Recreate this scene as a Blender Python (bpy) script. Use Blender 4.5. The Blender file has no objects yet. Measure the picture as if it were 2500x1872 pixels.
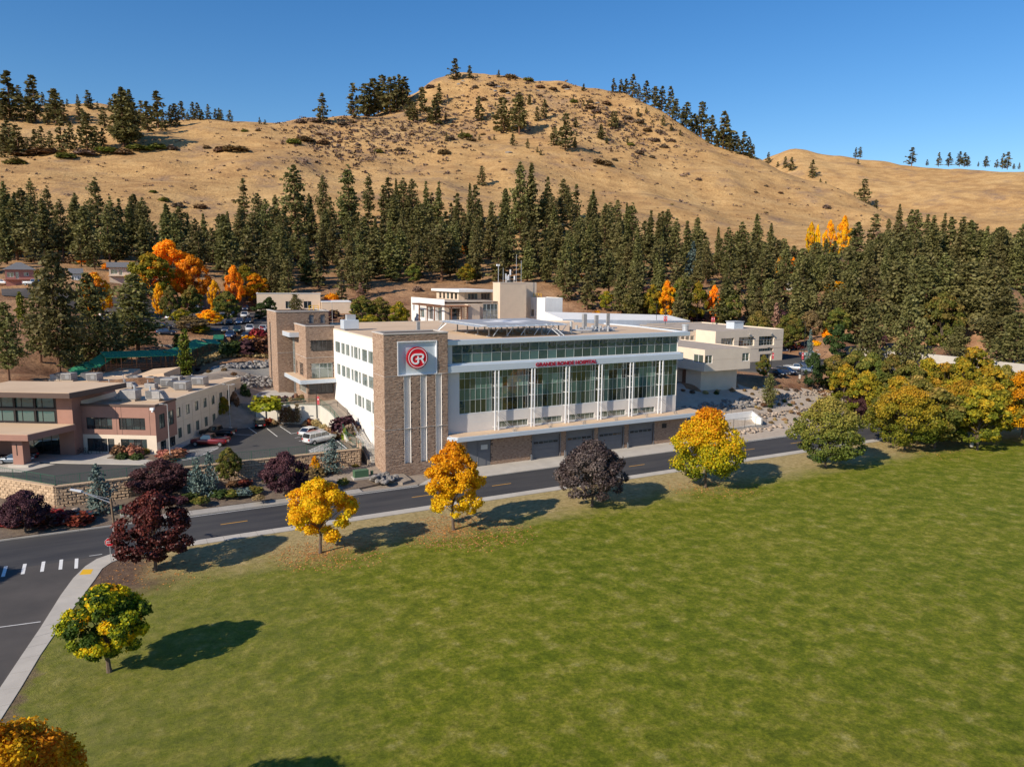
import bpy, math, random
import numpy as np
from mathutils import Vector, Matrix
random.seed(7); rng = np.random.default_rng(7)
S = bpy.context.scene
COL = S.collection
rad = math.radians

# ---------------------------------------------------------------- camera
FPX, PITCH, ROLL, BETA, CAMH = 1827.2, .144643, .008472, .499354, 30.0
cp, sp, cr, sr = math.cos(PITCH), math.sin(PITCH), math.cos(ROLL), math.sin(ROLL)
RC = np.array([[cr, -sr, 0], [sr, cr, 0], [0, 0, 1]]) @ np.array([[1, 0, 0], [0, -sp, -cp], [0, cp, -sp]])
cam = bpy.data.cameras.new('camera'); cam.sensor_width = 36; cam.lens = FPX / 2500 * 36
cam.clip_start = .5; cam.clip_end = 8000
co = bpy.data.objects.new('camera', cam); COL.objects.link(co); S.camera = co
M = Matrix.Identity(4)
for i in range(3):
    M[i][0], M[i][1], M[i][2] = RC[0][i], -RC[1][i], -RC[2][i]
M[2][3] = CAMH
co.matrix_world = M

# ---------------------------------------------------------------- sky, sun, exposure
SUN_TRAVEL, SUN_EL = rad(44), rad(31)
w = bpy.data.worlds.new('World'); S.world = w; w.use_nodes = True
wn = w.node_tree; wn.nodes.clear()
sky = wn.nodes.new('ShaderNodeTexSky'); sky.sky_type = 'NISHITA'; sky.sun_disc = False
sky.sun_elevation = SUN_EL
sx, sy = -math.cos(SUN_TRAVEL), -math.sin(SUN_TRAVEL)
sky.sun_rotation = math.atan2(sx, sy)
sky.altitude = 900; sky.air_density = 1.15; sky.dust_density = .35; sky.ozone_density = 4.0
bg = wn.nodes.new('ShaderNodeBackground'); bg.inputs[1].default_value = .098
wo = wn.nodes.new('ShaderNodeOutputWorld')
hsw = wn.nodes.new('ShaderNodeHueSaturation'); hsw.inputs['Saturation'].default_value = 1.28; hsw.inputs['Hue'].default_value = .505
wn.links.new(sky.outputs[0], hsw.inputs['Color']); wn.links.new(hsw.outputs[0], bg.inputs[0]); wn.links.new(bg.outputs[0], wo.inputs[0])
sl = bpy.data.lights.new('sun', 'SUN'); sl.energy = 4.6; sl.angle = rad(.5); sl.color = (1, .89, .74)
so = bpy.data.objects.new('sun', sl); COL.objects.link(so)
dv = Vector((math.cos(SUN_TRAVEL) * math.cos(SUN_EL), math.sin(SUN_TRAVEL) * math.cos(SUN_EL), -math.sin(SUN_EL)))
so.rotation_euler = dv.to_track_quat('-Z', 'Y').to_euler(); so.location = (-200, -200, 200)
S.view_settings.view_transform = 'Standard'; S.view_settings.look = 'None'
S.view_settings.exposure = 0.38; S.view_settings.gamma = 1; S.view_settings.use_curve_mapping = False
S.render.resolution_x = 1024; S.render.resolution_y = 766

# ---------------------------------------------------------------- helpers
cb, sb = math.cos(BETA), math.sin(BETA)
def W(u, v, z=0.): return (u * cb - v * sb, u * sb + v * cb, z)          # street frame -> world
def UVof(x, y): return (x * cb + y * sb, -x * sb + y * cb)
def ray(px, py): return RC.T @ np.array([(px - 1250) / FPX, (py - 936) / FPX, 1.])
def at_z(px, py, z=0.):
    d = ray(px, py); t = (z - CAMH) / d[2]; return (d[0] * t, d[1] * t, z)
def at_d(px, py, D):
    d = ray(px, py); t = D / math.hypot(d[0], d[1]); return (d[0] * t, d[1] * t, CAMH + d[2] * t)

def tag(o, label=None, cat=None, group=None, kind=None):
    if label: o['label'] = label
    if cat: o['category'] = cat
    if group: o['group'] = group
    if kind: o['kind'] = kind
    return o
def link(o, parent=None):
    COL.objects.link(o)
    if parent is not None: o.parent = parent
    return o
class Frame:                                                           # a local frame for coordinates of buildings
    def __init__(s, o, a): s.o, s.a = o, a; s.c, s.s = math.cos(a), math.sin(a)
    def w(s, x, y, z=0.): return (s.o[0] + x * s.c - y * s.s, s.o[1] + x * s.s + y * s.c, z)
FU = Frame((0, 0), BETA); FW = Frame((0, 0), 0)
FL = Frame((-52.8, 108.9), -rad(3.1))
def thing(name, label, cat, loc=(0, 0, 0), rot=0., group=None):
    o = bpy.data.objects.new(name, None); o.empty_display_size = .5
    o.location = loc; o.rotation_euler = (0, 0, rot); link(o)
    return tag(o, label, cat, group)
def fthing(fr, name, label, cat, x, y, z=0., group=None):             # thing whose parts use coordinates of the frame
    o = thing(name, label, cat, fr.w(x, y, z), fr.a, group); o['_o'] = (float(x), float(y), float(z)); return o

class MB:
    def __init__(s): s.v = []; s.f = []; s.m = []
    def face(s, pts, m=0):
        n = len(s.v); s.v += [tuple(p) for p in pts]; s.f.append(tuple(range(n, n + len(pts)))); s.m.append(m); return s
    def box(s, x0, y0, z0, x1, y1, z1, m=0):
        if x0 > x1: x0, x1 = x1, x0
        if y0 > y1: y0, y1 = y1, y0
        n = len(s.v)
        s.v += [(x0, y0, z0), (x1, y0, z0), (x1, y1, z0), (x0, y1, z0), (x0, y0, z1), (x1, y0, z1), (x1, y1, z1), (x0, y1, z1)]
        for q in ((0, 3, 2, 1), (4, 5, 6, 7), (0, 1, 5, 4), (1, 2, 6, 5), (2, 3, 7, 6), (3, 0, 4, 7)):
            s.f.append(tuple(n + i for i in q)); s.m.append(m)
        return s
    def hexa(s, p, m=0):                                               # 8 points like box
        n = len(s.v); s.v += [tuple(q) for q in p]
        for q in ((0, 3, 2, 1), (4, 5, 6, 7), (0, 1, 5, 4), (1, 2, 6, 5), (2, 3, 7, 6), (3, 0, 4, 7)):
            s.f.append(tuple(n + i for i in q)); s.m.append(m)
        return s
    def prism(s, poly, z0, z1, m=0, mtop=None):                        # ccw poly; z1 may be a list
        n = len(s.v); k = len(poly); zt = z1 if hasattr(z1, '__len__') else [z1] * k; zb = z0 if hasattr(z0, '__len__') else [z0] * k
        s.v += [(p[0], p[1], b) for p, b in zip(poly, zb)] + [(p[0], p[1], t) for p, t in zip(poly, zt)]
        s.f.append(tuple(n + k + i for i in range(k))); s.m.append(m if mtop is None else mtop)
        s.f.append(tuple(n + i for i in reversed(range(k)))); s.m.append(m)
        for i in range(k):
            j = (i + 1) % k; s.f.append((n + i, n + j, n + k + j, n + k + i)); s.m.append(m)
        return s
    def tube(s, p, q, r0, r1=None, n=6, m=0):
        r1 = r0 if r1 is None else r1
        p, q = Vector(p), Vector(q); d = (q - p); 
        if d.length < 1e-6: return s
        d.normalize(); a = d.orthogonal().normalized(); b = d.cross(a); k = len(s.v)
        for c, r in ((p, r0), (q, r1)):
            for i in range(n):
                t = 2 * math.pi * i / n; s.v.append(tuple(c + (a * math.cos(t) + b * math.sin(t)) * r))
        for i in range(n):
            j = (i + 1) % n; s.f.append((k + i, k + j, k + n + j, k + n + i)); s.m.append(m)
        s.f.append(tuple(k + i for i in reversed(range(n)))); s.f.append(tuple(k + n + i for i in range(n))); s.m += [m, m]
        return s
    def build(s, name, mats, parent=None, off=None, smooth=False, bevel=0):
        me = bpy.data.meshes.new(name)
        o3 = off if off is not None else (tuple(parent['_o']) if parent is not None and '_o' in parent else (0, 0, 0))
        vs = [(a - o3[0], b - o3[1], c - o3[2]) for a, b, c in s.v] if any(o3) else s.v
        me.from_pydata(vs, [], s.f)
        for mt in (mats if isinstance(mats, (list, tuple)) else [mats]): me.materials.append(mt)
        if max(s.m, default=0): me.polygons.foreach_set('material_index', s.m)
        if smooth: me.polygons.foreach_set('use_smooth', [True] * len(s.f))
        me.update()
        o = bpy.data.objects.new(name, me); link(o, parent)
        if bevel:
            b = o.modifiers.new('bevel', 'BEVEL'); b.width = bevel; b.segments = 2; b.limit_method = 'ANGLE'
        return o
def mesh_obj(name, me, parent=None, loc=(0, 0, 0), rot=(0, 0, 0), scale=(1, 1, 1)):
    o = bpy.data.objects.new(name, me); o.location = loc; o.rotation_euler = rot; o.scale = scale
    return link(o, parent)
def npmesh(name, V, F, mats, attr=None, smooth=False):                 # V (n,3), F (m,k) arrays
    me = bpy.data.meshes.new(name); V = np.asarray(V, dtype=np.float32); F = np.asarray(F, dtype=np.int32)
    me.vertices.add(len(V)); me.vertices.foreach_set('co', V.ravel())
    k = F.shape[1]; me.loops.add(F.size); me.loops.foreach_set('vertex_index', F.ravel())
    me.polygons.add(len(F)); me.polygons.foreach_set('loop_start', np.arange(len(F), dtype=np.int32) * k)
    me.polygons.foreach_set('loop_total', np.full(len(F), k, dtype=np.int32))
    for mt in (mats if isinstance(mats, (list, tuple)) else [mats]): me.materials.append(mt)
    if attr is not None:
        a = me.attributes.new('tint', 'FLOAT', 'FACE'); a.data.foreach_set('value', np.asarray(attr, dtype=np.float32))
    if smooth: me.polygons.foreach_set('use_smooth', np.ones(len(F), dtype=bool))
    me.update(calc_edges=True); me.validate(); return me

# ---------------------------------------------------------------- materials
def mat(name, col, rough=.8, metal=0., spec=.3, noise=0., nscale=3., bump=0., bscale=20., objrand=0., alt=None, stretch=(1, 1, 1), coat=0., detail=5, emit=None):
    m = bpy.data.materials.new(name); m.use_nodes = True; nt = m.node_tree; b = nt.nodes['Principled BSDF']
    L = nt.links.new; N = nt.nodes.new
    b.inputs['Roughness'].default_value = rough; b.inputs['Metallic'].default_value = metal
    b.inputs['Specular IOR Level'].default_value = spec; b.inputs['Coat Weight'].default_value = coat
    c4 = (*col, 1); b.inputs['Base Color'].default_value = c4
    if emit: b.inputs['Emission Color'].default_value = (*emit[:3], 1); b.inputs['Emission Strength'].default_value = emit[3]
    out = None
    if noise or alt or objrand or bump:
        tc = N('ShaderNodeTexCoord'); mp = N('ShaderNodeMapping'); mp.inputs['Scale'].default_value = stretch; L(tc.outputs['Object'], mp.inputs[0])
    if noise or alt:
        n1 = N('ShaderNodeTexNoise'); n1.inputs['Scale'].default_value = nscale; n1.inputs['Detail'].default_value = detail; n1.inputs['Roughness'].default_value = .62
        L(mp.outputs[0], n1.inputs[0])
        mx = N('ShaderNodeMix'); mx.data_type = 'RGBA'
        a2 = alt if alt else tuple(min(1, c * (1 + noise)) for c in col)
        a1 = col if alt else tuple(c * (1 - noise) for c in col)
        rp = N('ShaderNodeMapRange'); rp.inputs[1].default_value = .32; rp.inputs[2].default_value = .68
        L(n1.outputs[0], rp.inputs[0]); L(rp.outputs[0], mx.inputs[0])
        mx.inputs[6].default_value = (*a1, 1); mx.inputs[7].default_value = (*a2, 1); out = mx.outputs[2]
    if objrand:
        oi = N('ShaderNodeObjectInfo'); hs = N('ShaderNodeHueSaturation')
        mr = N('ShaderNodeMapRange'); mr.inputs[3].default_value = 1 - objrand; mr.inputs[4].default_value = 1 + objrand
        L(oi.outputs['Random'], mr.inputs[0]); L(mr.outputs[0], hs.inputs['Value'])
        if out: L(out, hs.inputs['Color'])
        else: hs.inputs['Color'].default_value = c4
        out = hs.outputs[0]
    if out: L(out, b.inputs['Base Color'])
    if bump:
        n2 = N('ShaderNodeTexNoise'); n2.inputs['Scale'].default_value = bscale; n2.inputs['Detail'].default_value = 4; L(mp.outputs[0], n2.inputs[0])
        bp = N('ShaderNodeBump'); bp.inputs['Strength'].default_value = bump; bp.inputs['Distance'].default_value = .1
        L(n2.outputs[0], bp.inputs['Height']); L(bp.outputs[0], b.inputs['Normal'])
    return m
def foliage(name, stops, rough=.65, trans=.25, var=.35):                # colour by per-leaf tint attribute
    m = bpy.data.materials.new(name); m.use_nodes = True; nt = m.node_tree; L = nt.links.new; N = nt.nodes.new
    b = nt.nodes['Principled BSDF']; b.inputs['Roughness'].default_value = rough; b.inputs['Specular IOR Level'].default_value = .25
    at = N('ShaderNodeAttribute'); at.attribute_name = 'tint'; rp = N('ShaderNodeValToRGB'); L(at.outputs['Fac'], rp.inputs[0])
    e = rp.color_ramp.elements
    while len(e) < len(stops): e.new(.5)
    for i, (p, c) in enumerate(stops): e[i].position = p; e[i].color = (*c, 1)
    geo = N('ShaderNodeNewGeometry')
    hs = N('ShaderNodeHueSaturation'); mr = N('ShaderNodeMapRange'); mr.inputs[3].default_value = 1 - var; mr.inputs[4].default_value = 1 + var
    L(geo.outputs['Random Per Island'], mr.inputs[0]); L(mr.outputs[0], hs.inputs['Value']); L(rp.outputs[0], hs.inputs['Color'])
    oi = N('ShaderNodeObjectInfo'); h2 = N('ShaderNodeHueSaturation'); m2 = N('ShaderNodeMapRange'); m2.inputs[3].default_value = .8; m2.inputs[4].default_value = 1.2
    L(oi.outputs['Random'], m2.inputs[0]); L(m2.outputs[0], h2.inputs['Value']); L(hs.outputs[0], h2.inputs['Color'])
    m3 = N('ShaderNodeMapRange'); m3.inputs[3].default_value = .985; m3.inputs[4].default_value = 1.015; ml = N('ShaderNodeMath'); ml.operation = 'MULTIPLY'
    ml.inputs[1].default_value = 7.31; fr = N('ShaderNodeMath'); fr.operation = 'FRACT'; L(oi.outputs['Random'], ml.inputs[0]); L(ml.outputs[0], fr.inputs[0])
    m3.inputs[3].default_value = .48; m3.inputs[4].default_value = .52; L(fr.outputs[0], m3.inputs[0]); L(m3.outputs[0], h2.inputs['Hue'])
    L(h2.outputs[0], b.inputs['Base Color'])
    tr = N('ShaderNodeBsdfTranslucent'); L(h2.outputs[0], tr.inputs[0]); ms = N('ShaderNodeMixShader'); ms.inputs[0].default_value = trans
    out = nt.nodes['Material Output']; L(b.outputs[0], ms.inputs[1]); L(tr.outputs[0], ms.inputs[2]); L(ms.outputs[0], out.inputs[0])
    return m
def glass(name, col, rough=.03, wob=.0, var=.5, alt=None):
    m = bpy.data.materials.new(name); m.use_nodes = True; nt = m.node_tree; L = nt.links.new; N = nt.nodes.new
    b = nt.nodes['Principled BSDF']; b.inputs['Roughness'].default_value = rough; b.inputs['IOR'].default_value = 1.6
    b.inputs['Specular IOR Level'].default_value = 1.0; b.inputs['Coat Weight'].default_value = .6; b.inputs['Coat Roughness'].default_value = .02
    oi = N('ShaderNodeObjectInfo'); mx = N('ShaderNodeMix'); mx.data_type = 'RGBA'
    a2 = alt if alt else tuple(c * (1 + var * 2) for c in col)
    mx.inputs[6].default_value = (*col, 1); mx.inputs[7].default_value = (*a2, 1)
    pw = N('ShaderNodeMath'); pw.operation = 'POWER'; pw.inputs[1].default_value = 2.5; L(oi.outputs['Random'], pw.inputs[0]); L(pw.outputs[0], mx.inputs[0])
    L(mx.outputs[2], b.inputs['Base Color'])
    if wob:
        tc = N('ShaderNodeTexCoord'); n2 = N('ShaderNodeTexNoise'); n2.inputs['Scale'].default_value = .9; n2.inputs['Detail'].default_value = 1.5
        L(tc.outputs['Object'], n2.inputs[0]); bp = N('ShaderNodeBump'); bp.inputs['Strength'].default_value = wob; bp.inputs['Distance'].default_value = .05
        L(n2.outputs[0], bp.inputs['Height']); L(bp.outputs[0], b.inputs['Normal']); L(bp.outputs[0], b.inputs['Coat Normal'])
    return m
MAT = {}
def defmats():
    A = MAT
    A['white'] = mat('white_render', (.78, .765, .73), .8, noise=.06, stretch=(1, 1, .35), nscale=.7, bump=.05)
    A['cream'] = mat('cream_stucco', (.70, .585, .455), .85, noise=.05, nscale=.5, bump=.08)
    A['tan'] = mat('tan_stucco', (.62, .49, .365), .85, noise=.05, nscale=.5, bump=.08)
    A['panel'] = mat('pale_wall_panel', (.68, .635, .585), .7, noise=.04, nscale=.4)
    A['metalw'] = mat('white_metal_fascia', (.60, .66, .72), .4, metal=.25, noise=.03, nscale=.4)
    A['alu'] = mat('aluminium_frame', (.62, .65, .66), .35, metal=.5)
    A['silver'] = mat('galvanised_steel', (.48, .49, .50), .45, metal=.35, noise=.1, nscale=4)
    A['greybox'] = mat('grey_painted_steel', (.34, .33, .32), .55, metal=.2, noise=.15, nscale=3)
    A['hood'] = mat('dark_grey_steel', (.11, .11, .115), .5, metal=.2)
    A['greydk'] = mat('dark_grille', (.05, .05, .055), .6)
    A['gdoor'] = mat('grey_door_paint', (.16, .165, .175), .5, noise=.06, nscale=1.5)
    A['gframe'] = mat('slate_grey_trim', (.13, .14, .155), .6)
    A['roof'] = mat('tan_roof_membrane', (.64, .475, .32), .9, alt=(.56, .405, .27), nscale=.12, bump=.1, bscale=6)
    A['roof2'] = mat('ballast_roof', (.36, .30, .24), .95, alt=(.44, .37, .30), nscale=.3, bump=.2)
    A['coping'] = mat('pale_stone_coping', (.52, .47, .42), .7)
    A['mortar'] = mat('brown_mortar_wall', (.10, .075, .06), .95)
    A['stone'] = mat('brown_ledge_stone', (.215, .13, .085), .9, alt=(.48, .345, .25), nscale=4.0, bump=.3, bscale=9, stretch=(.5, .5, 2.5), detail=3)
    A['brownw'] = mat('mauve_brown_stucco', (.34, .185, .14), .85, noise=.06, nscale=.7, bump=.05)
    A['browndk'] = mat('dark_brown_fascia', (.105, .068, .055), .6, noise=.05)
    A['bframe'] = mat('dark_bronze_frame', (.035, .03, .03), .4, metal=.2)
    A['gl_teal'] = glass('teal_curtain_glass', (.026, .056, .064), wob=.45, alt=(.09, .17, .175))
    A['gl_sp'] = glass('green_spandrel_glass', (.045, .105, .100), wob=.35, alt=(.065, .135, .13))
    A['gl_lit'] = glass('pale_green_glass', (.08, .16, .14), wob=.15, alt=(.20, .32, .27))
    A['gl_win'] = glass('grey_green_window_glass', (.045, .055, .042), wob=.1, alt=(.22, .26, .20))
    A['gl_dark'] = glass('dark_window_glass', (.014, .020, .022), wob=.1, alt=(.07, .11, .11))
    A['gl_pale'] = glass('window_glass_with_blinds', (.10, .13, .11), wob=.1, alt=(.24, .27, .22))
    A['louvre'] = mat('brown_louvre', (.06, .048, .042), .6)
    A['cgrass'] = mat('corner_grass', (.12, .15, .015), .9, alt=(.20, .19, .04), nscale=.8, bump=.5)
    A['conc'] = mat('pale_concrete', (.50, .46, .40), .9, alt=(.42, .385, .335), nscale=.5, bump=.08)
    A['concp'] = mat('clean_pale_concrete', (.62, .58, .50), .9, alt=(.55, .51, .44), nscale=.5, bump=.08)
    A['concd'] = mat('grey_concrete', (.32, .30, .27), .9, alt=(.40, .37, .33), nscale=.5, bump=.08)
    A['asph'] = mat('fresh_asphalt', (.036, .036, .040), .85, alt=(.066, .063, .062), nscale=.30, bump=.1, bscale=40, stretch=(.25, 1.6, 1), spec=.35)
    A['asph2'] = mat('weathered_asphalt', (.100, .088, .080), .9, alt=(.066, .060, .056), nscale=.16, bump=.12, bscale=40)
    A['asph3'] = mat('lot_asphalt', (.062, .060, .058), .9, alt=(.080, .076, .072), nscale=.2, bump=.1, bscale=40)
    A['line'] = mat('white_road_paint', (.72, .71, .68), .7, noise=.1, nscale=3)
    A['yline'] = mat('yellow_road_paint', (.72, .36, .035), .7, noise=.1, nscale=3)
    A['block'] = mat('split_face_block', (.46, .33, .215), .95, noise=.12, nscale=2, objrand=.16, bump=.5, bscale=7)
    A['rock'] = mat('basalt_boulder', (.17, .16, .15), .95, alt=(.30, .275, .25), nscale=1.2, objrand=.3, bump=.4, bscale=5)
    A['rockt'] = mat('tan_boulder', (.30, .235, .18), .95, alt=(.42, .34, .27), nscale=1.2, objrand=.3, bump=.4, bscale=5)
    A['gravel'] = mat('tan_gravel', (.345, .285, .225), .95, alt=(.25, .205, .16), nscale=1.1, bump=.7, bscale=12, detail=12)
    A['gravelw'] = mat('pale_gravel_slope', (.47, .395, .315), .95, alt=(.39, .325, .26), nscale=.7, bump=.6, bscale=12, detail=12)
    A['gravelg'] = mat('grey_gravel', (.25, .235, .205), .95, alt=(.31, .285, .245), nscale=.7, bump=.6, bscale=12, detail=12)
    A['mulch'] = mat('bark_mulch', (.13, .095, .075), .95, alt=(.22, .17, .12), nscale=1.5, bump=.7, bscale=12, detail=10)
    A['wood'] = mat('weathered_wood_pole', (.17, .115, .075), .9, noise=.2, nscale=3, stretch=(4, 4, .5))
    A['redwood'] = mat('reddish_timber', (.33, .135, .06), .8, noise=.15, nscale=3)
    A['greenroof'] = mat('green_metal_roof', (.05, .27, .135), .6, metal=.15, noise=.05, nscale=.5)
    A['greenmt'] = mat('green_fence_metal', (.03, .12, .075), .5)
    A['greenbx'] = mat('green_utility_paint', (.065, .13, .07), .55, noise=.05)
    A['black'] = mat('black_metal', (.025, .024, .024), .5)
    A['bark'] = mat('grey_brown_bark', (.13, .095, .07), .95, noise=.3, nscale=4, bump=.5, stretch=(3, 3, .6))
    A['barkp'] = mat('pine_bark', (.16, .085, .05), .95, noise=.3, nscale=3, bump=.5, stretch=(3, 3, .6))
    A['red'] = mat('red_sign_face', (.62, .008, .022), .4)
    A['bann'] = mat('faded_red_banner', (.50, .075, .085), .7)
    A['redt'] = mat('dark_red_lettering', (.33, .01, .03), .5)
    A['redrim'] = mat('dark_red_rim', (.30, .01, .02), .5)
    A['signw'] = mat('white_sign_face', (.80, .80, .80), .4)
    A['yellow'] = mat('safety_yellow_paint', (.78, .45, .02), .5)
    A['tyre'] = mat('tyre_rubber', (.018, .018, .018), .85)
    A['rim'] = mat('wheel_rim_metal', (.45, .45, .46), .3, metal=.8)
    A['carglass'] = glass('car_window_glass', (.012, .014, .016))
    A['lampred'] = mat('red_tail_lamp', (.40, .01, .01), .3)
    A['lampw'] = mat('clear_head_lamp', (.70, .70, .68), .15)
    A['slate'] = mat('grey_shingle_roof', (.15, .15, .155), .9, noise=.15, nscale=4)
    A['pink'] = mat('pink_house_siding', (.45, .20, .155), .85)
    A['rust'] = mat('rust_steel', (.23, .115, .07), .8, noise=.2)
defmats()

# ---------------------------------------------------------------- terrain heights
CP = []                                                                # (x, y, z) control points
def cpx(px, py, D): CP.append(at_d(px, py, D))
for u in range(-220, 330, 45):
    for v in (-420, -200, -60, 0, 35, 60, 75, 88, 98): CP.append(W(u, v, -.25))
for u, v, z in [(-60, 101, .1), (-30, 101, .1), (-15, 101, .2), (-6, 101, .3), (8, 102, .4), (20, 103, .5), (30, 103, .6), (34, 101, .2), (-20, 112, .6), (-7, 104.5, .5), (2, 105, .5), (8, 107.5, .6), (16, 108, .7), (24, 107.7, .7), (33, 108, .6), (36, 104.5, .2),
                (0, 120, 1.2), (15, 120, 1.2), (28, 120, 1.2), (15, 133, 1.8), (28, 130, 1.8), (-10, 135, 1.5), (45, 108, 0), (60, 108, 0), (80, 108, 0), (90, 108, 0), (45, 125, 1), (60, 125, 2), (80, 125, 3), (92, 120, 4),
                (94, 101, .2), (94, 105, 1.5), (95, 110, 4.3), (98, 115, 6.6), (103, 101, .5), (103, 106, 3), (104, 110.5, 5.3), (106, 115, 7.3), (113, 115, 7.3), (120, 115.5, 7.3), (112, 100.5, .4), (114, 104, 2.3), (116, 108, 4.4), (119, 112.5, 7.0),
                (126, 113, 7.0), (124, 107, 4.0), (122, 101, .5), (134, 101, .6), (136, 107, 3.2), (138, 114, 6.6), (150, 101, .6), (152, 110, 3.8), (154, 118, 6.8), (175, 101, .6), (178, 112, 4), (180, 122, 6.8), (210, 104, .8), (214, 124, 5.5), (216, 132, 6.8), (250, 108, 1.), (255, 130, 6), (255, 145, 7),
                (110, 125, 7.1), (125, 130, 7.1), (140, 125, 7.1), (150, 140, 7.1), (165, 140, 7.1), (175, 150, 7.1), (190, 145, 7.1), (210, 150, 7.2), (230, 160, 7.4), (120, 150, 7.3), (140, 160, 7.6), (100, 135, 7),
                (40, 150, 7), (60, 150, 8), (80, 160, 9), (34, 153, 7), (26, 150, 6.8), (25, 146, 6.7), (27, 160, 7.6), (70, 180, 11), (100, 190, 11.5), (125, 180, 10), (100, 215, 13), (70, 215, 13.5), (130, 205, 12)]:
    CP.append(W(u, v, z))
for t in [(30, 925, 160), (100, 925, 160), (200, 935, 150), (300, 925, 152), (400, 920, 152), (470, 915, 152), (500, 876, 178), (540, 864, 184), (560, 925, 150), (570, 895, 162), (640, 905, 160), (640, 862, 178), (570, 868, 175), (655, 840, 190),
           (150, 920, 160), (20, 880, 175), (100, 870, 178), (180, 862, 180), (20, 800, 200), (60, 760, 215), (120, 735, 225), (200, 800, 196), (200, 770, 208),
          (0, 700, 262), (60, 690, 268), (120, 690, 268), (20, 650, 300), (180, 690, 265), (280, 690, 265), (0, 735, 240), (270, 680, 275)]: cpx(*t)
for px in range(200, 470, 35):                                         # level shelf of the covered walkway
    for D, z in ((158, 7.6), (164, 7.9), (170, 8.2), (175, 8.8)): x, y, _ = at_d(px, 900, D); CP.append((x, y, z))
for px in (225, 300, 380, 460, 540, 620, 690):                        # upper car park, gently rising
    for py, D in ((808, 205), (790, 223), (770, 245), (748, 270)): cpx(px, py, D)
WD = lambda px: 228 - (px - 2035) * .054
for px in range(2040, 2700, 60):                                       # ground held by the long concrete wall
    D0 = WD(px); x, y, z = at_d(px, 850, D0 - 5); CP.append((x, y, 7.1)); x, y, z = at_d(px, 850, D0 + 5); CP.append((x, y, 10.7)); x, y, z = at_d(px, 850, D0 + 14); CP.append((x, y, 12.0))
for px, py, D in ((1880, 842, 246), (1950, 836, 248), (2010, 826, 252), (2050, 800, 266), (2150, 795, 262), (2300, 795, 256), (1800, 815, 262), (1860, 800, 268), (1960, 800, 268)): cpx(px, py, D)
for D, row in {                                                        # hillside rings
    285: ((0, 668), (150, 668), (300, 670), (450, 690), (600, 700), (750, 708), (900, 712), (1050, 712), (1250, 715), (1400, 718), (1550, 722), (1700, 728), (1850, 738), (2000, 742), (2150, 748), (2300, 752), (2500, 752)),
    340: ((0, 630), (150, 630), (300, 625), (450, 640), (600, 650), (750, 655), (900, 655), (1050, 652), (1250, 655), (1400, 658), (1550, 668), (1700, 682), (1850, 692), (2000, 695), (2150, 698), (2300, 700), (2500, 700)),
    400: ((0, 580), (150, 575), (300, 568), (450, 580), (600, 580), (750, 585), (900, 585), (1050, 582), (1250, 580), (1400, 592), (1550, 608), (1700, 628), (1850, 645), (2000, 648), (2150, 652), (2300, 655), (2500, 655)),
    470: ((0, 500), (150, 492), (300, 490), (450, 500), (600, 498), (750, 498), (900, 502), (1050, 505), (1250, 508), (1400, 528), (1550, 552), (1700, 578), (1850, 602), (2000, 608), (2150, 612), (2300, 616), (2500, 618)),
    560: ((0, 425), (150, 412), (300, 405), (450, 405), (600, 405), (750, 410), (900, 420), (1050, 430), (1250, 440), (1400, 462), (1550, 492), (1700, 522), (1850, 556), (2000, 568), (2150, 578), (2300, 584), (2500, 588)),
    650: ((0, 392), (150, 372), (300, 352), (450, 345), (600, 348), (750, 355), (900, 348), (1050, 358), (1250, 366), (1400, 390), (1550, 425), (1700, 462), (1850, 502), (2000, 535), (2150, 560), (2300, 572), (2500, 576))}.items():
    for px, py in row: cpx(px, py, D)
for px, py, D in [(0, 340, 720), (100, 345, 720), (200, 335, 720), (300, 322, 720), (420, 312, 720), (0, 300, 800), (100, 300, 800), (200, 298, 800), (300, 300, 790), (0, 258, 900), (47, 257, 900), (108, 262, 900), (181, 266, 900), (271, 271, 890), (343, 278, 880), (-150, 262, 900), (-150, 350, 700), (-150, 440, 540), (-150, 600, 380),
                  (441, 298, 780), (506, 295, 770), (579, 301, 760), (633, 305, 750), (687, 305, 740), (741, 294, 740), (796, 296, 735), (850, 293, 735), (902, 294, 735), (989, 300, 730), (1062, 316, 720), (1116, 327, 715), (1206, 345, 700),
                  (950, 270, 790), (1000, 240, 820), (1062, 201, 850), (1098, 191, 860), (1170, 186, 865), (1242, 184, 870), (1315, 191, 870), (1387, 197, 865), (1459, 211, 860), (1496, 222, 855), (1545, 238, 845), (1617, 267, 830), (1675, 304, 815), (1725, 340, 800), (1780, 370, 790), (1852, 394, 780), (1942, 427, 770), (2015, 455, 760), (2087, 488, 745), (2149, 521, 730), (2230, 556, 720), (2350, 572, 720), (2500, 576, 720),
                  (1100, 260, 790), (1250, 260, 790), (1400, 275, 790), (1500, 300, 780), (1600, 345, 760), (1250, 310, 730), (1400, 335, 730)]: cpx(px, py, D)
for px, py, D in [(47, 257, 900), (181, 266, 900), (343, 278, 880), (506, 295, 770), (633, 305, 750), (741, 294, 760), (850, 280, 800), (1000, 240, 820), (1098, 191, 860), (1242, 184, 870), (1387, 197, 865), (1545, 238, 845), (1675, 304, 815), (1780, 370, 790), (1942, 427, 770), (2087, 488, 745), (2230, 560, 720)]:
    x, y, z = at_d(px, py, D); r = math.hypot(x, y)
    for e, k in ((70, 10), (180, 45), (420, 110)): CP.append((x * (1 + e / r), y * (1 + e / r), z - k))
CP.append((-1500, 1400, 180)); CP.append((1500, 1400, 60)); CP.append((-900, 100, 30)); CP.append((-400, 130, 10)); CP.append((500, 130, 5)); CP.append((-1000, -400, 0)); CP.append((1000, -400, 0)); CP.append((1000, 500, 60))
CP = np.array(CP); SC = 6.
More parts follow.
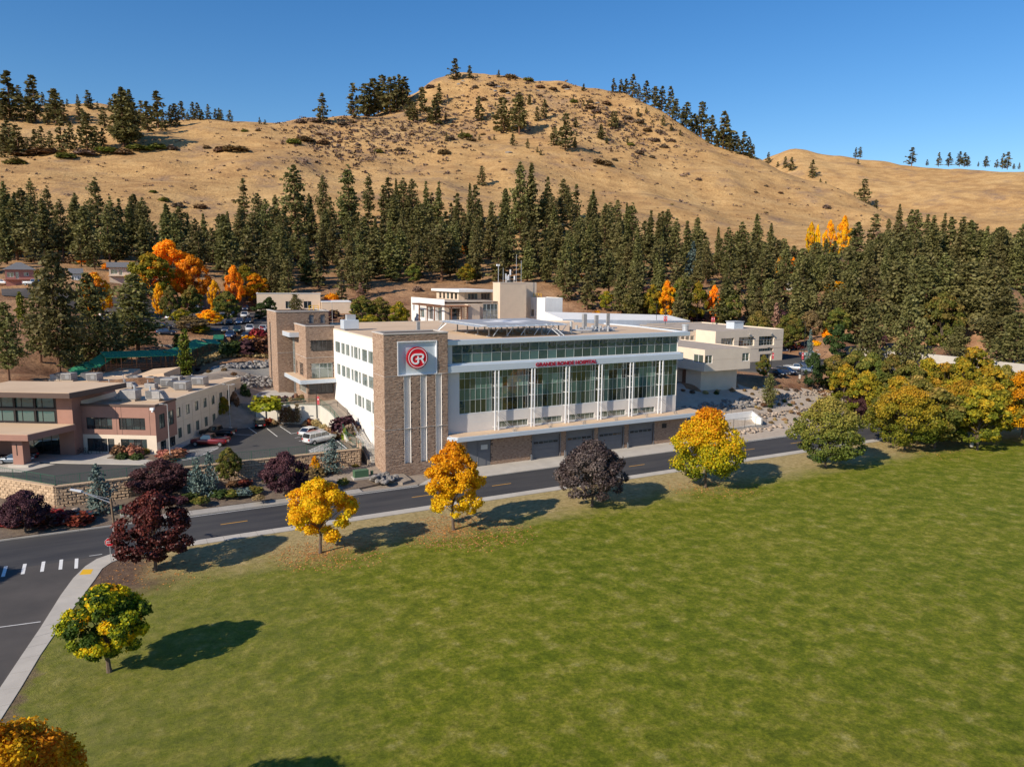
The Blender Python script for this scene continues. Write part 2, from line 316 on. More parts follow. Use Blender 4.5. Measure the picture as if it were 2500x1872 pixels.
def _phi(A, B):
    d2 = ((A[:, None, :] - B[None, :, :]) ** 2).sum(-1); return np.sqrt(d2 + SC * SC)
_n = len(CP); _A = np.zeros((_n + 3, _n + 3)); _A[:_n, :_n] = _phi(CP[:, :2], CP[:, :2]) - np.eye(_n) * .3
_P = np.c_[np.ones(_n), CP[:, :2] / 100]; _A[:_n, _n:] = _P; _A[_n:, :_n] = _P.T
_w = np.linalg.solve(_A, np.r_[CP[:, 2], 0, 0, 0])
def hraw(X, Y):
    sh = X.shape; Q = np.c_[X.ravel(), Y.ravel()]; out = np.empty(len(Q))
    for i in range(0, len(Q), 8000):
        q = Q[i:i + 8000]; out[i:i + 8000] = _phi(q, CP[:, :2]) @ _w[:_n] + np.c_[np.ones(len(q)), q / 100] @ _w[_n:]
    return out.reshape(sh)
def vnoise(X, Y, s, seed):
    g = np.random.default_rng(seed).random((256, 256)); x = X / s; y = Y / s; xi = np.floor(x).astype(int); yi = np.floor(y).astype(int); fx = x - xi; fy = y - yi
    fx = fx * fx * (3 - 2 * fx); fy = fy * fy * (3 - 2 * fy); a = g[xi % 256, yi % 256]; b = g[(xi + 1) % 256, yi % 256]; c = g[xi % 256, (yi + 1) % 256]; d = g[(xi + 1) % 256, (yi + 1) % 256]
    return (a * (1 - fx) + b * fx) * (1 - fy) + (c * (1 - fx) + d * fx) * fy - .5
def axis(segs):
    out = [segs[0][0]]
    for a, b, st in segs:
        n = max(1, int(round((b - a) / st))); out += list(a + (b - a) * (np.arange(n) + 1) / n)
    return np.array(out)
GX = axis([(-1500, -700, 60), (-700, -400, 15), (-400, -120, 6), (-120, 130, 1.6), (130, 300, 4), (300, 700, 8), (700, 1500, 60)])
GY = axis([(-700, -100, 60), (-100, 60, 8), (60, 200, 1.6), (200, 320, 3), (320, 900, 6), (900, 1500, 40)])
XX, YY = np.meshgrid(GX, GY, indexing='ij')
ZZ = hraw(XX, YY)
Ug = XX * cb + YY * sb; Vg = -XX * sb + YY * cb
far = np.clip((np.hypot(XX, YY) - 340) / 220, 0, 1) * (YY > 0)
ZZ += far * (vnoise(XX, YY, 60, 1) * 9 + vnoise(XX, YY, 26, 2) * 5.0 + vnoise(XX, YY, 11, 3) * 1.3)
top = np.clip((ZZ - 170) / 60, 0, 1); ZZ += top * far * (vnoise(XX, YY, 17, 4) * 4)
ZZ += np.clip((Vg - 104) / 10, 0, 1) * vnoise(XX, YY, 7, 5) * .35 * (YY < 330)
flat = np.clip((104 - Vg) / 6, 0, 1)
ZZ = ZZ * (1 - flat * (Vg > -400)) + (-.25) * flat * (Vg > -400)
# the terraced gravel slope right of the hospital
_sv = Vg - np.clip((Ug - 105) * .1, 0, 4); _sz = np.interp(_sv, [97.4, 99.5, 101.9, 104.6, 106.0, 107.8, 109.8, 112, 115.5], [0, .15, .9, 1.4, 2.8, 3.3, 5.2, 5.9, 7.2]) + vnoise(XX, YY, 4, 31) * .12
_sw = np.clip((Ug - 91.5) / 1.5, 0, 1) * np.clip((152 - Ug) / 8, 0, 1) * np.clip((_sv - 97.4) / .5, 0, 1) * np.clip((115.6 - _sv) / 1.5, 0, 1)
ZZ = ZZ * (1 - _sw) + _sz * _sw
def gz(x, y):
    i = min(max(int(np.searchsorted(GX, x)) - 1, 0), len(GX) - 2); j = min(max(int(np.searchsorted(GY, y)) - 1, 0), len(GY) - 2)
    a = (x - GX[i]) / (GX[i + 1] - GX[i]); b = (y - GY[j]) / (GY[j + 1] - GY[j])
    return float((ZZ[i, j] * (1 - a) + ZZ[i + 1, j] * a) * (1 - b) + (ZZ[i, j + 1] * (1 - a) + ZZ[i + 1, j + 1] * a) * b)
def ground_hit(px, py, d0=45, d1=1200):
    d = ray(px, py); h = math.hypot(d[0], d[1]); prev = None; D = d0
    while D < d1:
        x, y, z = d[0] / h * D, d[1] / h * D, CAMH + d[2] / h * D
        if z < gz(x, y):
            lo, hi = D - 4, D
            for _ in range(12):
                m_ = (lo + hi) / 2
                if CAMH + d[2] / h * m_ < gz(d[0] / h * m_, d[1] / h * m_): hi = m_
                else: lo = m_
            D = hi; x, y = d[0] / h * D, d[1] / h * D; return (x, y, gz(x, y), D)
        D += 4 if D > 100 else 1.5
    return None
def spot(px, py, D=None, z=None):                                      # a place on the ground
    if D is not None:
        x, y, _ = at_d(px, py, D); return (x, y, gz(x, y))
    if z is not None: return at_z(px, py, z)
    r = ground_hit(px, py)
    if r is None:
        for k in range(1, 14):
            r = ground_hit(px, py + 2 * k)
            if r: break
    return r[:3] if r else at_d(px, py, 860)[:2] + (gz(*at_d(px, py, 860)[:2]),)

def hill_mat():
    m = bpy.data.materials.new('dry_grass_hill'); m.use_nodes = True; nt = m.node_tree; L = nt.links.new; N = nt.nodes.new
    b = nt.nodes['Principled BSDF']; b.inputs['Roughness'].default_value = .95; b.inputs['Specular IOR Level'].default_value = .1
    tc = N('ShaderNodeTexCoord')
    def nz(sc, det, st=(1, 1, 1), ro=.6):
        mp = N('ShaderNodeMapping'); mp.inputs['Scale'].default_value = st; L(tc.outputs['Object'], mp.inputs[0])
        n = N('ShaderNodeTexNoise'); n.inputs['Scale'].default_value = sc; n.inputs['Detail'].default_value = det; n.inputs['Roughness'].default_value = ro; L(mp.outputs[0], n.inputs[0]); return n.outputs[0]
    def ramp(src, *st):
        r = N('ShaderNodeValToRGB'); L(src, r.inputs[0]); e = r.color_ramp.elements
        while len(e) < len(st): e.new(.5)
        for i, (p, c) in enumerate(st): e[i].position = p; e[i].color = (*c, 1)
        return r.outputs[0]
    def mix(f, a, b_, mode='MIX'):
        x = N('ShaderNodeMix'); x.data_type = 'RGBA'; x.blend_type = mode
        if isinstance(f, float): x.inputs[0].default_value = f
        else: L(f, x.inputs[0])
        L(a, x.inputs[6]); L(b_, x.inputs[7]); return x.outputs[2]
    big = ramp(nz(.012, 6), (.3, (.35, .185, .068)), (.5, (.49, .285, .105)), (.7, (.59, .375, .155)))
    midc = ramp(nz(.06, 10, (1, 1.8, 1)), (.35, (.28, .17, .09)), (.52, (.50, .32, .15)), (.72, (.64, .45, .23)))
    c1 = mix(.5, big, midc)
    speck = ramp(nz(.55, 14, (1, 1, 1), .75), (.36, (.60, .55, .52)), (.50, (.95, .95, .95)), (.66, (1.12, 1.12, 1.1)))
    c2 = mix(.8, c1, speck, 'MULTIPLY')
    patch = ramp(nz(.022, 10, (1, 1, 1), .72), (.53, (0, 0, 0)), (.66, (.85, .85, .85)))
    dirt = ramp(nz(.4, 8), (.4, (.19, .125, .085)), (.6, (.30, .20, .13)))
    c3 = mix(patch, c2, dirt)
    sep = N('ShaderNodeSeparateXYZ'); L(tc.outputs['Object'], sep.inputs[0])
    low = N('ShaderNodeMapRange'); low.inputs[1].default_value = 52; low.inputs[2].default_value = 18; L(sep.outputs[2], low.inputs[0])
    lowc = ramp(nz(.15, 9), (.35, (.20, .10, .055)), (.6, (.37, .215, .12)))
    c4 = mix(low.outputs[0], c3, lowc)
    L(c4, b.inputs['Base Color'])
    bp = N('ShaderNodeBump'); bp.inputs['Strength'].default_value = .9; bp.inputs['Distance'].default_value = 1.2; L(nz(.35, 12, (1, 1, 1), .7), bp.inputs['Height']); L(bp.outputs[0], b.inputs['Normal'])
    return m
HILL = hill_mat()
nx, ny = len(GX), len(GY)
idx = np.arange(nx * ny).reshape(nx, ny)
F = np.stack([idx[:-1, :-1], idx[1:, :-1], idx[1:, 1:], idx[:-1, 1:]], -1).reshape(-1, 4)
hs_me = npmesh('hillside', np.c_[XX.ravel(), YY.ravel(), ZZ.ravel()], F, [HILL, MAT['gravelw'], MAT['gravelg'], MAT['mulch'], MAT['gravel']], smooth=True)
cu_x = (XX[:-1, :-1] + XX[1:, 1:]) / 2; cu_y = (YY[:-1, :-1] + YY[1:, 1:]) / 2; cu_u = cu_x * cb + cu_y * sb; cu_v = -cu_x * sb + cu_y * cb
def inpoly(X, Y, poly):
    r = np.zeros(X.shape, bool)
    for (x0, y0), (x1, y1) in zip(poly, poly[1:] + poly[:1]): r ^= ((y0 > Y) != (y1 > Y)) & (X < (x1 - x0) * (Y - y0) / (y1 - y0 + 1e-9) + x0)
    return r
mi = np.zeros(cu_x.shape, np.int32)
nzm = vnoise(cu_x, cu_y, 6, 21) * 3
mi[inpoly(cu_u + nzm * .5, cu_v + nzm, [(90, 97), (170, 97), (168, 104), (140, 112), (128, 114.5), (104, 114.5), (106, 122), (90, 122)])] = 1
mi[inpoly(cu_x, cu_y + nzm, [at_d(px, 900, D)[:2] for px, D in ((395, 150), (395, 158), (470, 162), (520, 171), (690, 172), (690, 140), (560, 138))])] = 2
mi[inpoly(cu_u, cu_v, [(18, 97), (92, 97), (92, 125), (18, 160), (8, 150), (8, 140), (24, 118)])] = 4; mi[inpoly(cu_u, cu_v, [(-80, 97), (24, 97), (24, 112), (-80, 125)])] = 3
hs_me.polygons.foreach_set('material_index', mi.ravel())
tag(mesh_obj('hillside', hs_me), kind='structure')
# the farther hill behind the right shoulder
fx = []
prof = [(1760, 420), (1820, 400), (1859, 393), (1888, 381), (1924, 370), (1964, 367), (2051, 380), (2123, 394), (2200, 403), (2280, 405), (2351, 406), (2500, 414), (2650, 425), (2800, 440)]
cols = np.linspace(1700, 2900, 90); pyt = np.interp(cols, [p[0] for p in prof], [p[1] for p in prof])
rows = np.linspace(0, 1, 60); FV = []
for i, px in enumerate(cols):
    for t in rows:
        D = 820 + 480 * t; py = 640 + (pyt[i] - 640) * (t ** .9)
        FV.append(at_d(px, py, D))
    for e, k in ((60, 12), (160, 60)): x, y, z = at_d(px, pyt[i], 1300 + e); FV.append((x, y, z - k - e * .08))
FV = np.array(FV); nr = 62
FV[:, 2] += (vnoise(FV[:, 0], FV[:, 1], 70, 8) * 9 + vnoise(FV[:, 0], FV[:, 1], 28, 9) * 4 + vnoise(FV[:, 0], FV[:, 1], 13, 10) * 1.6)
ii = np.arange(90 * nr).reshape(90, nr)
tag(mesh_obj('far_hill', npmesh('far_hill', FV, np.stack([ii[:-1, :-1], ii[1:, :-1], ii[1:, 1:], ii[:-1, 1:]], -1).reshape(-1, 4), HILL, smooth=True)), kind='structure')

# ---------------------------------------------------------------- walls, windows
_pc = {}
def pane_mesh(w_, h_, g):
    k = (round(w_, 2), round(h_, 2), g)
    if k not in _pc:
        b = MB().box(-w_ / 2, -.012, 0, w_ / 2, .012, h_); me = bpy.data.meshes.new('pane'); me.from_pydata(b.v, [], b.f); me.materials.append(MAT[g]); _pc[k] = me
    return _pc[k]
def wall(mb, p, q, z0, z1, ops=(), depth=.18, m=0, mr=None):            # p -> q left to right as seen from outside
    dx, dy = q[0] - p[0], q[1] - p[1]; Lw = math.hypot(dx, dy); dx /= Lw; dy /= Lw; nx_, ny_ = dy, -dx
    P = lambda s_, z, d=0: (p[0] + dx * s_ - nx_ * d, p[1] + dy * s_ - ny_ * d, z)
    xs = sorted({0, Lw} | {o[0] for o in ops} | {o[1] for o in ops}); zs = sorted({z0, z1} | {o[2] for o in ops} | {o[3] for o in ops})
    for a, b in zip(xs, xs[1:]):
        for c, d in zip(zs, zs[1:]):
            mx_, mz_ = (a + b) / 2, (c + d) / 2
            if any(o[0] < mx_ < o[1] and o[2] < mz_ < o[3] for o in ops): continue
            mb.face([P(a, c), P(b, c), P(b, d), P(a, d)], m)
    mr = m if mr is None else mr
    for a, b, c, d in [o[:4] for o in ops]:
        mb.face([P(a, c), P(a, c, depth), P(a, d, depth), P(a, d)], mr); mb.face([P(b, c, depth), P(b, c), P(b, d), P(b, d, depth)], mr)
        mb.face([P(a, c, depth), P(a, c), P(b, c), P(b, c, depth)], mr); mb.face([P(a, d), P(a, d, depth), P(b, d, depth), P(b, d)], mr)
    return mb
def window(par, p, q, s0, s1, z0, z1, cols=2, rows=1, frame='alu', gl='gl_win', depth=.13, fw=.06, ws=None, hs=None, name='window', tr=.08):
    dx, dy = q[0] - p[0], q[1] - p[1]; Lw = math.hypot(dx, dy); dx /= Lw; dy /= Lw; nx_, ny_ = dy, -dx
    o3 = par['_o'] if '_o' in par else (0, 0, 0); ang = math.atan2(dy, dx)
    P = lambda s_, z, d: (p[0] + dx * s_ - nx_ * d, p[1] + dy * s_ - ny_ * d, z)
    xs = [s0 + (s1 - s0) * i / cols for i in range(cols + 1)] if ws is None else [s0 + (s1 - s0) * t for t in ws]
    zs = [z0 + (z1 - z0) * i / rows for i in range(rows + 1)] if hs is None else [z0 + (z1 - z0) * t for t in hs]
    mb = MB()
    def bar(a, b, c, d):
        f0, f1 = depth - .05, depth + .03
        mb.hexa([P(a, c, f0), P(b, c, f0), P(b, c, f1), P(a, c, f1), P(a, d, f0), P(b, d, f0), P(b, d, f1), P(a, d, f1)])
    for i, x in enumerate(xs):
        a, b = (x, x + fw) if i == 0 else ((x - fw, x) if i == len(xs) - 1 else (x - fw / 2, x + fw / 2)); bar(a, b, z0, z1)
    for j, z in enumerate(zs):
        a, b = (z, z + fw) if j == 0 else ((z - fw, z) if j == len(zs) - 1 else (z - fw / 2, z + fw / 2))
        for xa, xb in zip(xs, xs[1:]): bar(xa + fw * .5, xb - fw * .5, a, b)
    wo_ = mb.build(name, MAT[frame], par)
    for i in range(len(xs) - 1):
        for j in range(len(zs) - 1):
            g = gl[j % len(gl)] if isinstance(gl, list) else (gl(i, j) if callable(gl) else gl)
            w_, h_ = xs[i + 1] - xs[i] - fw * .6, zs[j + 1] - zs[j] - fw * .6
            c = P((xs[i] + xs[i + 1]) / 2, zs[j] + fw * .3, depth + .012)
            mesh_obj('pane', pane_mesh(w_, h_, g), wo_, (c[0] - o3[0], c[1] - o3[1], c[2] - o3[2]), (0, 0, ang))
    return wo_
def facade(par, mb, p, q, z0, z1, wins, depth=.18, m=0, **kw):          # wall and its windows
    wall(mb, p, q, z0, z1, [wn_[:4] for wn_ in wins], depth, m)
    for wn_ in wins:
        k = dict(kw); k.update(wn_[4] if len(wn_) > 4 else {}); window(par, p, q, *wn_[:4], depth=depth - .05, **k)

def stones(mb, p, q, z0, z1, skip=(), hmin=.09, hmax=.17, off=.0, seed=1, jut=.07):   # ledge stone veneer, each stone its own little block
    r = random.Random(seed); dx, dy = q[0] - p[0], q[1] - p[1]; Lw = math.hypot(dx, dy); dx /= Lw; dy /= Lw; nx_, ny_ = dy, -dx
    z = z0
    while z < z1 - .02:
        h = min(r.uniform(hmin, hmax), z1 - z); s_ = 0
        while s_ < Lw - .01:
            l = min(r.choice((.25, .35, .5, .65, .8)) * r.uniform(.8, 1.2), Lw - s_)
            if l < .12: break
            a, b, cz = s_ + .008, s_ + l - .008, z + h / 2
            if not any(k[0] - .02 < (a + b) / 2 < k[1] + .02 and k[2] - .02 < cz < k[3] + .02 for k in skip):
                for k in skip:
                    if k[2] < cz < k[3]:
                        if a < k[0] < b: b = k[0]
                        if a < k[1] < b: a = k[1]
                j = r.uniform(.012, jut); P = lambda t, zz, d: (p[0] + dx * t + nx_ * d, p[1] + dy * t + ny_ * d, zz)
                n = len(mb.v); j2 = j * r.uniform(.6, 1)
                mb.v += [P(a, z + .008, -.03), P(b, z + .008, -.03), P(b, z + h, -.03), P(a, z + h, -.03), P(a, z + .008, j), P(b, z + .008, j2), P(b, z + h, j2), P(a, z + h, j)]
                for f in ((4, 5, 6, 7), (0, 1, 5, 4), (1, 2, 6, 5), (2, 3, 7, 6), (3, 0, 4, 7)): mb.f.append(tuple(n + i for i in f)); mb.m.append(0)
            s_ += l
        z += h
    return mb

# ---------------------------------------------------------------- roads, lawn, lots
def lawn_mat():  # mottled, mown
    m = bpy.data.materials.new('mown_lawn'); m.use_nodes = True; nt = m.node_tree; L = nt.links.new; N = nt.nodes.new
    b = nt.nodes['Principled BSDF']; b.inputs['Roughness'].default_value = .9; b.inputs['Specular IOR Level'].default_value = .15
    tc = N('ShaderNodeTexCoord'); sep = N('ShaderNodeSeparateXYZ'); L(tc.outputs['Object'], sep.inputs[0])
    def nz(sc, det, ro=.6, st=(1, 1, 1)):
        mp = N('ShaderNodeMapping'); mp.inputs['Scale'].default_value = st; L(tc.outputs['Object'], mp.inputs[0])
        n = N('ShaderNodeTexNoise'); n.inputs['Scale'].default_value = sc; n.inputs['Detail'].default_value = det; n.inputs['Roughness'].default_value = ro; L(mp.outputs[0], n.inputs[0]); return n.outputs[0]
    def ramp(src, *st):
        r = N('ShaderNodeValToRGB'); L(src, r.inputs[0]); e = r.color_ramp.elements
        while len(e) < len(st): e.new(.5)
        for i, (p, c) in enumerate(st): e[i].position = p; e[i].color = (*c, 1)
        return r.outputs[0]
    def mix(f, a, b_, mode='MIX'):
        x = N('ShaderNodeMix'); x.data_type = 'RGBA'; x.blend_type = mode
        if isinstance(f, float): x.inputs[0].default_value = f
        else: L(f, x.inputs[0])
        L(a, x.inputs[6]); L(b_, x.inputs[7]); return x.outputs[2]
    def mth(op, a, b_):
        x = N('ShaderNodeMath'); x.operation = op; x.use_clamp = False
        for i, q in enumerate((a, b_)):
            if isinstance(q, (int, float)): x.inputs[i].default_value = q
            else: L(q, x.inputs[i])
        return x.outputs[0]
    def mr(src, a, b_, lo=0, hi=1):
        x = N('ShaderNodeMapRange'); L(src, x.inputs[0]); x.inputs[1].default_value = a; x.inputs[2].default_value = b_; x.inputs[3].default_value = lo; x.inputs[4].default_value = hi; return x.outputs[0]
    base = ramp(nz(.055, 5), (.3, (.098, .136, .006)), (.5, (.152, .178, .008)), (.7, (.240, .222, .028)))
    mid = ramp(nz(.5, 10, .72), (.36, (.078, .110, .005)), (.48, (.158, .182, .010)), (.58, (.27, .248, .042)), (.68, (.40, .36, .13)))
    c = mix(.72, base, mid)
    streak = ramp(nz(1.5, 9, .8, (1, .7, 1)), (.36, (.62, .66, .55)), (.5, (1, 1, 1)), (.64, (1.4, 1.3, 1.25)))
    c = mix(.65, c, streak, 'MULTIPLY')
    fine = ramp(nz(3.6, 10, .85, (1, 1, 1)), (.34, (.35, .38, .32)), (.5, (.95, .95, .95)), (.66, (1.75, 1.6, 1.6)))
    c = mix(.85, c, fine, 'MULTIPLY')
    u, v = sep.outputs[0], sep.outputs[1]; n1 = nz(.16, 5); n2 = nz(.45, 6, .7)
    # yellower towards the side street
    lft = mr(mth('ADD', mth('ADD', u, mth('MULTIPLY', v, -.25)), mth('MULTIPLY', n1, 26)), 22, -6)
    c = mix(mth('MULTIPLY', lft, .55), c, ramp(nz(1.2, 8, .7), (.35, (.15, .16, .03)), (.65, (.29, .26, .09))))
    # dry strip under the row of trees
    dv_ = mth('ADD', v, mth('MULTIPLY', mth('SUBTRACT', n1, .5), 9))
    dry = mr(mth('ADD', dv_, mth('MULTIPLY', mth('SUBTRACT', n2, .5), 7)), 74.0, 80.5)
    dryc = ramp(nz(1.6, 9, .75), (.3, (.23, .17, .07)), (.5, (.43, .32, .155)), (.7, (.58, .45, .24)))
    c = mix(mth('MULTIPLY', dry, .86), c, dryc)
    # bare soil near the corner
    corner = mth('MULTIPLY', mr(mth('ADD', u, mth('MULTIPLY', n1, 8)), 9, 5), mr(mth('ADD', v, mth('MULTIPLY', n2, 5)), 76, 80))
    c = mix(corner, c, ramp(nz(1.3, 9, .7), (.35, (.105, .065, .048)), (.65, (.19, .125, .085))))
    edge = mr(mth('ADD', mth('ADD', u, mth('MULTIPLY', v, -.115)), mth('MULTIPLY', n2, 3)), -11.6, -12.4)
    c = mix(edge, c, ramp(nz(1.3, 9, .7), (.35, (.14, .10, .06)), (.65, (.26, .19, .11))))
    L(c, b.inputs['Base Color'])
    bp = N('ShaderNodeBump'); bp.inputs['Strength'].default_value = 1.; bp.inputs['Distance'].default_value = .16; L(nz(4, 10, .85), bp.inputs['Height']); L(bp.outputs[0], b.inputs['Normal'])
    return m
inner = [(-20, -60), (-12.6, 30), (-7.8, 56.9), (-6.9, 61.2), (-6., 66.), (-4.6, 72), (-3.4, 76.5), (-2.3, 80.8), (-1.7, 83.4), (-.9, 84.8), (.4, 85.7), (6.8, 86.2)]
outer = [(-22.5, -60), (-14.5, 30), (-9.4, 56.5), (-8.3, 61.5), (-7.4, 66.), (-6.3, 71.4), (-5.1, 78.), (-4.2, 82.), (-3.2, 84.9), (-2.2, 86.6), (-1., 87.4), (6.8, 87.8)]
lawn_poly = [(-20, -60)] + [(400, -60), (400, 86.2)] + inner[::-1][:-1]
uvr = (0, 0, BETA)
def uvobj(o): o.rotation_euler = uvr; return o
lo_ = uvobj(MB().prism(lawn_poly, -.4, .1).build('lawn', lawn_mat())); tag(lo_, kind='structure')
g2 = MB().prism([(-500, -400), (700, -400), (700, -60), (-500, -60)], -.5, .05).build('open_ground', MAT['gravelg']); uvobj(g2); tag(g2, kind='structure')
# main road
rd = uvobj(MB().prism([(-120, 87.8), (420, 87.8), (420, 97.4), (-120, 98.6)], -.5, 0).build('road', MAT['asph'])); tag(rd, kind='structure')
ss = uvobj(MB().prism([(-60, -60)] + [(p[0] + .02, p[1]) for p in outer[:-1]] + [(6.8, 87.78), (-60, 87.78)], -.5, -.004).build('side_street', MAT['asph2'])); tag(ss, kind='structure')
# kerbs and sidewalks: near side, slab by slab
def strip(name, A, B, zt, mt, gap=1.8, kind='structure'):
    mb = MB(); root = None
    for (a0, a1), (b0, b1) in zip(zip(A, A[1:]), zip(B, B[1:])):
        ln = max(math.dist(a0, a1), .01); n = max(1, int(ln / gap))
        for i in range(n):
            t0, t1 = i / n, (i + 1) / n - .03 / ln * (1)
            f = lambda p, q, t: (p[0] + (q[0] - p[0]) * t, p[1] + (q[1] - p[1]) * t)
            mb.prism([f(a0, a1, t0), f(a0, a1, t1), f(b0, b1, t1), f(b0, b1, t0)], -.3, zt)
    o = uvobj(mb.build(name, mt)); tag(o, kind=kind); return o
strip('sidewalk', outer, inner, .15, MAT['conc'])
strip('sidewalk', [(6.85, 87.8), (200, 87.8), (400, 87.8)], [(6.85, 86.3), (200, 86.3), (400, 86.3)], .15, MAT['conc'])
strip('kerb', [(-120, 98.62), (8, 97.55), (38, 97.45)], [(-120, 98.95), (8, 97.85), (38, 97.75)], .14, MAT['concd'], 4)
strip('sidewalk', [(2, 97.9), (30, 97.8)], [(2, 99.6), (30, 99.4)], .13, MAT['concd'], 3)
strip('garage_apron', [(38.1, 97.45), (46, 97.42), (96.5, 97.42)], [(40, 99.2), (46, 102.98), (96.5, 102.98)], .12, MAT['conc'], 3.2)
strip('kerb', [(96.6, 97.42), (420, 97.42)], [(96.6, 97.8), (420, 97.8)], .14, MAT['conc'], 4)
# paint
for k in range(-3, 26):
    u0 = -3 + k * 12.2 + 1.6
    if 6 < u0 < 300 or u0 < -14:
        tag(uvobj(MB().box(u0, 92.55, -.05, u0 + 3.1, 92.68, .006).build('lane_dash', MAT['yline'])), kind='structure')
tag(uvobj(MB().box(7, 97.18, -.05, 38, 97.29, .006).box(97, 97.2, -.05, 400, 97.3, .006).build('edge_line', MAT['line'])), kind='structure')
for c in ((-10.5, 86.0), (-8.85, 85.85), (-7.2, 85.7), (-5.6, 85.5), (-4.2, 85.1)):
    tag(uvobj(MB().prism([(c[0], c[1]), (c[0] + .32, c[1] - .05), (c[0] + .30, c[1] + 2.95), (c[0] - .02, c[1] + 3.0)], -.05, .003).build('crosswalk_bar', MAT['line'])), kind='structure')
for a, b_ in (((-14, 73.95), (-6.4, 72.9)), ((-2.9, 88.25), (-1.7, 88.2))):
    tag(uvobj(MB().prism([(a[0], a[1]), (b_[0], b_[1]), (b_[0], b_[1] + .1), (a[0], a[1] + .1)], -.05, .004).build('road_line', MAT['line'])), kind='structure')
tag(uvobj(MB().prism([(-3.7, 82.6), (-2.7, 82.3), (-2.5, 83.6), (-3.4, 84.0)], 0, .156).build('tactile_paving', MAT['yellow'])), kind='structure')

# lower car park, a raised slab at z = 3
lot = [(-60, 140), (-60, 116.5), (-13.4, 115), (-6.7, 106.9), (1.5, 107.3), (7.2, 109.9), (33.2, 109.9), (34.3, 114.0)] + [UVof(*at_z(px, py, 3)[:2]) for px, py in ((852, 1088), (828, 1061), (806, 1047), (782, 1037), (626, 1033.5))] + [(10, 150), (-20, 152)]
lot_o = uvobj(MB().prism(lot, -.2, 3.).build('lower_car_park', MAT['asph3'])); tag(lot_o, kind='structure')
# sloping gravel terrace between the lot and the hospital
ter = MB(); _c = [UVof(*at_z(px, py, 3)[:2]) for px, py in ((626, 1034.2), (782, 1037.7), (806, 1047.6), (828, 1061.6), (846, 1081.6))]
P_ = [(34.4, 108.6, .9), (38, 106, .5), (38, 112, 1.4), (34.6, 112, 2.4), (38, 117.5, 3.4), (*_c[4], 3.4), (38, 123, 4.8), (*_c[3], 4.9), (38, 129, 6.2), (*_c[2], 5.9), (38, 136, 6.95), (*_c[1], 6.5)]
for a, b_, c, d in ((0, 1, 2, 3), (3, 2, 4, 5), (5, 4, 6, 7), (7, 6, 8, 9), (9, 8, 10, 11)):
    q = [P_[a], P_[b_], P_[c], P_[d]]; ter.prism([p[:2] for p in q], -.4, [p[2] for p in q])
ter.prism([_c[0], _c[1], (38, 136), (38, 147), (31, 151), (14, 165), (11, 152)], 0, [6.5, 6.5, 6.95, 7.0, 7.0, 7.4, 6.5])
tag(uvobj(ter.build('gravel_terrace', MAT['gravel'])), kind='structure')
tag(uvobj(MB().prism([(19, 148), (31.2, 141), (31.2, 144.5), (29, 150), (17, 156)], 6, 7.06).build('entrance_path', MAT['conc'])), kind='structure')
tag(uvobj(MB().prism([(34.4, 101.2), (36.4, 99.4), (38, 100), (37.9, 106), (34.6, 108.4), (26, 108), (24, 104), (27, 100.2)], -.3, [.25, .2, .3, .6, .9, .7, .5, .25]).build('gravel_bed', MAT['gravel'])), kind='structure')
# concrete walks beside the medical building
fl = lambda mb, n, mt: tag(setattr(mb, '_', 0) or (lambda o: (setattr(o, 'rotation_euler', (0, 0, FL.a)), setattr(o, 'location', (*FL.o, 0)), o)[2])(mb.build(n, mt)), kind='structure')
fl(MB().prism([(-16.5, -6.2), (-9, -6.4), (3.0, -6.2), (3.2, -3.), (1.5, -1), (1.6, 31), (-.05, 31), (-.05, -.05), (-11, -.05), (-17, -2)], 2.8, 3.14), 'building_walk', MAT['conc'])
fl(MB().prism([(-40, -11.4), (-12.8, -11.3), (-11.0, -7), (-16, -6.3), (-40, -6)], 2.8, 3.03), 'portico_paving', MAT['conc'])
fl(MB().prism([(-5.6, -3.6), (-.2, -3.4), (2.6, -4.6), (2.7, -1.6), (.9, -.9), (-5.6, -.9)], 3.0, 3.22), 'planting_bed', MAT['mulch'])
fl(MB().prism([(1.65, 7), (4.0, 8), (3.8, 31), (1.65, 31)], 2.8, 3.2), 'planting_bed', MAT['mulch'])
# bed along the retaining wall
tag(uvobj(MB().prism([(-62, 98.9), (-20, 98.6), (-4, 98.3), (1.9, 98.1), (1.9, 99.7), (30, 99.5), (34.5, 100.6), (34.5, 108.2), (24, 109.5), (7, 109.5), (1.5, 106.9), (-6.7, 106.4), (-14, 114.5), (-62, 116)], -.4,
    [.14, .14, .14, .14, .2, .2, .25, .75, .8, .8, .7, .7, .8, .8]).build('planting_bank', MAT['mulch'])), kind='structure')
# car-park markings
def stripe(a, b_, z=3.006, w_=.11, fr=FW):
    dx, dy = b_[0] - a[0], b_[1] - a[1]; l = math.hypot(dx, dy); nx_, ny_ = -dy / l * w_ / 2, dx / l * w_ / 2
    return ([(a[0] - nx_, a[1] - ny_), (b_[0] - nx_, b_[1] - ny_), (b_[0] + nx_, b_[1] + ny_), (a[0] + nx_, a[1] + ny_)], z)
def zc(x, y): return (620 + x / 6.494, 960 + y / 6.494)
def mk(pairs, z=3., name='bay_marking', m_='line', w_=.12):
    mb = MB()
    for a, b_ in pairs:
        A_, B_ = at_z(*a, z)[:2], at_z(*b_, z)[:2]; poly, zt = stripe(A_, B_, z + .006, w_); mb.prism(poly, z - .02, zt)
    tag(mb.build(name, MAT[m_]), kind='structure')
mk([(zc(185, 540), zc(370, 685)), (zc(410, 520), zc(590, 640)), (zc(590, 640), zc(720, 615)), (zc(905, 555), zc(1020, 530)), (zc(650, 708), zc(730, 688)), (zc(715, 758), zc(790, 740)), (zc(1020, 525), zc(1180, 645))])
hat = [(zc(1310, 745), zc(1500, 900)), (zc(880, 935), zc(950, 990)), (zc(880, 910), zc(1080, 830))]
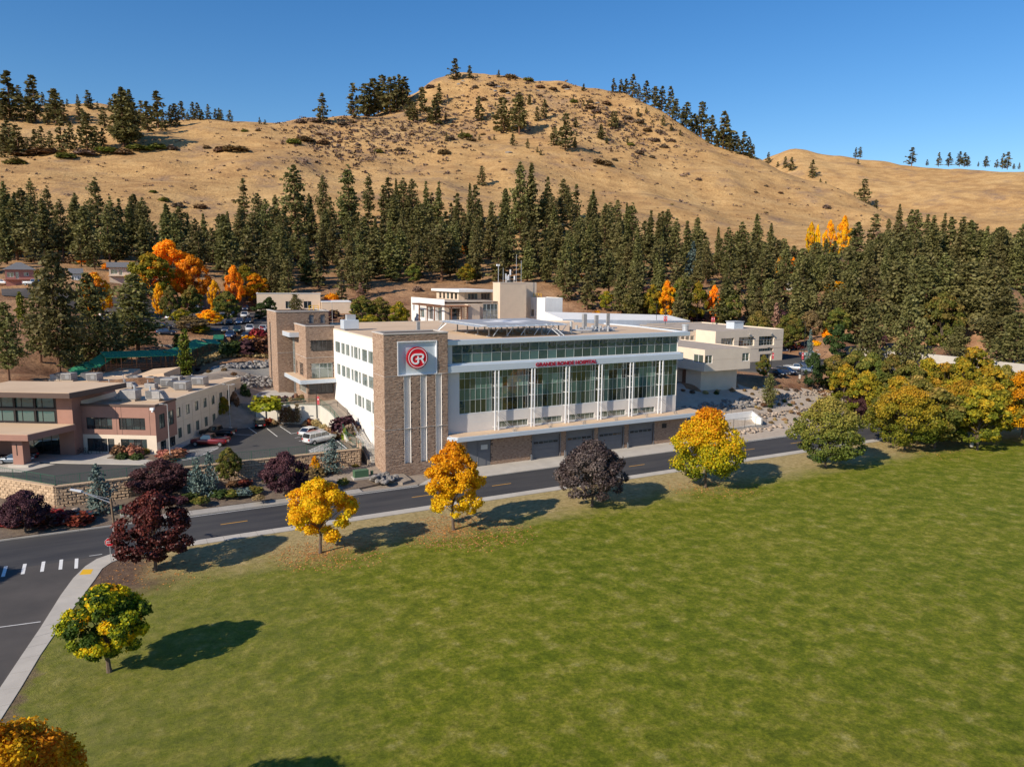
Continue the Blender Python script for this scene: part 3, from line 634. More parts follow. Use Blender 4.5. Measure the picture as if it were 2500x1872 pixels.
for i in range(12):
    t = i / 11; a = zc(870 + 60 * t * 1.4, 905 + 85 * t); b_ = zc(1180 + 330 * t, 770 + 130 * t); hat.append((a, b_))
mk(hat, w_=.14)
zb = lambda x, y: (x / 3.45, 860 + y / 3.45)
hat2 = []
for i in range(9):
    t = i / 8; hat2.append((zb(1490 + 60 * t, 915 - 80 * t), zb(1650 + 220 * t, 890 - 105 * t)))
hat2 += [(zb(1570, 850), zb(1840, 805)), (zb(1840, 805), zb(1690, 870)), (zb(1940, 690), zb(2130, 695)), (zb(2080, 625), zb(2160, 680)), (zb(1920, 640), zb(2080, 625))]
mk(hat2, w_=.13)
tag(MB().prism([at_z(px, py, 3)[:2] for px, py in ((640, 1037.5), (780, 1040.5), (800, 1051), (822, 1066), (848, 1092), (862, 1096), (848, 1080), (828, 1058), (784, 1034), (632, 1031))], 2.9, 3.16).build('planting_strip', MAT['mulch']), kind='structure')

# ================================================================ hospital (street frame coordinates)
hosp = fthing(FU, 'hospital_building', 'long four storey hospital with a green glass front, white side wall and brown stone towers', 'hospital', 66, 105)
T0, T1, TF = 35.2, 45.2, 103.2                                          # the stone sign tower
FV_, U1 = 104.2, 91.0                                                   # upper front wall, right end
ZR = 19.75
body = MB()
# side wall (white) seen from the left: p = far end, q = near end
sw_p, sw_q = (36.8, 136.), (36.8, 107.9)
def sv(v): return 136. - v
row1 = [(1.0, 4.2), (4.9, 7.2), (7.7, 10.0), (10.9, 12.1), (12.5, 14.7), (15.1, 16.2), (17.0, 19.8), (20.3, 23.0)]
wins = []
for a, b in row1: wins.append((a, b, 15.75, 17.75, dict(cols=3 if b - a > 2 else 1, rows=1)))
for a, b in [(1.9, 4.1)] + row1[1:]: wins.append((a, b, 11.75, 13.75, dict(cols=3 if b - a > 2 else 1, rows=1)))
for a, b in row1[3:]: wins.append((a + 1.6, b + 1.6, 7.8, 9.75, dict(cols=3 if b - a > 2 else 1, rows=1)))
wins = [w_ for w_ in wins if w_[1] < 27.6]
wsd = MB(); facade(hosp, wsd, sw_p, sw_q, -.2, ZR, [w_ for w_ in wins], m=0, frame='alu', gl='gl_pale')
wsd.box(36.74, 107.9, 14.55, 36.8, 136, 14.62, 1); wsd.box(36.74, 107.9, 10.5, 36.8, 136, 10.57, 1)
wsd.build('side_wall', [MAT['white'], MAT['metalw']], hosp)
# back and right walls, core
bk = MB(); wall(bk, (U1, FV_), (U1, 139), -.2, 19.3, (), m=0); wall(bk, (U1, 139), (64, 150), -.2, ZR); wall(bk, (64, 150), (40, 150), -.2, ZR); bk.box(89.9, 104.4, 5.6, 90.96, 108, 19.0, 0)
bk.build('rear_wall', MAT['panel'], hosp)
rf = MB().prism([(37.1, 108.2), (45.2, 105.2), (92.9, 104.6), (94.1, 120), (93, 130), (91.2, 139.2), (64, 150.2), (40, 150.2), (37.1, 136.4)], 19.35, 19.72)
rf.build('roof', MAT['roof'], hosp)
pr = MB(); 
for run in ((((37., 108.1), (37., 136.2)),), (((40, 150.1), (64, 150.1)), ((64, 150.1), (91.2, 139.1)))):
    pr = MB()
    for a, b in run:
        dx, dy = b[0] - a[0], b[1] - a[1]; l = math.hypot(dx, dy); nx_, ny_ = -dy / l * .18, dx / l * .18
        pr.prism([(a[0] - nx_, a[1] - ny_), (b[0] - nx_, b[1] - ny_), (b[0] + nx_, b[1] + ny_), (a[0] + nx_, a[1] + ny_)], 19.5, 19.98)
    pr.build('parapet', MAT['cream'], hosp)
# roof edge fascia and the middle band
fa = MB(); fa.prism([(45.25, 103.7), (93.3, 103.7), (94.5, 120), (93.4, 130), (92.9, 130), (94.05, 120), (92.85, 104.6), (45.25, 104.6)], 19.28, 20.0)
fa.build('roof_fascia', MAT['metalw'], hosp, bevel=.03)
# thin soffit under the roof overhang on the right
MB().prism([(91.02, 104.65), (92.8, 104.65), (94.0, 120), (93, 130), (91.02, 138)], 19.2, 19.3).build('soffit', MAT['panel'], hosp)
mdf = MB(); mdf.box(45.25, 103.35, 15.1, 91.6, 104.15, 16.15); mdf.box(45.25, 103.9, 16.15, 91.4, 104.18, 16.36)
mdf.build('middle_fascia', MAT['metalw'], hosp, bevel=.03)
# front wall of panels with the big openings
bays = [(47.6, 53.2), (54.2, 59.85), (60.75, 66.4), (67.4, 73.0), (74.0, 79.6), (80.6, 86.1), (87.2, 90.96)]
fp, fq = (45.2, FV_), (U1, FV_)
ops = [(1.2, 45.72, 16.4, 19.2)] + [(bays[0][0] - 45.2, bays[-1][1] - 45.2, 8.45, 15.08)] + [(a - 45.2, b - 45.2, 5.72, 6.72) for a, b in bays[1:6]]
fw_ = MB(); wall(fw_, fp, fq, 5.3, 19.6, ops, depth=.35)
for a, b in bays: pass
fw_.build('front_wall', MAT['panel'], hosp)
jn = MB()
for a, b in bays: jn.box(a, FV_ - .012, 8.36, b, FV_ - .001, 8.42)
jn.box(49.9, FV_ - .01, 7.0, 53.1, FV_ - .001, 7.02)
jn.build('panel_joint', MAT['metalw'], hosp)
cw = dict(depth=.16, fw=.04, frame='alu')
def g1(i, j): return 'gl_teal'
window(hosp, fp, fq, 1.2, 45.72, 16.4, 19.2, cols=26, rows=2, gl=g1, hs=[0, .52, 1], name='ribbon_window', **cw)
hs_ = [0, .315, .58, .825, 1]
for k, (a, b) in enumerate(bays):
    r_ = random.Random(k)
    def gsel(i, j, k=k, r_=r_):
        if j == 0: return 'gl_dark' if (i + k) % 5 else 'gl_teal'
        if j == 1: return 'gl_sp'
        if j == 2: return ('gl_lit' if (i >= 3 - k % 2 and k != 3 and k != 4) or r_.random() < .15 else 'gl_dark')
        return 'gl_teal'
    window(hosp, fp, fq, a - 45.2, b - 45.2, 8.45, 15.08, cols=6 if k < 6 else 4, rows=4, hs=hs_, gl=gsel, name='curtain_window', **cw)
for a, b in bays[1:6]: window(hosp, fp, fq, a - 45.2, b - 45.2, 5.72, 6.72, cols=6, rows=1, gl='gl_pale', name='clerestory_window', **cw)
for a, b in zip(bays, bays[1:]): window(hosp, fp, fq, a[1] - 45.2 + .01, b[0] - 45.2 - .01, 8.45, 15.08, cols=1, rows=4, hs=hs_, gl='gl_dark', name='narrow_window', **cw)
# paired steel fins between the bays with their struts over the canopy
for a, b in zip(bays, bays[1:]):
    f_ = MB(); x0, x1 = a[1] + .12, b[0] - .12
    for x in (x0, x1 - .12):
        f_.box(x, FV_ - .84, 5.5, x + .17, FV_ - .69, 15.05); [f_.box(x + .03, FV_ - .69, z, x + .07, FV_ - .001, z + .05) for z in (6.0, 8.45, 10.7, 12.6, 14.6)]
    for z in np.arange(6.2, 15, 1.8): f_.box(x0 + .115, FV_ - .77, z, x1 - .115, FV_ - .73, z + .04)
    f_.build('steel_fin', MAT['signw'], hosp)
    rdm = MB()
    for x in (x0 + .2, x1 - .2): rdm.tube((x, FV_ - .9, 8.3), (x + 2.2, FV_ - 2.7, 5.55), .03); rdm.tube((x + 2.2, FV_ - 2.7, 5.5), (x + 2.2, FV_ - 2.7, 5.9), .04)
    rdm.build('canopy_strut', MAT['greybox'], hosp)
# entrance canopy over the garage doors
can = MB(); can.prism([(44.6, 102.2), (45.9, 101.15), (95.4, 101.15), (95.7, 106.5), (92, 107), (91.02, 104.1), (45.3, 104.1), (45.3, 103.1)], 4.75, 5.45)
can.build('garage_canopy', MAT['metalw'], hosp, bevel=.03)
MB().prism([(45.4, 102.3), (46.2, 101.4), (95.1, 101.4), (95.4, 106.3), (92, 106.8), (91.05, 104.05), (45.4, 104.05)], 5.44, 5.5).build('canopy_roofing', MAT['roof'], hosp)
# garage level
gp, gq = (45.25, 103.), (92.5, 103.)
doors = [(60.1, 65.3), (66.65, 72.0), (73.15, 78.35), (79.65, 85.0)]
dops = [(a - 45.25, b - 45.25, .1, 3.95) for a, b in doors] + [(3.1, 7.2, .1, 4.6)]
gw = MB(); wall(gw, gp, gq, -.2, 4.8, dops, depth=.3); wall(gw, (92.5, 103.), (92.5, 107), -.2, 4.8)
gw.build('garage_wall', MAT['mortar'], hosp)
sk = [(a - .0, b + .0, c, d) for a, b, c, d in dops]
tag(stones(MB(), gp, gq, .1, 4.7, skip=sk, seed=5).build('stone_veneer', MAT['stone'], hosp), kind='stuff')
for k, (a, b) in enumerate(doors):
    dpanel = MB()
    for i in range(5): dpanel.box(a + .02, 103.16, .12 + i * .765, b - .02, 103.22, .12 + i * .765 + .745)
    dpanel.box(a - .14, 102.9, .1, a, 103.05, 4.1).box(b, 102.9, .1, b + .14, 103.05, 4.1).box(a - .14, 102.9, 3.97, b + .14, 103.04, 4.75)
    d_ = dpanel.build('garage_door', MAT['gdoor'], hosp)
    for i in range(5):
        x = a + .28 + i * (b - a - .5) / 5; mesh_obj('pane', pane_mesh(.82, .36, 'gl_dark'), d_, (x + .43 - 66, 103.14 - 105, 2.6))
sd = MB().box(48.35, 103.1, .1, 52.45, 103.25, 4.6); sd.box(50.2, 103.0, .1, 50.28, 103.12, 4.4).box(50.28, 103.04, .1, 51.6, 103.1, 2.4)
sdo = sd.build('service_door', MAT['gdoor'], hosp); MB().box(50.75, 103.02, 2.75, 51.9, 103.08, 3.5).build('vent_grille', MAT['alu'], sdo, off=hosp['_o'])
MB().box(86.9, 102.86, 2.9, 87.9, 102.93, 3.7).build('vent_grille', MAT['black'], hosp)
for x in (59.95, 66.4, 72.9, 79.4): MB().tube((x - .3, 102.6, .1), (x - .3, 102.6, 1.1), .11, n=10).build('bollard', MAT['gframe'], hosp)

# stone towers
def stone_box(par, name, u0, v0, u1, v1, z0, z1, ops_f=(), ops_s=(), seed=1, zf0=None, faces='fs', hm=(.09, .17)):
    m_ = MB(); wall(m_, (u0, v0), (u1, v0), z0, z1, ops_f, depth=.3); wall(m_, (u0, v1), (u0, v0), z0, z1, ops_s, depth=.3); wall(m_, (u1, v0), (u1, v1), z0, z1); wall(m_, (u1, v1), (u0, v1), z0, z1)
    m_.face([(u0, v0, z1 - .05), (u1, v0, z1 - .05), (u1, v1, z1 - .05), (u0, v1, z1 - .05)])
    t = m_.build(name, MAT['mortar'], par)
    st = MB(); zf = z0 if zf0 is None else zf0
    if 'f' in faces: stones(st, (u0, v0), (u1, v0), zf, z1, ops_f, seed=seed, hmin=hm[0], hmax=hm[1])
    if 's' in faces: stones(st, (u0, v1), (u0, v0), zf, z1, ops_s, seed=seed + 1, hmin=hm[0], hmax=hm[1])
    if 'r' in faces: stones(st, (u1, v0), (u1, v1), zf, z1, (), seed=seed + 2, hmin=hm[0], hmax=hm[1])
    tag(st.build('stone_veneer', MAT['stone'], t, off=par['_o']), kind='stuff')
    return t
slots = [(38.15, 39.2), (40.75, 41.75), (43.2, 44.2)]
opf = [(37.3 - T0, 43.35 - T0, 15.25, 20.1)] + [(a - T0, b - T0, 1.9 if i < 2 else 2.2, 15.1) for i, (a, b) in enumerate(slots)]
tw = stone_box(hosp, 'sign_tower', T0, TF, T1, 108.2, -.2, 21.25, opf, (), seed=11, faces='fsr')
MB().box(T0 - .12, TF - .12, 21.25, T1 + .12, TF + .35, 21.42).box(T0 - .12, TF + .351, 21.25, T0 + .35, 108.3, 21.42).box(T1 - .35, TF + .351, 21.25, T1 + .12, 108.3, 21.42).box(T0 + .351, 107.9, 21.25, T1 - .351, 108.3, 21.42).build('coping', MAT['coping'], tw, off=hosp['_o'])
rc = MB()
for i, (a, b) in enumerate(slots):
    z0_ = 1.9 if i < 2 else 2.2
    rc.box(a, TF + .31, z0_, b, TF + .36, 15.1); rc.box(a, TF - .05, z0_, a + .04, TF + .3, 15.1).box(b - .04, TF - .05, z0_, b, TF + .3, 15.1).box(a + .04, TF - .05, 7.16, b - .04, TF + .3, 7.26).box(a - .1, TF - .07, 15.1, b + .1, TF + .2, 15.24)
rc.build('recessed_slot', MAT['panel'], tw, off=hosp['_o'])
jl = MB()
for z in (7.2, 15.15): jl.box(T0 - .07, TF - .075, z, T1 + .07, TF, z + .045).box(T0 - .075, TF, z, T0, 107.8, z + .045)
jl.build('joint_strip', MAT['coping'], tw, off=hosp['_o'])
# second, shorter stone block and the stair tower at the far end of the side wall
w2 = [(.85, 4.85, 15.9, 17.85), (.85, 4.75, 10.75, 13.65), (.3, 4.75, 8.05, 9.85)]
s2 = [(.6, 1.3, 11.2, 13.4), (3.4, 4.1, 11.2, 13.4), (4.4, 5.1, 11.2, 13.4), (5.4, 6.1, 11.2, 13.4), (2.6, 7.9, 8.05, 9.85)]
bl = stone_box(hosp, 'stone_block', 31.8, 136., 37.0, 144.8, 6.2, 20.4, w2, s2, seed=31)
MB().box(31.66, 135.86, 20.4, 37.1, 136.3, 20.55).box(31.66, 136.301, 20.4, 32.1, 144.8, 20.55).build('coping', MAT['coping'], bl, off=hosp['_o'])
MB().box(31.72, 135.92, 14.7, 37., 136, 14.76).box(31.72, 136, 14.7, 31.8, 144.7, 14.76).build('joint_strip', MAT['coping'], bl, off=hosp['_o'])
window(hosp, (31.8, 136), (37., 136), *w2[0], cols=4, frame='bframe', gl='louvre' if 0 else 'gl_dark', depth=.2, name='louvre_window')
lv = MB()
for i in range(16): lv.box(32.7, 136.1, 15.95 + i * .118, 36.6, 136.16, 16.02 + i * .118)
for i in range(14): lv.box(32.15, 136.1, 8.1 + i * .122, 36.5, 136.16, 8.17 + i * .122)
lv.build('louvre_blades', MAT['louvre'], hosp)
window(hosp, (31.8, 136), (37., 136), *w2[1], cols=3, rows=2, ws=[0, .38, .78, 1], hs=[0, .68, 1], frame='alu', gl='gl_pale', depth=.2)
window(hosp, (31.8, 136), (37., 136), *w2[2], cols=6, frame='bframe', gl='gl_dark', depth=.2, name='louvre_window')
for o_ in s2[:4]: window(hosp, (31.8, 144.8), (31.8, 136), *o_, cols=1, rows=2, frame='alu', gl='gl_pale', depth=.2)
window(hosp, (31.8, 144.8), (31.8, 136), *s2[4], cols=6, frame='coping', gl='gl_pale', depth=.1)
st2 = [(6.2, 7.1, 19.95, 21.85), (8.4, 9.3, 19.95, 21.85)]
tt = stone_box(hosp, 'stair_tower', 28.9, 147., 38.9, 156., 5.5, 22.5, st2, [(2.2, 3.2, 7.4, 20.3)], seed=51)
MB().box(28.76, 146.86, 22.5, 39.04, 147.4, 22.66).box(28.76, 147.401, 22.5, 29.3, 156.1, 22.66).box(38.5, 147.401, 22.5, 39.04, 156.1, 22.66).build('coping', MAT['coping'], tt, off=hosp['_o'])
MB().box(28.82, 146.92, 14.7, 38.9, 147, 14.76).build('joint_strip', MAT['coping'], tt, off=hosp['_o'])
for o_ in st2: MB().box(28.9 + o_[0], 147.12, o_[2], 28.9 + o_[1], 147.2, o_[3]).build('roof_door', MAT['gdoor'], tt, off=hosp['_o'])
window(hosp, (28.9, 156), (28.9, 147), 2.2, 3.2, 7.4, 20.3, cols=1, rows=8, frame='alu', gl='gl_dark', depth=.2)
window(hosp, (31.75, 147), (31.75, 144.8), .9, 2.1, 10.9, 18.2, cols=1, rows=5, frame='alu', gl='gl_pale', depth=-.05)
window(hosp, (31.75, 147), (31.75, 144.8), .9, 2.1, 7.1, 9.9, cols=1, rows=1, frame='alu', gl='gl_dark', depth=-.05, name='entrance_door')
# canopies of the stone block
cpy = MB(); cpy.prism([(30.2, 134.6), (37.5, 134.6), (37.5, 135.98), (31.78, 135.98), (31.78, 146.9), (30.0, 146.9)], 10.15, 10.85); cpy.build('lower_canopy', MAT['metalw'], hosp, bevel=.03)
MB().prism([(30.4, 134.8), (37.3, 134.8), (37.3, 135.97), (31.77, 135.97), (31.77, 146.8), (30.2, 146.8)], 10.84, 10.9).build('canopy_roofing', MAT['roof'], hosp)
cp2 = MB(); cp2.prism([(30.0, 141.3), (31.78, 141.3), (31.78, 146.95), (29.9, 146.95)], 18.1, 18.95); cp2.build('upper_canopy', MAT['metalw'], hosp, bevel=.03)
MB().prism([(30.1, 141.4), (31.78, 141.4), (31.78, 146.9), (30, 146.9)], 18.94, 18.99).build('canopy_roofing', MAT['roof'], hosp)
# side door and steps at the foot of the white wall
sdw = MB().box(36.68, 112.3, 2.95, 36.8, 114.3, 5.3); sdw.box(36.72, 113.6, 5.7, 36.8, 114.9, 6.6)
sdw.build('side_door', MAT['panel'], hosp)
ldg = fthing(FU, 'entrance_landing', 'concrete landing with grey and red railings outside the white side wall door', 'landing', 36, 113)
MB().box(34.9, 110.8, 0, 36.6, 114.6, 2.9).prism([(34.9, 114.6), (36.6, 114.6), (36.6, 119), (34.9, 119)], 1, [2.9, 2.9, 4.4, 4.4]).build('concrete_base', MAT['conc'], ldg)
for k in range(5): MB().box(35.0, 110.8 - .35 * (k + 1), .2, 36.5, 110.8 - .35 * k, 2.6 - .38 * k).build('step', MAT['conc'], ldg)
rl = MB()
for v in np.arange(111, 118.1, 1.35):
    zz = 2.9 + max(0, v - 114.6) * .34; rl.tube((35., v, zz), (35., v, zz + 1.1), .03)
for dz in (.4, .75, 1.1): rl.tube((35, 111, 2.9 + dz), (35, 114.6, 2.9 + dz), .025); rl.tube((35, 114.6, 2.9 + dz), (35, 119, 4.4 + dz), .025)
for u in (35, 35.7, 36.5): rl.tube((u, 110.85, 2.9), (u, 110.85, 4.0), .03)
rl.build('railing', MAT['silver'], ldg)
rr = MB()
for v in (111, 112.2, 113.4): rr.tube((33.9, v, 2.6), (33.9, v, 4.3), .035)
for dz in (3.5, 4.3): rr.tube((33.9, 111, dz), (33.9, 113.4, dz), .03)
rr.build('red_railing', MAT['rust'], ldg)

# round logo sign on its white panel
sg = fthing(FU, 'round_logo_sign', 'round red sign with joined white letters G and R high on the stone tower', 'sign', 40.2, TF, 17.7)
MB().box(37.3, TF + .25, 15.25, 43.35, TF + .31, 20.1).build('back_panel', MAT['metalw'], sg)
fb = MB()
for x0, x1, z0_, z1_ in ((37.2, 37.34, 15.15, 20.2), (43.31, 43.45, 15.15, 20.2), (37.34, 43.31, 15.15, 15.29), (37.34, 43.31, 20.06, 20.2)): fb.box(x0, TF - .1, z0_, x1, TF + .26, z1_)
fb.build('panel_frame', MAT['signw'], sg)
def disc(mb, cx, cz, r0, r1, y0, y1, n=48):
    for i in range(n):
        a, b = 2 * math.pi * i / n, 2 * math.pi * (i + 1) / n
        P = lambda r, t, y: (cx + r * math.cos(t), y, cz + r * math.sin(t))
        mb.face([P(r0, a, y0), P(r1, a, y0), P(r1, b, y0), P(r0, b, y0)] if r0 > 0 else [P(0, 0, y0), P(r1, a, y0), P(r1, b, y0)])
        mb.face([P(r1, a, y0), P(r1, a, y1), P(r1, b, y1), P(r1, b, y0)])
    return mb
CX, CZ = 40.15, 17.75
disc(MB(), CX, CZ, 0, 1.62, TF - .62, TF - .05).build('disc_rim', MAT['redrim'], sg)
disc(MB(), CX, CZ, 0, 1.54, TF - .64, TF - .6).build('disc_face', MAT['red'], sg)
disc(MB(), CX, CZ, 1.36, 1.45, TF - .67, TF - .63).build('white_ring', MAT['signw'], sg)
def stroke(mb, pts, wd, y0, y1, closed=False):
    n = len(pts); Lf, Rt = [], []
    for i, (x, z) in enumerate(pts):
        a = pts[max(i - 1, 0)]; b = pts[min(i + 1, n - 1)]; dx, dz = b[0] - a[0], b[1] - a[1]; l = math.hypot(dx, dz) or 1
        Lf.append((x - dz / l * wd / 2, z + dx / l * wd / 2)); Rt.append((x + dz / l * wd / 2, z - dx / l * wd / 2))
    for i in range(n - 1):
        q = [Lf[i], Rt[i], Rt[i + 1], Lf[i + 1]]
        mb.face([(x, y0, z) for x, z in q]); mb.face([(Rt[i][0], y0, Rt[i][1]), (Rt[i][0], y1, Rt[i][1]), (Rt[i + 1][0], y1, Rt[i + 1][1]), (Rt[i + 1][0], y0, Rt[i + 1][1])])
        mb.face([(Lf[i + 1][0], y0, Lf[i + 1][1]), (Lf[i + 1][0], y1, Lf[i + 1][1]), (Lf[i][0], y1, Lf[i][1]), (Lf[i][0], y0, Lf[i][1])])
    return mb
def lp(x, y): return (CX + (x - 660) / 285 * 1.43, CZ - (y - 145) / 300 * 1.5)       # photograph detail -> metres on the disc
def arc(cx, cy, rx, ry, a0, a1, n=14): return [lp(cx + rx * math.cos(rad(a0 + (a1 - a0) * i / n)), cy - ry * math.sin(rad(a0 + (a1 - a0) * i / n))) for i in range(n + 1)]
G = [lp(790, 40)] + [lp(620, 40)] + arc(595, 175, 125, 135, 95, 300) + [lp(672, 275), lp(672, 175), lp(590, 178)]
stroke(MB(), G, .26, TF - .70, TF - .63).build('letter_g', MAT['signw'], sg)
R = [lp(672, 90), lp(672, 170), lp(790, 168)] + arc(775, 105, 52, 62, -80, 80, 10) + [lp(785, 40)]
stroke(MB(), R, .26, TF - .705, TF - .63).build('letter_r', MAT['signw'], sg)
stroke(MB(), [lp(765, 165), lp(800, 220), lp(850, 310)], .24, TF - .71, TF - .63).build('letter_r_leg', MAT['signw'], sg)

# building name in raised letters on the middle fascia
def letters(par, text, x0, x1, z0, z1, y, mt, fr_off, ang=0., bold=.012, thick=.05):
    cu = bpy.data.curves.new('t', 'FONT'); cu.body = text; cu.size = 1; cu.offset = bold; cu.extrude = thick
    to = bpy.data.objects.new('t', cu); COL.objects.link(to); dg = bpy.context.evaluated_depsgraph_get(); me = bpy.data.meshes.new_from_object(to.evaluated_get(dg))
    COL.objects.unlink(to); bpy.data.objects.remove(to)
    vs = np.array([v.co[:] for v in me.vertices]); lo, hi = vs.min(0), vs.max(0)
    # split into connected letters
    par_ = list(range(len(vs)))
    def find(a):
        while par_[a] != a: par_[a] = par_[par_[a]]; a = par_[a]
        return a
    for e in me.edges:
        a, b = find(e.vertices[0]), find(e.vertices[1]); par_[a] = b
    grp = {}
    for p in me.polygons: grp.setdefault(find(p.vertices[0]), []).append(tuple(p.vertices))
    for k, fs in grp.items():
        ids = sorted({i for f in fs for i in f}); mp = {i: n for n, i in enumerate(ids)}
        mb = MB(); mb.v = [(x0 + (vs[i][0] - lo[0]) / (hi[0] - lo[0]) * (x1 - x0), y - vs[i][2], z0 + (vs[i][1] - lo[1]) / (hi[1] - lo[1]) * (z1 - z0)) for i in ids]
        mb.f = [tuple(mp[i] for i in f) for f in fs]; mb.m = [0] * len(fs)
        mb.build('letter', MAT[mt], par, off=fr_off)
ns = fthing(FU, 'building_name_sign', 'dark red raised letters reading GRANDE RONDE HOSPITAL on the pale band over the glass', 'sign', 66.6, 103.3, 15.5)
letters(ns, 'GRANDE RONDE HOSPITAL', 60.7, 72.6, 15.3, 15.95, 103.28, 'redt', ns['_o'], bold=.03)

# ---------------------------------------------------------------- things on the hospital roof
hp = fthing(FU, 'helipad', 'flat grey metal helipad raised on struts with a white cross on the hospital roof', 'helipad', 64, 117, 19.7)
zc_ = 21.75
A4 = [(54.5, 109), (69.8, 109.6), (71.5, 125.5), (54.3, 124.8)]
MB().prism([(54.9, 109.3), (69.4, 109.9), (71.1, 125.1), (54.7, 124.5)], zc_ - .35, zc_).build('deck', MAT['silver'], hp)
cross = MB(); cxu, cxv = 62.8, 117.2
for a, b, c, d in ((-1.3, -4.2, 1.3, 4.2), (-4.2, -1.3, -1.32, 1.3), (1.32, -1.3, 4.2, 1.3)): cross.box(cxu + a, cxv + b, zc_ + .001, cxu + c, cxv + d, zc_ + .012)
cross.build('white_cross', MAT['signw'], hp)
MB().box(cxu - .9, cxv - .9, zc_ + .013, cxu + .9, cxv + .9, zc_ + .02).build('blue_mark', mat('blue_deck_paint', (.08, .16, .33), .6), hp)
nt_ = MB()
for (a, b), (c, d) in zip(A4, A4[1:] + A4[:1]):
    nt_.tube((a, b, zc_ - .1), (c, d, zc_ - .1), .07)
    dx, dy = c - a, d - b; l = math.hypot(dx, dy); ox, oy = dy / l, -dx / l
    nt_.tube((a + ox * 1.3, b + oy * 1.3, zc_ - .25), (c + ox * 1.3, d + oy * 1.3, zc_ - .25), .05)
    for i in range(9):
        t = i / 8; nt_.tube((a + dx * t, b + dy * t, zc_ - .1), (a + dx * t + ox * 1.3, b + dy * t + oy * 1.3, zc_ - .25), .035)
    nt_.face([(a, b, zc_ - .14), (c, d, zc_ - .14), (c + ox * 1.3, d + oy * 1.3, zc_ - .28), (a + ox * 1.3, b + oy * 1.3, zc_ - .28)])
nt_.build('safety_net', MAT['alu'], hp)
for i in range(5):
    for j in range(4):
        x, y = 56 + i * 3.4, 110.8 + j * 4.2; MB().tube((x, y, 19.7), (x + .0, y, zc_ - .3), .12, n=6).box(x - .35, y - .35, 19.7, x + .35, y + .35, 19.85).build('post', MAT['greybox'], hp)
for i in range(6): x = 56 + i * 2.6; MB().tube((x, 109.3, 19.9), (x + 1.2, 109.2, zc_ - .3), .06).build('strut', MAT['alu'], hp)
ldr = MB(); 
for o_ in (0, .9): ldr.tube((66.2 + o_, 109.3, zc_ - .1), (67.5 + o_, 107.0, 19.8), .06)
for i in range(9): t = i / 8; ldr.box(66.2 + 1.3 * t, 109.3 - 2.3 * t - .08, zc_ - .1 - 1.9 * t, 67.1 + 1.3 * t, 109.3 - 2.3 * t + .08, zc_ - .05 - 1.9 * t)
ldr.build('ladder', MAT['alu'], hp)
MB().tube((53.6, 124, zc_ - .3), (51.5, 122.6, 19.75), .1).tube((53.4, 122, zc_ - .3), (51.5, 122.6, 19.75), .08).build('strut', MAT['alu'], hp)
MB().tube((72.3, 111, 19.8), (72.3, 111, 21.9), .25, n=10).tube((72.3, 111, 20.3), (76, 110, 20.3), .2, n=8).build('pipe', MAT['silver'], hp)
pk = fthing(FU, 'roof_pipe_cluster', 'cluster of silver pipes and three grey flues on the hospital roof', 'roof equipment', 79, 113, 19.7)
rr_ = random.Random(3)
for i in range(3): MB().box(76.6 + i * 2.7, 113.4 + i * .2, 19.9, 77.3 + i * 2.7, 114, 23.0 - .3 * (i == 1)).build('flue', MAT['greybox'], pk)
pp = MB()
for i in range(26):
    x, y = 75.4 + rr_.random() * 7, 111.6 + rr_.random() * 3; z = 19.95 + rr_.random() * .5
    if rr_.random() < .5: pp.tube((x, y, z), (x + rr_.uniform(.6, 2), y + rr_.uniform(-.3, .3), z), rr_.uniform(.12, .26), n=8)
    else: pp.tube((x, y, 19.72), (x, y, 20.4 + rr_.random() * .6), rr_.uniform(.12, .3), n=8)
pp.build('pipes', MAT['silver'], pk); MB().box(75.2, 111.4, 19.72, 83, 114.8, 19.85).build('base_frame', MAT['greybox'], pk)
hv = fthing(FU, 'rooftop_unit', 'white boxy air unit at the corner of the hospital roof beside the stone block', 'air conditioner', 39, 134, 19.7)
MB().box(37.8, 132.6, 20.0, 40.6, 134.8, 21.6).build('cabinet', MAT['metalw'], hv, bevel=.04); MB().box(38.6, 133.2, 21.6, 40.2, 134.3, 22.5).build('hood', MAT['silver'], hv); MB().box(38, 132.8, 19.7, 40.4, 134.6, 20.0).build('curb', MAT['greybox'], hv)
vp = fthing(FU, 'roof_vent_pipe', 'grey rectangular flue standing behind the coping of the sign tower', 'vent', 43, 109.5, 19.7); MB().box(42.7, 109.2, 19.7, 43.2, 109.6, 22.6).build('flue', MAT['greybox'], vp)

# ================================================================ medical building on the left
med = fthing(FL, 'medical_building', 'two storey brown and cream medical building with a tall glazed entrance left of the hospital', 'building', -8, 12, 3)
mp_, mq_ = (-11.6, 0), (0, 0)
fw2 = [(1.0, 4.95, 6.65, 8.45, dict(ws=[0, .28, .45, .55, .78, 1], rows=2, hs=[0, .3, 1], cols=5)), (6.0, 10.0, 6.65, 8.45, dict(ws=[0, .25, .48, .54, .78, 1], rows=2, hs=[0, .3, 1], cols=5))]
up = MB(); facade(med, up, mp_, mq_, 5.85, 10.35, fw2, frame='bframe', gl='gl_dark'); 
up.build('upper_wall', MAT['brownw'], med)
jj = MB()
for x in (-6.0, -5.2, -.9): jj.box(x, -.012, 5.9, x + .05, 0, 10.3)
jj.build('wall_joint', MAT['browndk'], med)
lw2 = [(.9, 4.0, 3.25, 5.25, dict(ws=[0, .35, .7, 1], cols=3)), (4.1, 5.1, 3.1, 5.25, dict(cols=1)), (6.1, 10.1, 3.3, 5.25, dict(ws=[0, .26, .5, .56, .78, 1], rows=2, hs=[0, .3, 1], cols=5))]
lwm = MB(); facade(med, lwm, mp_, mq_, 2.8, 5.85, lw2, frame='bframe', gl='gl_dark'); lwm.build('lower_wall', MAT['cream'], med)
sp_, sq_ = (0, 0), (0, 30.7)
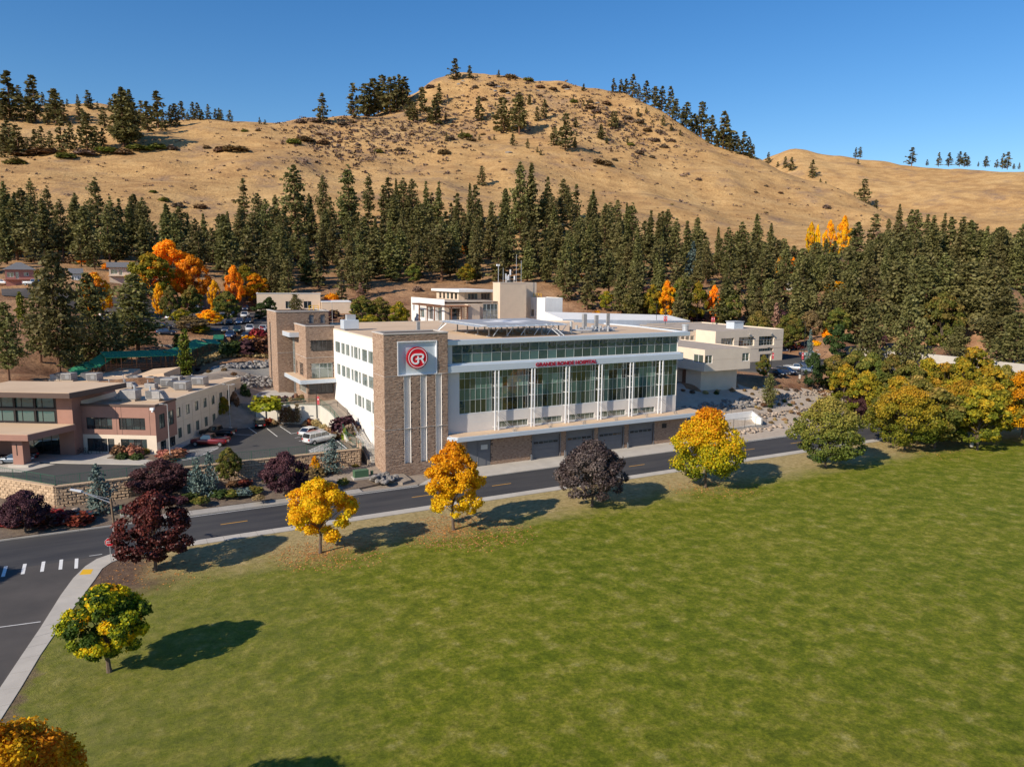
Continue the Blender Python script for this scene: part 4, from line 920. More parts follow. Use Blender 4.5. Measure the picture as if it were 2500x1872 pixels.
ubr = [(1.1, 2.7, 6.6, 8.8), (3.7, 5.4, 6.6, 8.8)]; ucr = [(a - 6.2, a - 6.2 + 1.15, 7.3, 8.85) for a in (6.4, 9.4, 12.4, 15.4, 18.4, 21.5, 24.6, 27.4)]
b1 = MB(); facade(med, b1, (0, 0), (0, 6.2), 4.75, 10.35, ubr, frame='bframe', gl='gl_pale', cols=2, rows=2); b1.build('upper_wall', MAT['brownw'], med)
b2 = MB(); facade(med, b2, (0, 0), (0, 6.2), 2.8, 4.75, [], frame='bframe'); b2.build('lower_wall', MAT['cream'], med)
for o_ in ((1.1, 2.5, 3.25, 4.72), (3.8, 5.3, 3.25, 4.72)):
    window(med, (0, 0), (0, 6.2), *o_, cols=2, frame='bframe', gl='gl_dark', depth=-.03)
lcr = [(a - 6.2, a - 6.2 + 1.15, 4.0, 5.6) for a in (6.5, 9.4, 12.4, 15.5, 18.5, 21.5, 24.5)]
b3 = MB(); facade(med, b3, (0, 6.2), (0, 30.7), 2.8, 10.35, ucr + lcr, frame='bframe', gl='gl_pale', cols=1); 
b3.build('side_wall', MAT['cream'], med)
b4 = MB().box(0.001, 6.2, 6.55, .03, 30.7, 6.6).box(0.001, 6.2, 9.2, .03, 30.7, 9.24)
for y in (8.2, 11.4, 14.3, 17.4, 20.4, 23.4): b4.box(.001, y, 2.9, .03, y + .06, 9.2)
b4.build('wall_joint', MAT['tan'], med)
bk2 = MB(); wall(bk2, (0, 30.7), (-34, 30.7), 2.8, 10.35); wall(bk2, (-34, 30.7), (-34, 10), 2.8, 10.35); wall(bk2, (-34, 10), (-22, 0), 2.8, 10.35); bk2.build('rear_wall', MAT['tan'], med)
MB().prism([(-33.9, 10), (-22, .1), (-.1, .1), (-.1, 30.6), (-33.9, 30.6)], 9.9, 10.2).build('roof', MAT['roof'], med)
pp_ = MB(); pp_.box(-11.5, -.12, 10.15, .14, .08, 10.48).box(-.08, .081, 10.15, .14, 6.2, 10.48); pp_.build('parapet', MAT['browndk'], med)
MB().box(-.08, 6.21, 10.15, .14, 30.8, 10.48).build('parapet', MAT['cream'], med)
MB().prism([(-34.1, 10), (-22, 0), (-21.9, .3), (-33.8, 10.2)], 10.15, 10.7).build('parapet', MAT['browndk'], med)
# low sloped roof monitors at the back
MB().hexa([(-28.5, 30.8, 9.9), (-22.5, 30.8, 9.9), (-22.5, 37, 9.9), (-28.5, 37, 9.9), (-28.5, 30.8, 10.3), (-24.6, 30.8, 10.1), (-23.0, 37, 10.9), (-27.0, 37, 11.0)]).build('sloped_roof', MAT['roof'], med)
MB().hexa([(-21.6, 31, 9.9), (-14.8, 31, 9.9), (-14.8, 37, 9.9), (-21.6, 37, 9.9), (-21.6, 31, 10.0), (-15.0, 31, 10.9), (-14.8, 37, 11.4), (-20.2, 37, 10.9)]).build('sloped_roof', MAT['roof'], med)
# tall entrance hall
tl = MB(); tops = [(1.6 + i * 2.83, 4.2 + i * 2.83, c, d) for i in range(3) for c, d in ((8.0, 9.75), (10.05, 11.55))] + [(5.2, 10.8, 3.05, 6.4)]
wall(tl, (-24.6, -2), (-11.3, -2), 2.8, 12.0, [(1.35, 10.75, 7.75, 11.7), (4.2, 11.0, 3.05, 6.6)], depth=.3); wall(tl, (-11.3, -2), (-11.3, 9), 2.8, 12.0); wall(tl, (-24.6, 9), (-24.6, -2), 2.8, 12.); wall(tl, (-11.3, 9), (-24.6, 9), 9, 12)
tl.build('entrance_hall', MAT['brownw'], med)
MB().box(-11.29, .1, 10.2, -11.2, 9, 10.9).build('flashing', MAT['cream'], med)
for i in range(3):
    a = 1.45 + i * 3.1
    for c, d in ((8.0, 9.7), (10.1, 11.6)): window(med, (-24.6, -2), (-11.3, -2), a, a + 2.85, c, d, cols=2, ws=[0, .35, 1], frame='bframe', gl='gl_sp', depth=.2, fw=.08)
ct = MB()
for i in range(4): x = -24.6 + 1.35 + i * 3.12; ct.box(x, -2.05, 7.75, x + .2, -1.75, 11.7)
ct.box(-23.2, -2.02, 9.7, -13.9, -1.78, 10.1).box(-23.2, -2.02, 7.75, -13.9, -1.78, 8.0).box(-23.2, -2.02, 11.6, -13.9, -1.78, 11.7); ct.build('window_surround', MAT['bframe'], med)
window(med, (-24.6, -2), (-11.3, -2), 4.2, 11.0, 3.05, 6.6, cols=5, rows=2, hs=[0, .62, 1], frame='bframe', gl='gl_dark', depth=.2, name='entrance_window')
tr_ = MB().prism([(-26.5, -4.6), (-9.8, -4.6), (-8.9, 0), (-7.7, 6.2), (-19.3, 6.2), (-26.5, 6)], 12.0, 12.75); tr_.build('hall_roof_edge', MAT['browndk'], med, bevel=.03)
MB().prism([(-26.4, -4.5), (-9.9, -4.5), (-8.95, .1), (-7.8, 6.1), (-19.3, 6.1), (-26.4, 5.9)], 12.74, 12.8).build('hall_roof', MAT['roof'], med)
cn = MB().prism([(-40, -9.7), (-12.7, -9.7), (-10.9, -2.02), (-40, -2.02)], 6.9, 7.75); cn.build('portico_canopy', MAT['brownw'], med, bevel=.03)
MB().prism([(-40, -9.6), (-12.8, -9.6), (-11.0, -2.1), (-40, -2.1)], 7.74, 7.8).build('portico_roof', MAT['roof'], med)
for x in (-15.9, -27):
    MB().box(x, -8.6, 3.3, x + 1.5, -7.2, 6.9).build('portico_column', MAT['brownw'], med); MB().box(x - .5, -9, 2.9, x + 2.4, -6.7, 3.32).build('column_base', MAT['conc'], med)
MB().box(-15.3, -8.63, 4.6, -15.18, -8.6, 6.2).build('column_light', MAT['black'], med)
MB().box(-32, -2, 2.9, -24.65, 6, 7).build('porch_wall', MAT['brownw'], med); window(med, (-32, -2), (-24.65, -2), .6, 5.6, 3.1, 6, cols=4, frame='bframe', gl='gl_dark', depth=-.02)
MB().box(-.5, -.5, 9.75, .05, -.12, 10.1).tube((-.2, -.3, 9.75), (-.2, -.35, 9.45), .14, n=8).build('wall_camera', MAT['signw'], med)

# air units on its roof
def hvac(fr, x, y, z, kind, label, rot=0., s=1.):
    s *= .84; t = thing('rooftop_air_unit', label, 'air conditioner', fr.w(x, y, z), fr.a + rot + random.choice((0, math.pi, 0)), 'air units on the medical building roof')
    if kind == 0:
        MB().box(-1.3 * s, -.9 * s, .35, 1.3 * s, .9 * s, 1.75 * s).build('cabinet', MAT['greybox'], t, bevel=.03)
        f = MB()
        for i in range(9): f.box(-1.2 * s, -.93 * s, .5 + i * .13, -.1, -.9 * s, .56 + i * .13)
        f.build('louvre', MAT['greydk'], t); h = MB()
        for i in range(2): h.hexa([(1.31 * s, -.8 * s + i * .9 * s, .5), (2.1 * s, -.8 * s + i * .9 * s, .4), (2.1 * s, -.1 * s + i * .9 * s, .4), (1.31 * s, -.1 * s + i * .9 * s, .5), (1.31 * s, -.8 * s + i * .9 * s, 1.5 * s), (1.5 * s, -.8 * s + i * .9 * s, 1.45 * s), (1.5 * s, -.1 * s + i * .9 * s, 1.45 * s), (1.31 * s, -.1 * s + i * .9 * s, 1.5 * s)])
        tag(h.build('hood', MAT['greybox'], t), kind='stuff')
        MB().tube((-.7, 0, 1.75 * s), (-.7, 0, 2.5 * s), .16, n=8).build('flue', MAT['silver'], t)
    elif kind == 1:
        MB().box(-1.1 * s, -1.0 * s, .3, .9 * s, 1.0 * s, 1.5 * s).build('cabinet', MAT['greybox'], t, bevel=.03); MB().box(-.2, -1.02 * s, .5, .5, -1.0 * s, 1.2).build('side_panel', MAT['silver'], t)
        MB().hexa([(-2.3 * s, -.9 * s, 1.1), (-1.11 * s, -.9 * s, .4), (-1.11 * s, .9 * s, .4), (-2.3 * s, .9 * s, 1.1), (-2.0 * s, -.9 * s, 1.6 * s), (-1.11 * s, -.9 * s, 1.5 * s), (-1.11 * s, .9 * s, 1.5 * s), (-2.0 * s, .9 * s, 1.6 * s)]).build('intake_hood', MAT['hood'], t)
        f = MB(); 
        for i in range(7): f.box(-1.0 * s, -1.03 * s, .4 + i * .14, .8 * s, -1.0 * s, .46 + i * .14)
        f.build('louvre', MAT['greydk'], t)
    else:
        MB().box(-.9 * s, -.6 * s, .15, .9 * s, .6 * s, 1.0 * s).build('cabinet', MAT['greybox'], t, bevel=.03); disc_ = MB().tube((0, 0, 1.0 * s), (0, 0, 1.12 * s), .45 * s, n=14); disc_.build('fan_guard', MAT['greydk'], t)
    MB().box(-1.1 * s, -.8 * s, 0, 1.1 * s, .8 * s, .3).build('roof_curb', MAT['roof2'], t)
hl = [(-6.4, 4.9, 0, 1.15, 'large grey air unit nearest the brown front wing, beside the entrance hall'), (-2.7, 5.2, 0, 1.05, 'large grey air unit above the brown front corner of the medical roof'), (-9.3, 16.2, 2, 1.2, 'low grey box unit in the middle of the medical roof'), (-13.0, 15.8, 0, .8, 'grey air unit tucked behind the entrance hall roof'),
      (-16.4, 24.2, 1, .9, 'silver unit before the sloped roof monitor'), (-13.9, 24.5, 2, 1.1, 'small grey unit beside the sloped roof monitor'), (-7.4, 18.8, 1, 1.25, 'silver hooded unit third from the right roof edge'), (-3.2, 15.2, 1, 1.25, 'silver hooded unit close to the right roof edge'), (-9.7, 25.6, 2, 1.2, 'upright grey unit at the back of the medical roof'),
      (-3.0, 21., 1, 1.25, 'silver hooded unit at the far right of the medical roof'), (-28.8, 24, 1, 1.15, 'silver hooded unit on the far left back of the roof'), (-31.5, 24.6, 2, 1.3, 'grey low unit next to the hooded one on the far left back'), (-24, 24, 1, 1.2, 'silver hooded unit behind the tall entrance roof'), (-30, 12.5, 2, 1.5, 'pale box unit low behind the left parapet')]
for x, y, k, s_, lb in hl: hvac(FL, x, y, 10.22, k, lb, 0, s_)
rp = random.Random(9)
for i, (x, y) in enumerate([(-19, 20), (-12, 20), (-5, 10), (-20, 26), (-8, 28)]):
    o = MB().tube((0, 0, 0), (0, 0, .9), .07, n=8).tube((0, 0, .85), (0, 0, 1.0), .12, n=8).build('vent_pipe', MAT['silver']); o.location = FL.w(x, y, 10.2); tag(o, 'thin vent pipe on the medical roof, ' + ('behind the entrance hall', 'in the middle of the roof', 'near the right edge', 'at the far left back', 'near the back edge')[i], 'vent pipe', 'vent pipes on the medical roof')

# ================================================================ cantilevered white building and right wing
cu_ = fthing(FU, 'cantilevered_building', 'cream box building overhanging its smaller base on the gravel slope', 'building', 111, 118, 7)
up = MB(); facade(cu_, up, (105.1, 112.3), (117.7, 112.3), 11.0, 15.4, [(.15, 2.1, 12.6, 14.25), (10.3, 12.3, 12.6, 14.3)], frame='signw', gl='gl_win', cols=2, fw=.08)
facade(cu_, up, (105.1, 134), (105.1, 112.3), 11.0, 15.4, [(13.2, 15.4, 12.6, 14.3), (18.4, 21.3, 12.6, 14.3)], frame='signw', gl='gl_win', cols=2, fw=.08)
wall(up, (117.7, 112.3), (117.7, 134), 11., 15.4); up.face([(105.1, 112.3, 11.0), (105.1, 134, 11.), (117.7, 134, 11.), (117.7, 112.3, 11.)]); up.build('upper_box', MAT['cream'], cu_)
MB().box(105.2, 112.4, 15.1, 117.6, 134, 15.25).build('roof', MAT['roof2'], cu_)
lo = MB(); wall(lo, (106.4, 114.5), (116.3, 114.5), 5.5, 11.0); wall(lo, (106.4, 119), (106.4, 114.5), 5.5, 11.0); wall(lo, (116.3, 114.5), (116.3, 134), 5.5, 11); wall(lo, (108.2, 134), (108.2, 119.0), 5.5, 11.); lo.build('base_wall', MAT['cream'], cu_)
MB().box(107.6, 119.4, 6.2, 108.15, 121.5, 10.2).build('rust_door', MAT['rust'], cu_)
MB().box(105.08, 112.28, 13.3, 117.72, 112.3, 13.32).build('wall_joint', MAT['tan'], cu_)
rw = fthing(FU, 'right_wing', 'cream hospital wing with three wide dark windows beside the right car park', 'building', 150, 150, 7.2)
m1 = MB(); facade(rw, m1, (137.4, 143.2), (162., 143.2), 6.5, 16.0, [(2., 6.5, 12.2, 14.1, dict(cols=5)), (8.2, 13.8, 11.8, 14.2, dict(cols=5, rows=3)), (15.5, 21.2, 11.7, 14.2, dict(cols=5, rows=3)), (15.6, 21.0, 10.1, 10.9, dict(cols=6)), (16.2, 20.5, 7.3, 9.4, dict(cols=3))], frame='alu', gl='gl_dark', depth=.5)
wall(m1, (137.4, 150.5), (137.4, 143.2), 6.5, 16); wall(m1, (162., 143.2), (162, 175), 6.5, 16.); wall(m1, (162, 175), (137, 175), 8, 16); m1.build('front_wall', MAT['cream'], rw)
MB().box(137.6, 143.4, 15.5, 161.8, 174.9, 15.7).build('roof', MAT['roof2'], rw); MB().box(137.38, 143.15, 13.2, 162.02, 143.2, 13.22).box(137.38, 143.15, 10.9 + .1, 162.02, 143.2, 11.02).build('wall_joint', MAT['tan'], rw)
m2 = MB(); facade(rw, m2, (118, 150.5), (137.4, 150.5), 6.5, 15.6, [(12.5, 14, 13.2, 14.4), (14.4, 15.6, 13.2, 14.4), (16, 17.2, 13.2, 14.4), (17.6, 18.8, 13.2, 14.4)], frame='alu', gl='gl_dark', cols=1); m2.build('link_wall', MAT['cream'], rw)
MB().box(100, 150.7, 15.1, 137.3, 174, 15.3).build('link_roof', MAT['silver'], rw)
for x in (149, 157): MB().box(x, 142.6, 14.75, x + .5, 143.15, 14.95).build('wall_lamp', MAT['greybox'], rw)
o = fthing(FU, 'rooftop_unit', 'pale metal box unit on the roof of the right wing', 'air conditioner', 153, 152, 15.7); MB().box(151.5, 151, 15.7, 155, 154, 17.6).build('cabinet', MAT['metalw'], o); MB().box(151.3, 150.8, 17.6, 155.2, 154.2, 17.75).build('cap', MAT['silver'], o)
o = fthing(FU, 'roof_vent', 'round silver exhaust vent at the roof joint of the right wing', 'vent', 135, 152, 15.3); MB().tube((135, 152, 15.3), (135, 152, 17), .8, n=14).build('drum', MAT['silver'], o); MB().tube((135, 152, 17), (135, 152, 17.3), .95, n=14).build('cap', MAT['alu'], o)
hb = fthing(FU, 'white_roof_block', 'long white sloping parapet of the low roof behind the glass block', 'building', 130, 185, 12)
MB().prism([(108, 170), (160, 178), (158, 186), (112, 186)], 9, [18.2, 16.2, 17.6, 19.4]).build('roof_block', MAT['white'], hb)

# ================================================================ older hospital block behind
rh = fthing(FU, 'rear_hospital_block', 'white older hospital block with shaded fronts coloured tan and a blank tower behind the helipad', 'building', 98, 200, 12)
m1 = MB(); sw_ = [(221 - b_, 221 - a_, c, d) for a_, b_, c, d in ((210.1, 214.9, 16.9, 19.3), (203.5, 208.0, 16.7, 20.7), (196.9, 201.5, 16.6, 20.8), (218.0, 219.4, 18.6, 20.4))]
facade(rh, m1, (84.5, 221), (84.5, 195), 10, 22.8, sw_, depth=1.0, frame='rust', gl='gl_dark', cols=2); m1.build('white_side_wall', MAT['white'], rh)
m1 = MB(); facade(rh, m1, (84.5, 195), (96.3, 195), 10, 21.6, [(1.5, 4.9, 15, 20.3)], depth=1.2, frame='rust', gl='gl_dark', cols=2); m1.build('front_wall', MAT['tan'], rh); MB().box(84.8, 195.3, 22.0, 102, 221, 22.2).build('wing_roof', MAT['roof2'], rh)  # shade of the fronts put into the wall colour: tan beside the white side
MB().box(90.8, 193, 10, 94.6, 194.98, 21.5).build('tan_shade_pier', MAT['tan'], rh)
m2 = MB(); facade(rh, m2, (96.3, 194.9), (101.6, 194.9), 10, 21.7, [(.3, 5.1, 13, 21.5, dict(cols=4, rows=5))], frame='metalw', gl='gl_dark'); m2.build('stair_wall', MAT['tan'], rh)
MB().box(101.6, 194, 10, 110.4, 198.5, 27.5).build('blank_tower', MAT['tan'], rh); MB().box(101.5, 193.9, 27.5, 110.5, 198.6, 27.65).build('coping', MAT['cream'], rh); MB().box(101.6, 193.97, 21.5, 110.4, 194, 21.56).build('wall_joint', MAT['cream'], rh)
MB().box(110.41, 199, 10, 116.8, 204, 27.6).build('rear_tower', MAT['tan'], rh)
m3 = MB(); wall(m3, (114.8, 190.5), (120.9, 190.5), 10, 23.2); wall(m3, (114.8, 200), (114.8, 190.5), 10, 23.2, [(1.2, 3.0, 17.5, 19.5)]); wall(m3, (120.9, 190.5), (120.9, 200), 10, 23.2); m3.box(114.9, 190.6, 22.9, 120.8, 200, 23.1); m3.build('white_block', MAT['white'], rh)
m4 = MB(); facade(rh, m4, (94.3, 207), (105.5, 207), 20, 24.6, [(2.0, 6.4, 22.3, 24.2, dict(cols=4)), (7.6, 10.6, 22.3, 24.2, dict(cols=3))], frame='tan', gl='gl_dark', cols=1); facade(rh, m4, (94.3, 224), (94.3, 207), 20, 24.6, [(2 + q * 3.0, 4.0 + q * 3.0, 22.3, 24.3) for q in range(5)], frame='tan', gl='gl_dark', cols=1); m4.build('penthouse_wall', MAT['tan'], rh)
MB().box(93.3, 204.6, 24.6, 106, 226, 25.3).build('penthouse_roof', MAT['white'], rh)
pg_ = fthing(FU, 'roof_pergola', 'rust coloured steel pergola on the terrace of the rear hospital block', 'pergola', 85, 193.6, 20)
mm = MB()
for v in (197, 202.5, 208.6): mm.box(82.2, v, 14, 82.5, v + .3, 21)
for u in (85.5, 88.5, 90.4): mm.box(u, 192.6, 14, u + .3, 192.9, 21)
for v in np.arange(194, 214, .8): mm.box(81.8, v, 21.01, 84.4, v + .14, 21.25)
for u in np.arange(84.6, 91, .8): mm.box(u, 191.8, 21.01, u + .14, 194.9, 21.25)
mm.box(82.2, 192.6, 20.75, 82.5, 214, 21).box(82.51, 192.6, 20.75, 91, 192.9, 21); mm.build('frame', MAT['rust'], pg_)
yr = fthing(FU, 'roof_guard_rail', 'yellow guard rail on the white block right of the blank tower', 'railing', 116.5, 195, 23)
mm = MB(); [mm.tube((115.2 + i * .9, 198, 23.05), (115.2 + i * .9, 198, 24.3), .07) for i in range(4)]; [mm.tube((115.2, 198, z), (117.9, 198, z), .06) for z in (23.7, 24.3)]; mm.build('rails', MAT['yellow'], yr)
yr = fthing(FU, 'roof_guard_rail', 'yellow guard rail on top of the brown stair tower', 'railing', 36, 152, 22.5)
mm = MB(); [mm.tube((36 + i * .9, 150.5, 22.6), (36 + i * .9, 150.5, 23.5), .06) for i in range(3)]; [mm.tube((36, 150.5, z), (37.8, 150.5, z), .05) for z in (23.0, 23.5)]; mm.build('rails', MAT['yellow'], yr)
for i, (u, h_, lb, w_) in enumerate([(102.6, 5.3, 'tall pole with a camera at the left of the tower roof', .09), (104.2, 4.2, 'thin antenna second from the left on the blank tower', .06), (108.6, 8.2, 'tallest thin antenna on the blank tower', .06), (112.5, 6.6, 'thin white antenna above the rear tower', .06)]):
    t = fthing(FU, 'roof_antenna', lb, 'antenna', u, 198 if u < 112 else 201, 27.6); MB().tube((u, 197 if u < 110 else 201, 27.6), (u, 197 if u < 110 else 201, 27.6 + h_), w_, n=6).build('mast', MAT['silver'], t)
    if i == 0: MB().box(u - .1, 197.8, 32.4, u + .9, 198.2, 32.9).build('camera_head', MAT['signw'], t)
t = fthing(FU, 'antenna_cluster', 'cluster of white panel antennas on top of the blank tower', 'antenna', 106.3, 198, 27.6)
for i, (dx, z0_, h_) in enumerate([(-.9, 28.6, 1.6), (-.5, 28.2, 1.3), (0, 28.3, 1.6), (.6, 29.7, 1.7), (2.0, 28.4, 1.2)]): MB().box(106.3 + dx, 197.7, z0_, 106.6 + dx, 198, z0_ + h_).tube((106.45 + dx, 198.1, 27.6), (106.45 + dx, 198.1, z0_ + h_), .05).build('antenna_panel', MAT['signw'], t)

# ---------------------------------------------------------------- clinic and houses behind on the left
def pxbox(name, label, cat, pxl, pxr, ytop, ybase, D, depth, mt, ang=0., extra=None):
    a, b = at_d(pxl, ybase, D), at_d(pxr, ybase, D); wdt = math.dist(a[:2], b[:2]); z0_ = a[2]; z1_ = at_d(pxl, ytop, D)[2]
    an = math.atan2(b[1] - a[1], b[0] - a[0]) + ang; fr = Frame(a[:2], an); t = fthing(fr, name, label, cat, 0, 0, z0_); return fr, t, wdt, z0_, z1_
fr, t, wd, z0_, z1_ = pxbox('clinic_building', 'tan flat roofed clinic behind the trees left of the rear hospital', 'building', 628, 783, 717, 760, 255, 14, 'tan')
m1 = MB(); facade(t, m1, (0, 0), (wd, 0), z0_ - 3, z1_, [(8.8, 10.5, z0_ + .8, z0_ + 3.2), (14.5, 17, z0_ + .8, z0_ + 3.2), (3, 4.5, z0_ + .8, z0_ + 3.2)], frame='signw', gl='gl_dark'); wall(m1, (0, 14), (0, 0), z0_ - 3, z1_); wall(m1, (wd, 0), (wd, 14), z0_ - 3, z1_); m1.build('walls', MAT['tan'], t)
MB().box(.2, .2, z1_ - .4, wd - .2, 14, z1_ - .25).build('roof', MAT['roof2'], t); MB().box(-.15, -.15, z1_, wd + .15, .2, z1_ + .2).box(-.15, .21, z1_, .2, 14, z1_ + .2).build('coping', MAT['white'], t)
MB().box(wd + .2, -4, z0_ - 3, wd + 9.5, 9, z0_ + 3.0).build('low_wing', MAT['tan'], t); MB().box(wd + .1, -4.1, z0_ + 3, wd + 9.6, 9.1, z0_ + 3.2).build('coping', MAT['white'], t)
for (pl, pr, yt, yb, D, mt, lb, nm, fl2) in [(14, 84, 658, 688, 262, 'pink', 'pink two storey house with a grey hipped roof at the left edge', 'pink_house', 1), (268, 336, 652, 690, 275, 'cream', 'cream house with a grey roof beside the orange maple', 'cream_house', 0), (176, 200, 668, 700, 270, 'white', 'small white house mostly hidden by the left pines', 'white_house', 0)]:
    fr, t, wd, z0_, z1_ = pxbox(nm, lb, 'house', pl, pr, yt, yb, D, 8, mt); z0_ -= .5; mid = z0_ + (z1_ - z0_) * .1
    m1 = MB(); facade(t, m1, (0, 0), (wd, 0), z0_ - 3, z1_, [(wd * .06, wd * .3, z1_ - 2.2, z1_ - .8), (wd * .36, wd * .47, z1_ - 2.6, z1_ - .7), (wd * .65, wd * .82, z1_ - 1.8, z1_ - .8)], frame='signw', gl='gl_pale'); wall(m1, (0, 8), (0, 0), z0_ - 3, z1_); wall(m1, (wd, 0), (wd, 8), z0_ - 3, z1_); m1.build('walls', MAT[mt], t)
    MB().box(-.3, -1.1, z1_ - 2.9, wd + .2, -.02, z1_ - 2.7).build('balcony', MAT[mt], t)
    ov = .7; r = MB()
    if fl2: A = [(-ov, -ov, z1_), (wd + ov, -ov, z1_), (wd + ov, 8 + ov, z1_), (-ov, 8 + ov, z1_)]; p0, p1 = (wd * .42, 4, z1_ + 2.1), (wd * .6, 4, z1_ + 2.1); r.face([A[0], A[1], p1, p0]); r.face([A[1], A[2], p1]); r.face([A[2], A[3], p0, p1]); r.face([A[3], A[0], p0]); r.face(A[::-1])
    else: r.face([(-ov, -ov, z1_), (wd + ov, -ov, z1_), (wd + ov, 4, z1_ + 1.6), (-ov, 4, z1_ + 1.6)]); r.face([(-ov, 4, z1_ + 1.6), (wd + ov, 4, z1_ + 1.6), (wd + ov, 8 + ov, z1_), (-ov, 8 + ov, z1_)]); r.box(-ov, -ov, z1_ - .15, wd + ov, 8 + ov, z1_ - .01)
    r.build('roof', MAT['slate'], t)
for pl, pr, yt, yb, D, lb in [(2040, 2085, 706, 722, 300, 'house with a grey shingle roof half hidden in the right wood'), (1920, 1975, 690, 712, 300, 'small dark roofed house deep in the right wood')]:
    fr, t, wd, z0_, z1_ = pxbox('wooded_house', lb, 'house', pl, pr, yt, yb, D, 8, 'cream'); MB().box(0, 0, z0_ - 3, wd, 8, z1_).build('walls', MAT['greybox'], t)
    MB().hexa([(-.6, -.6, z1_), (wd + .6, -.6, z1_), (wd + .6, 8.6, z1_), (-.6, 8.6, z1_), (-.6, 3.9, z1_ + 1.8), (wd + .6, 3.9, z1_ + 1.8), (wd + .6, 4.1, z1_ + 1.8), (-.6, 4.1, z1_ + 1.8)]).build('roof', MAT['slate'], t)

# ---------------------------------------------------------------- retaining walls
def wallrun(name, label, pts, zb_, zt_, mt, th=.4, cap=None, cat='wall'):
    t = thing(name, label, cat, (*pts[0], zb_[0])); m1 = MB(); mc = MB()
    for i, (a, b) in enumerate(zip(pts, pts[1:])):
        dx, dy = b[0] - a[0], b[1] - a[1]; l = math.hypot(dx, dy); nx_, ny_ = -dy / l * th, dx / l * th
        m1.prism([(a[0], a[1]), (b[0], b[1]), (b[0] + nx_, b[1] + ny_), (a[0] + nx_, a[1] + ny_)], [zb_[i], zb_[i + 1]] * 1 + [zb_[i + 1], zb_[i]], [zt_[i], zt_[i + 1], zt_[i + 1], zt_[i]])
    m1.build('wall_face', MAT[mt], t, off=(*pts[0], zb_[0])); return t
w3 = lambda L_: [W(*p)[:2] for p in L_]
CWP = [at_z(626, 1034.5, 3)[:2], at_z(782, 1038, 3)[:2], at_z(806, 1048, 3)[:2], at_z(828, 1062, 3)[:2], at_z(846, 1082, 3)[:2]]
wallrun('concrete_retaining_wall', 'pale concrete retaining wall with small vines behind the lower car park', CWP, [2.8] * 5, [6.6, 6.6, 6.0, 5.0, 3.6], 'concp', th=.35)
pts = [at_d(px, 850, WD(px))[:2] for px in range(2035, 2700, 40)]
wallrun('long_concrete_wall', 'long pale concrete wall behind the right car park below the slope', pts, [6] * len(pts), [7.8, 10.2] + [11.0] * (len(pts) - 2), 'conc', th=.5)
pts = [at_d(px, 830, D)[:2] for px, D in ((270, 196), (330, 193), (400, 190), (450, 190))]
wallrun('car_park_wall', 'grey concrete wall holding the upper car park behind the two tall pines', pts, [8] * 4, [13.2, 13.2, 13.2, 13.4], 'concd', th=.5)
pts = [at_d(px, 915, D)[:2] for px, D in ((-40, 162), (30, 161), (70, 160))]
wallrun('low_concrete_wall', 'low pale concrete wall behind the left roof of the medical building', pts, [5] * 3, [9.0, 8.6, 8.4], 'conc', th=.4)
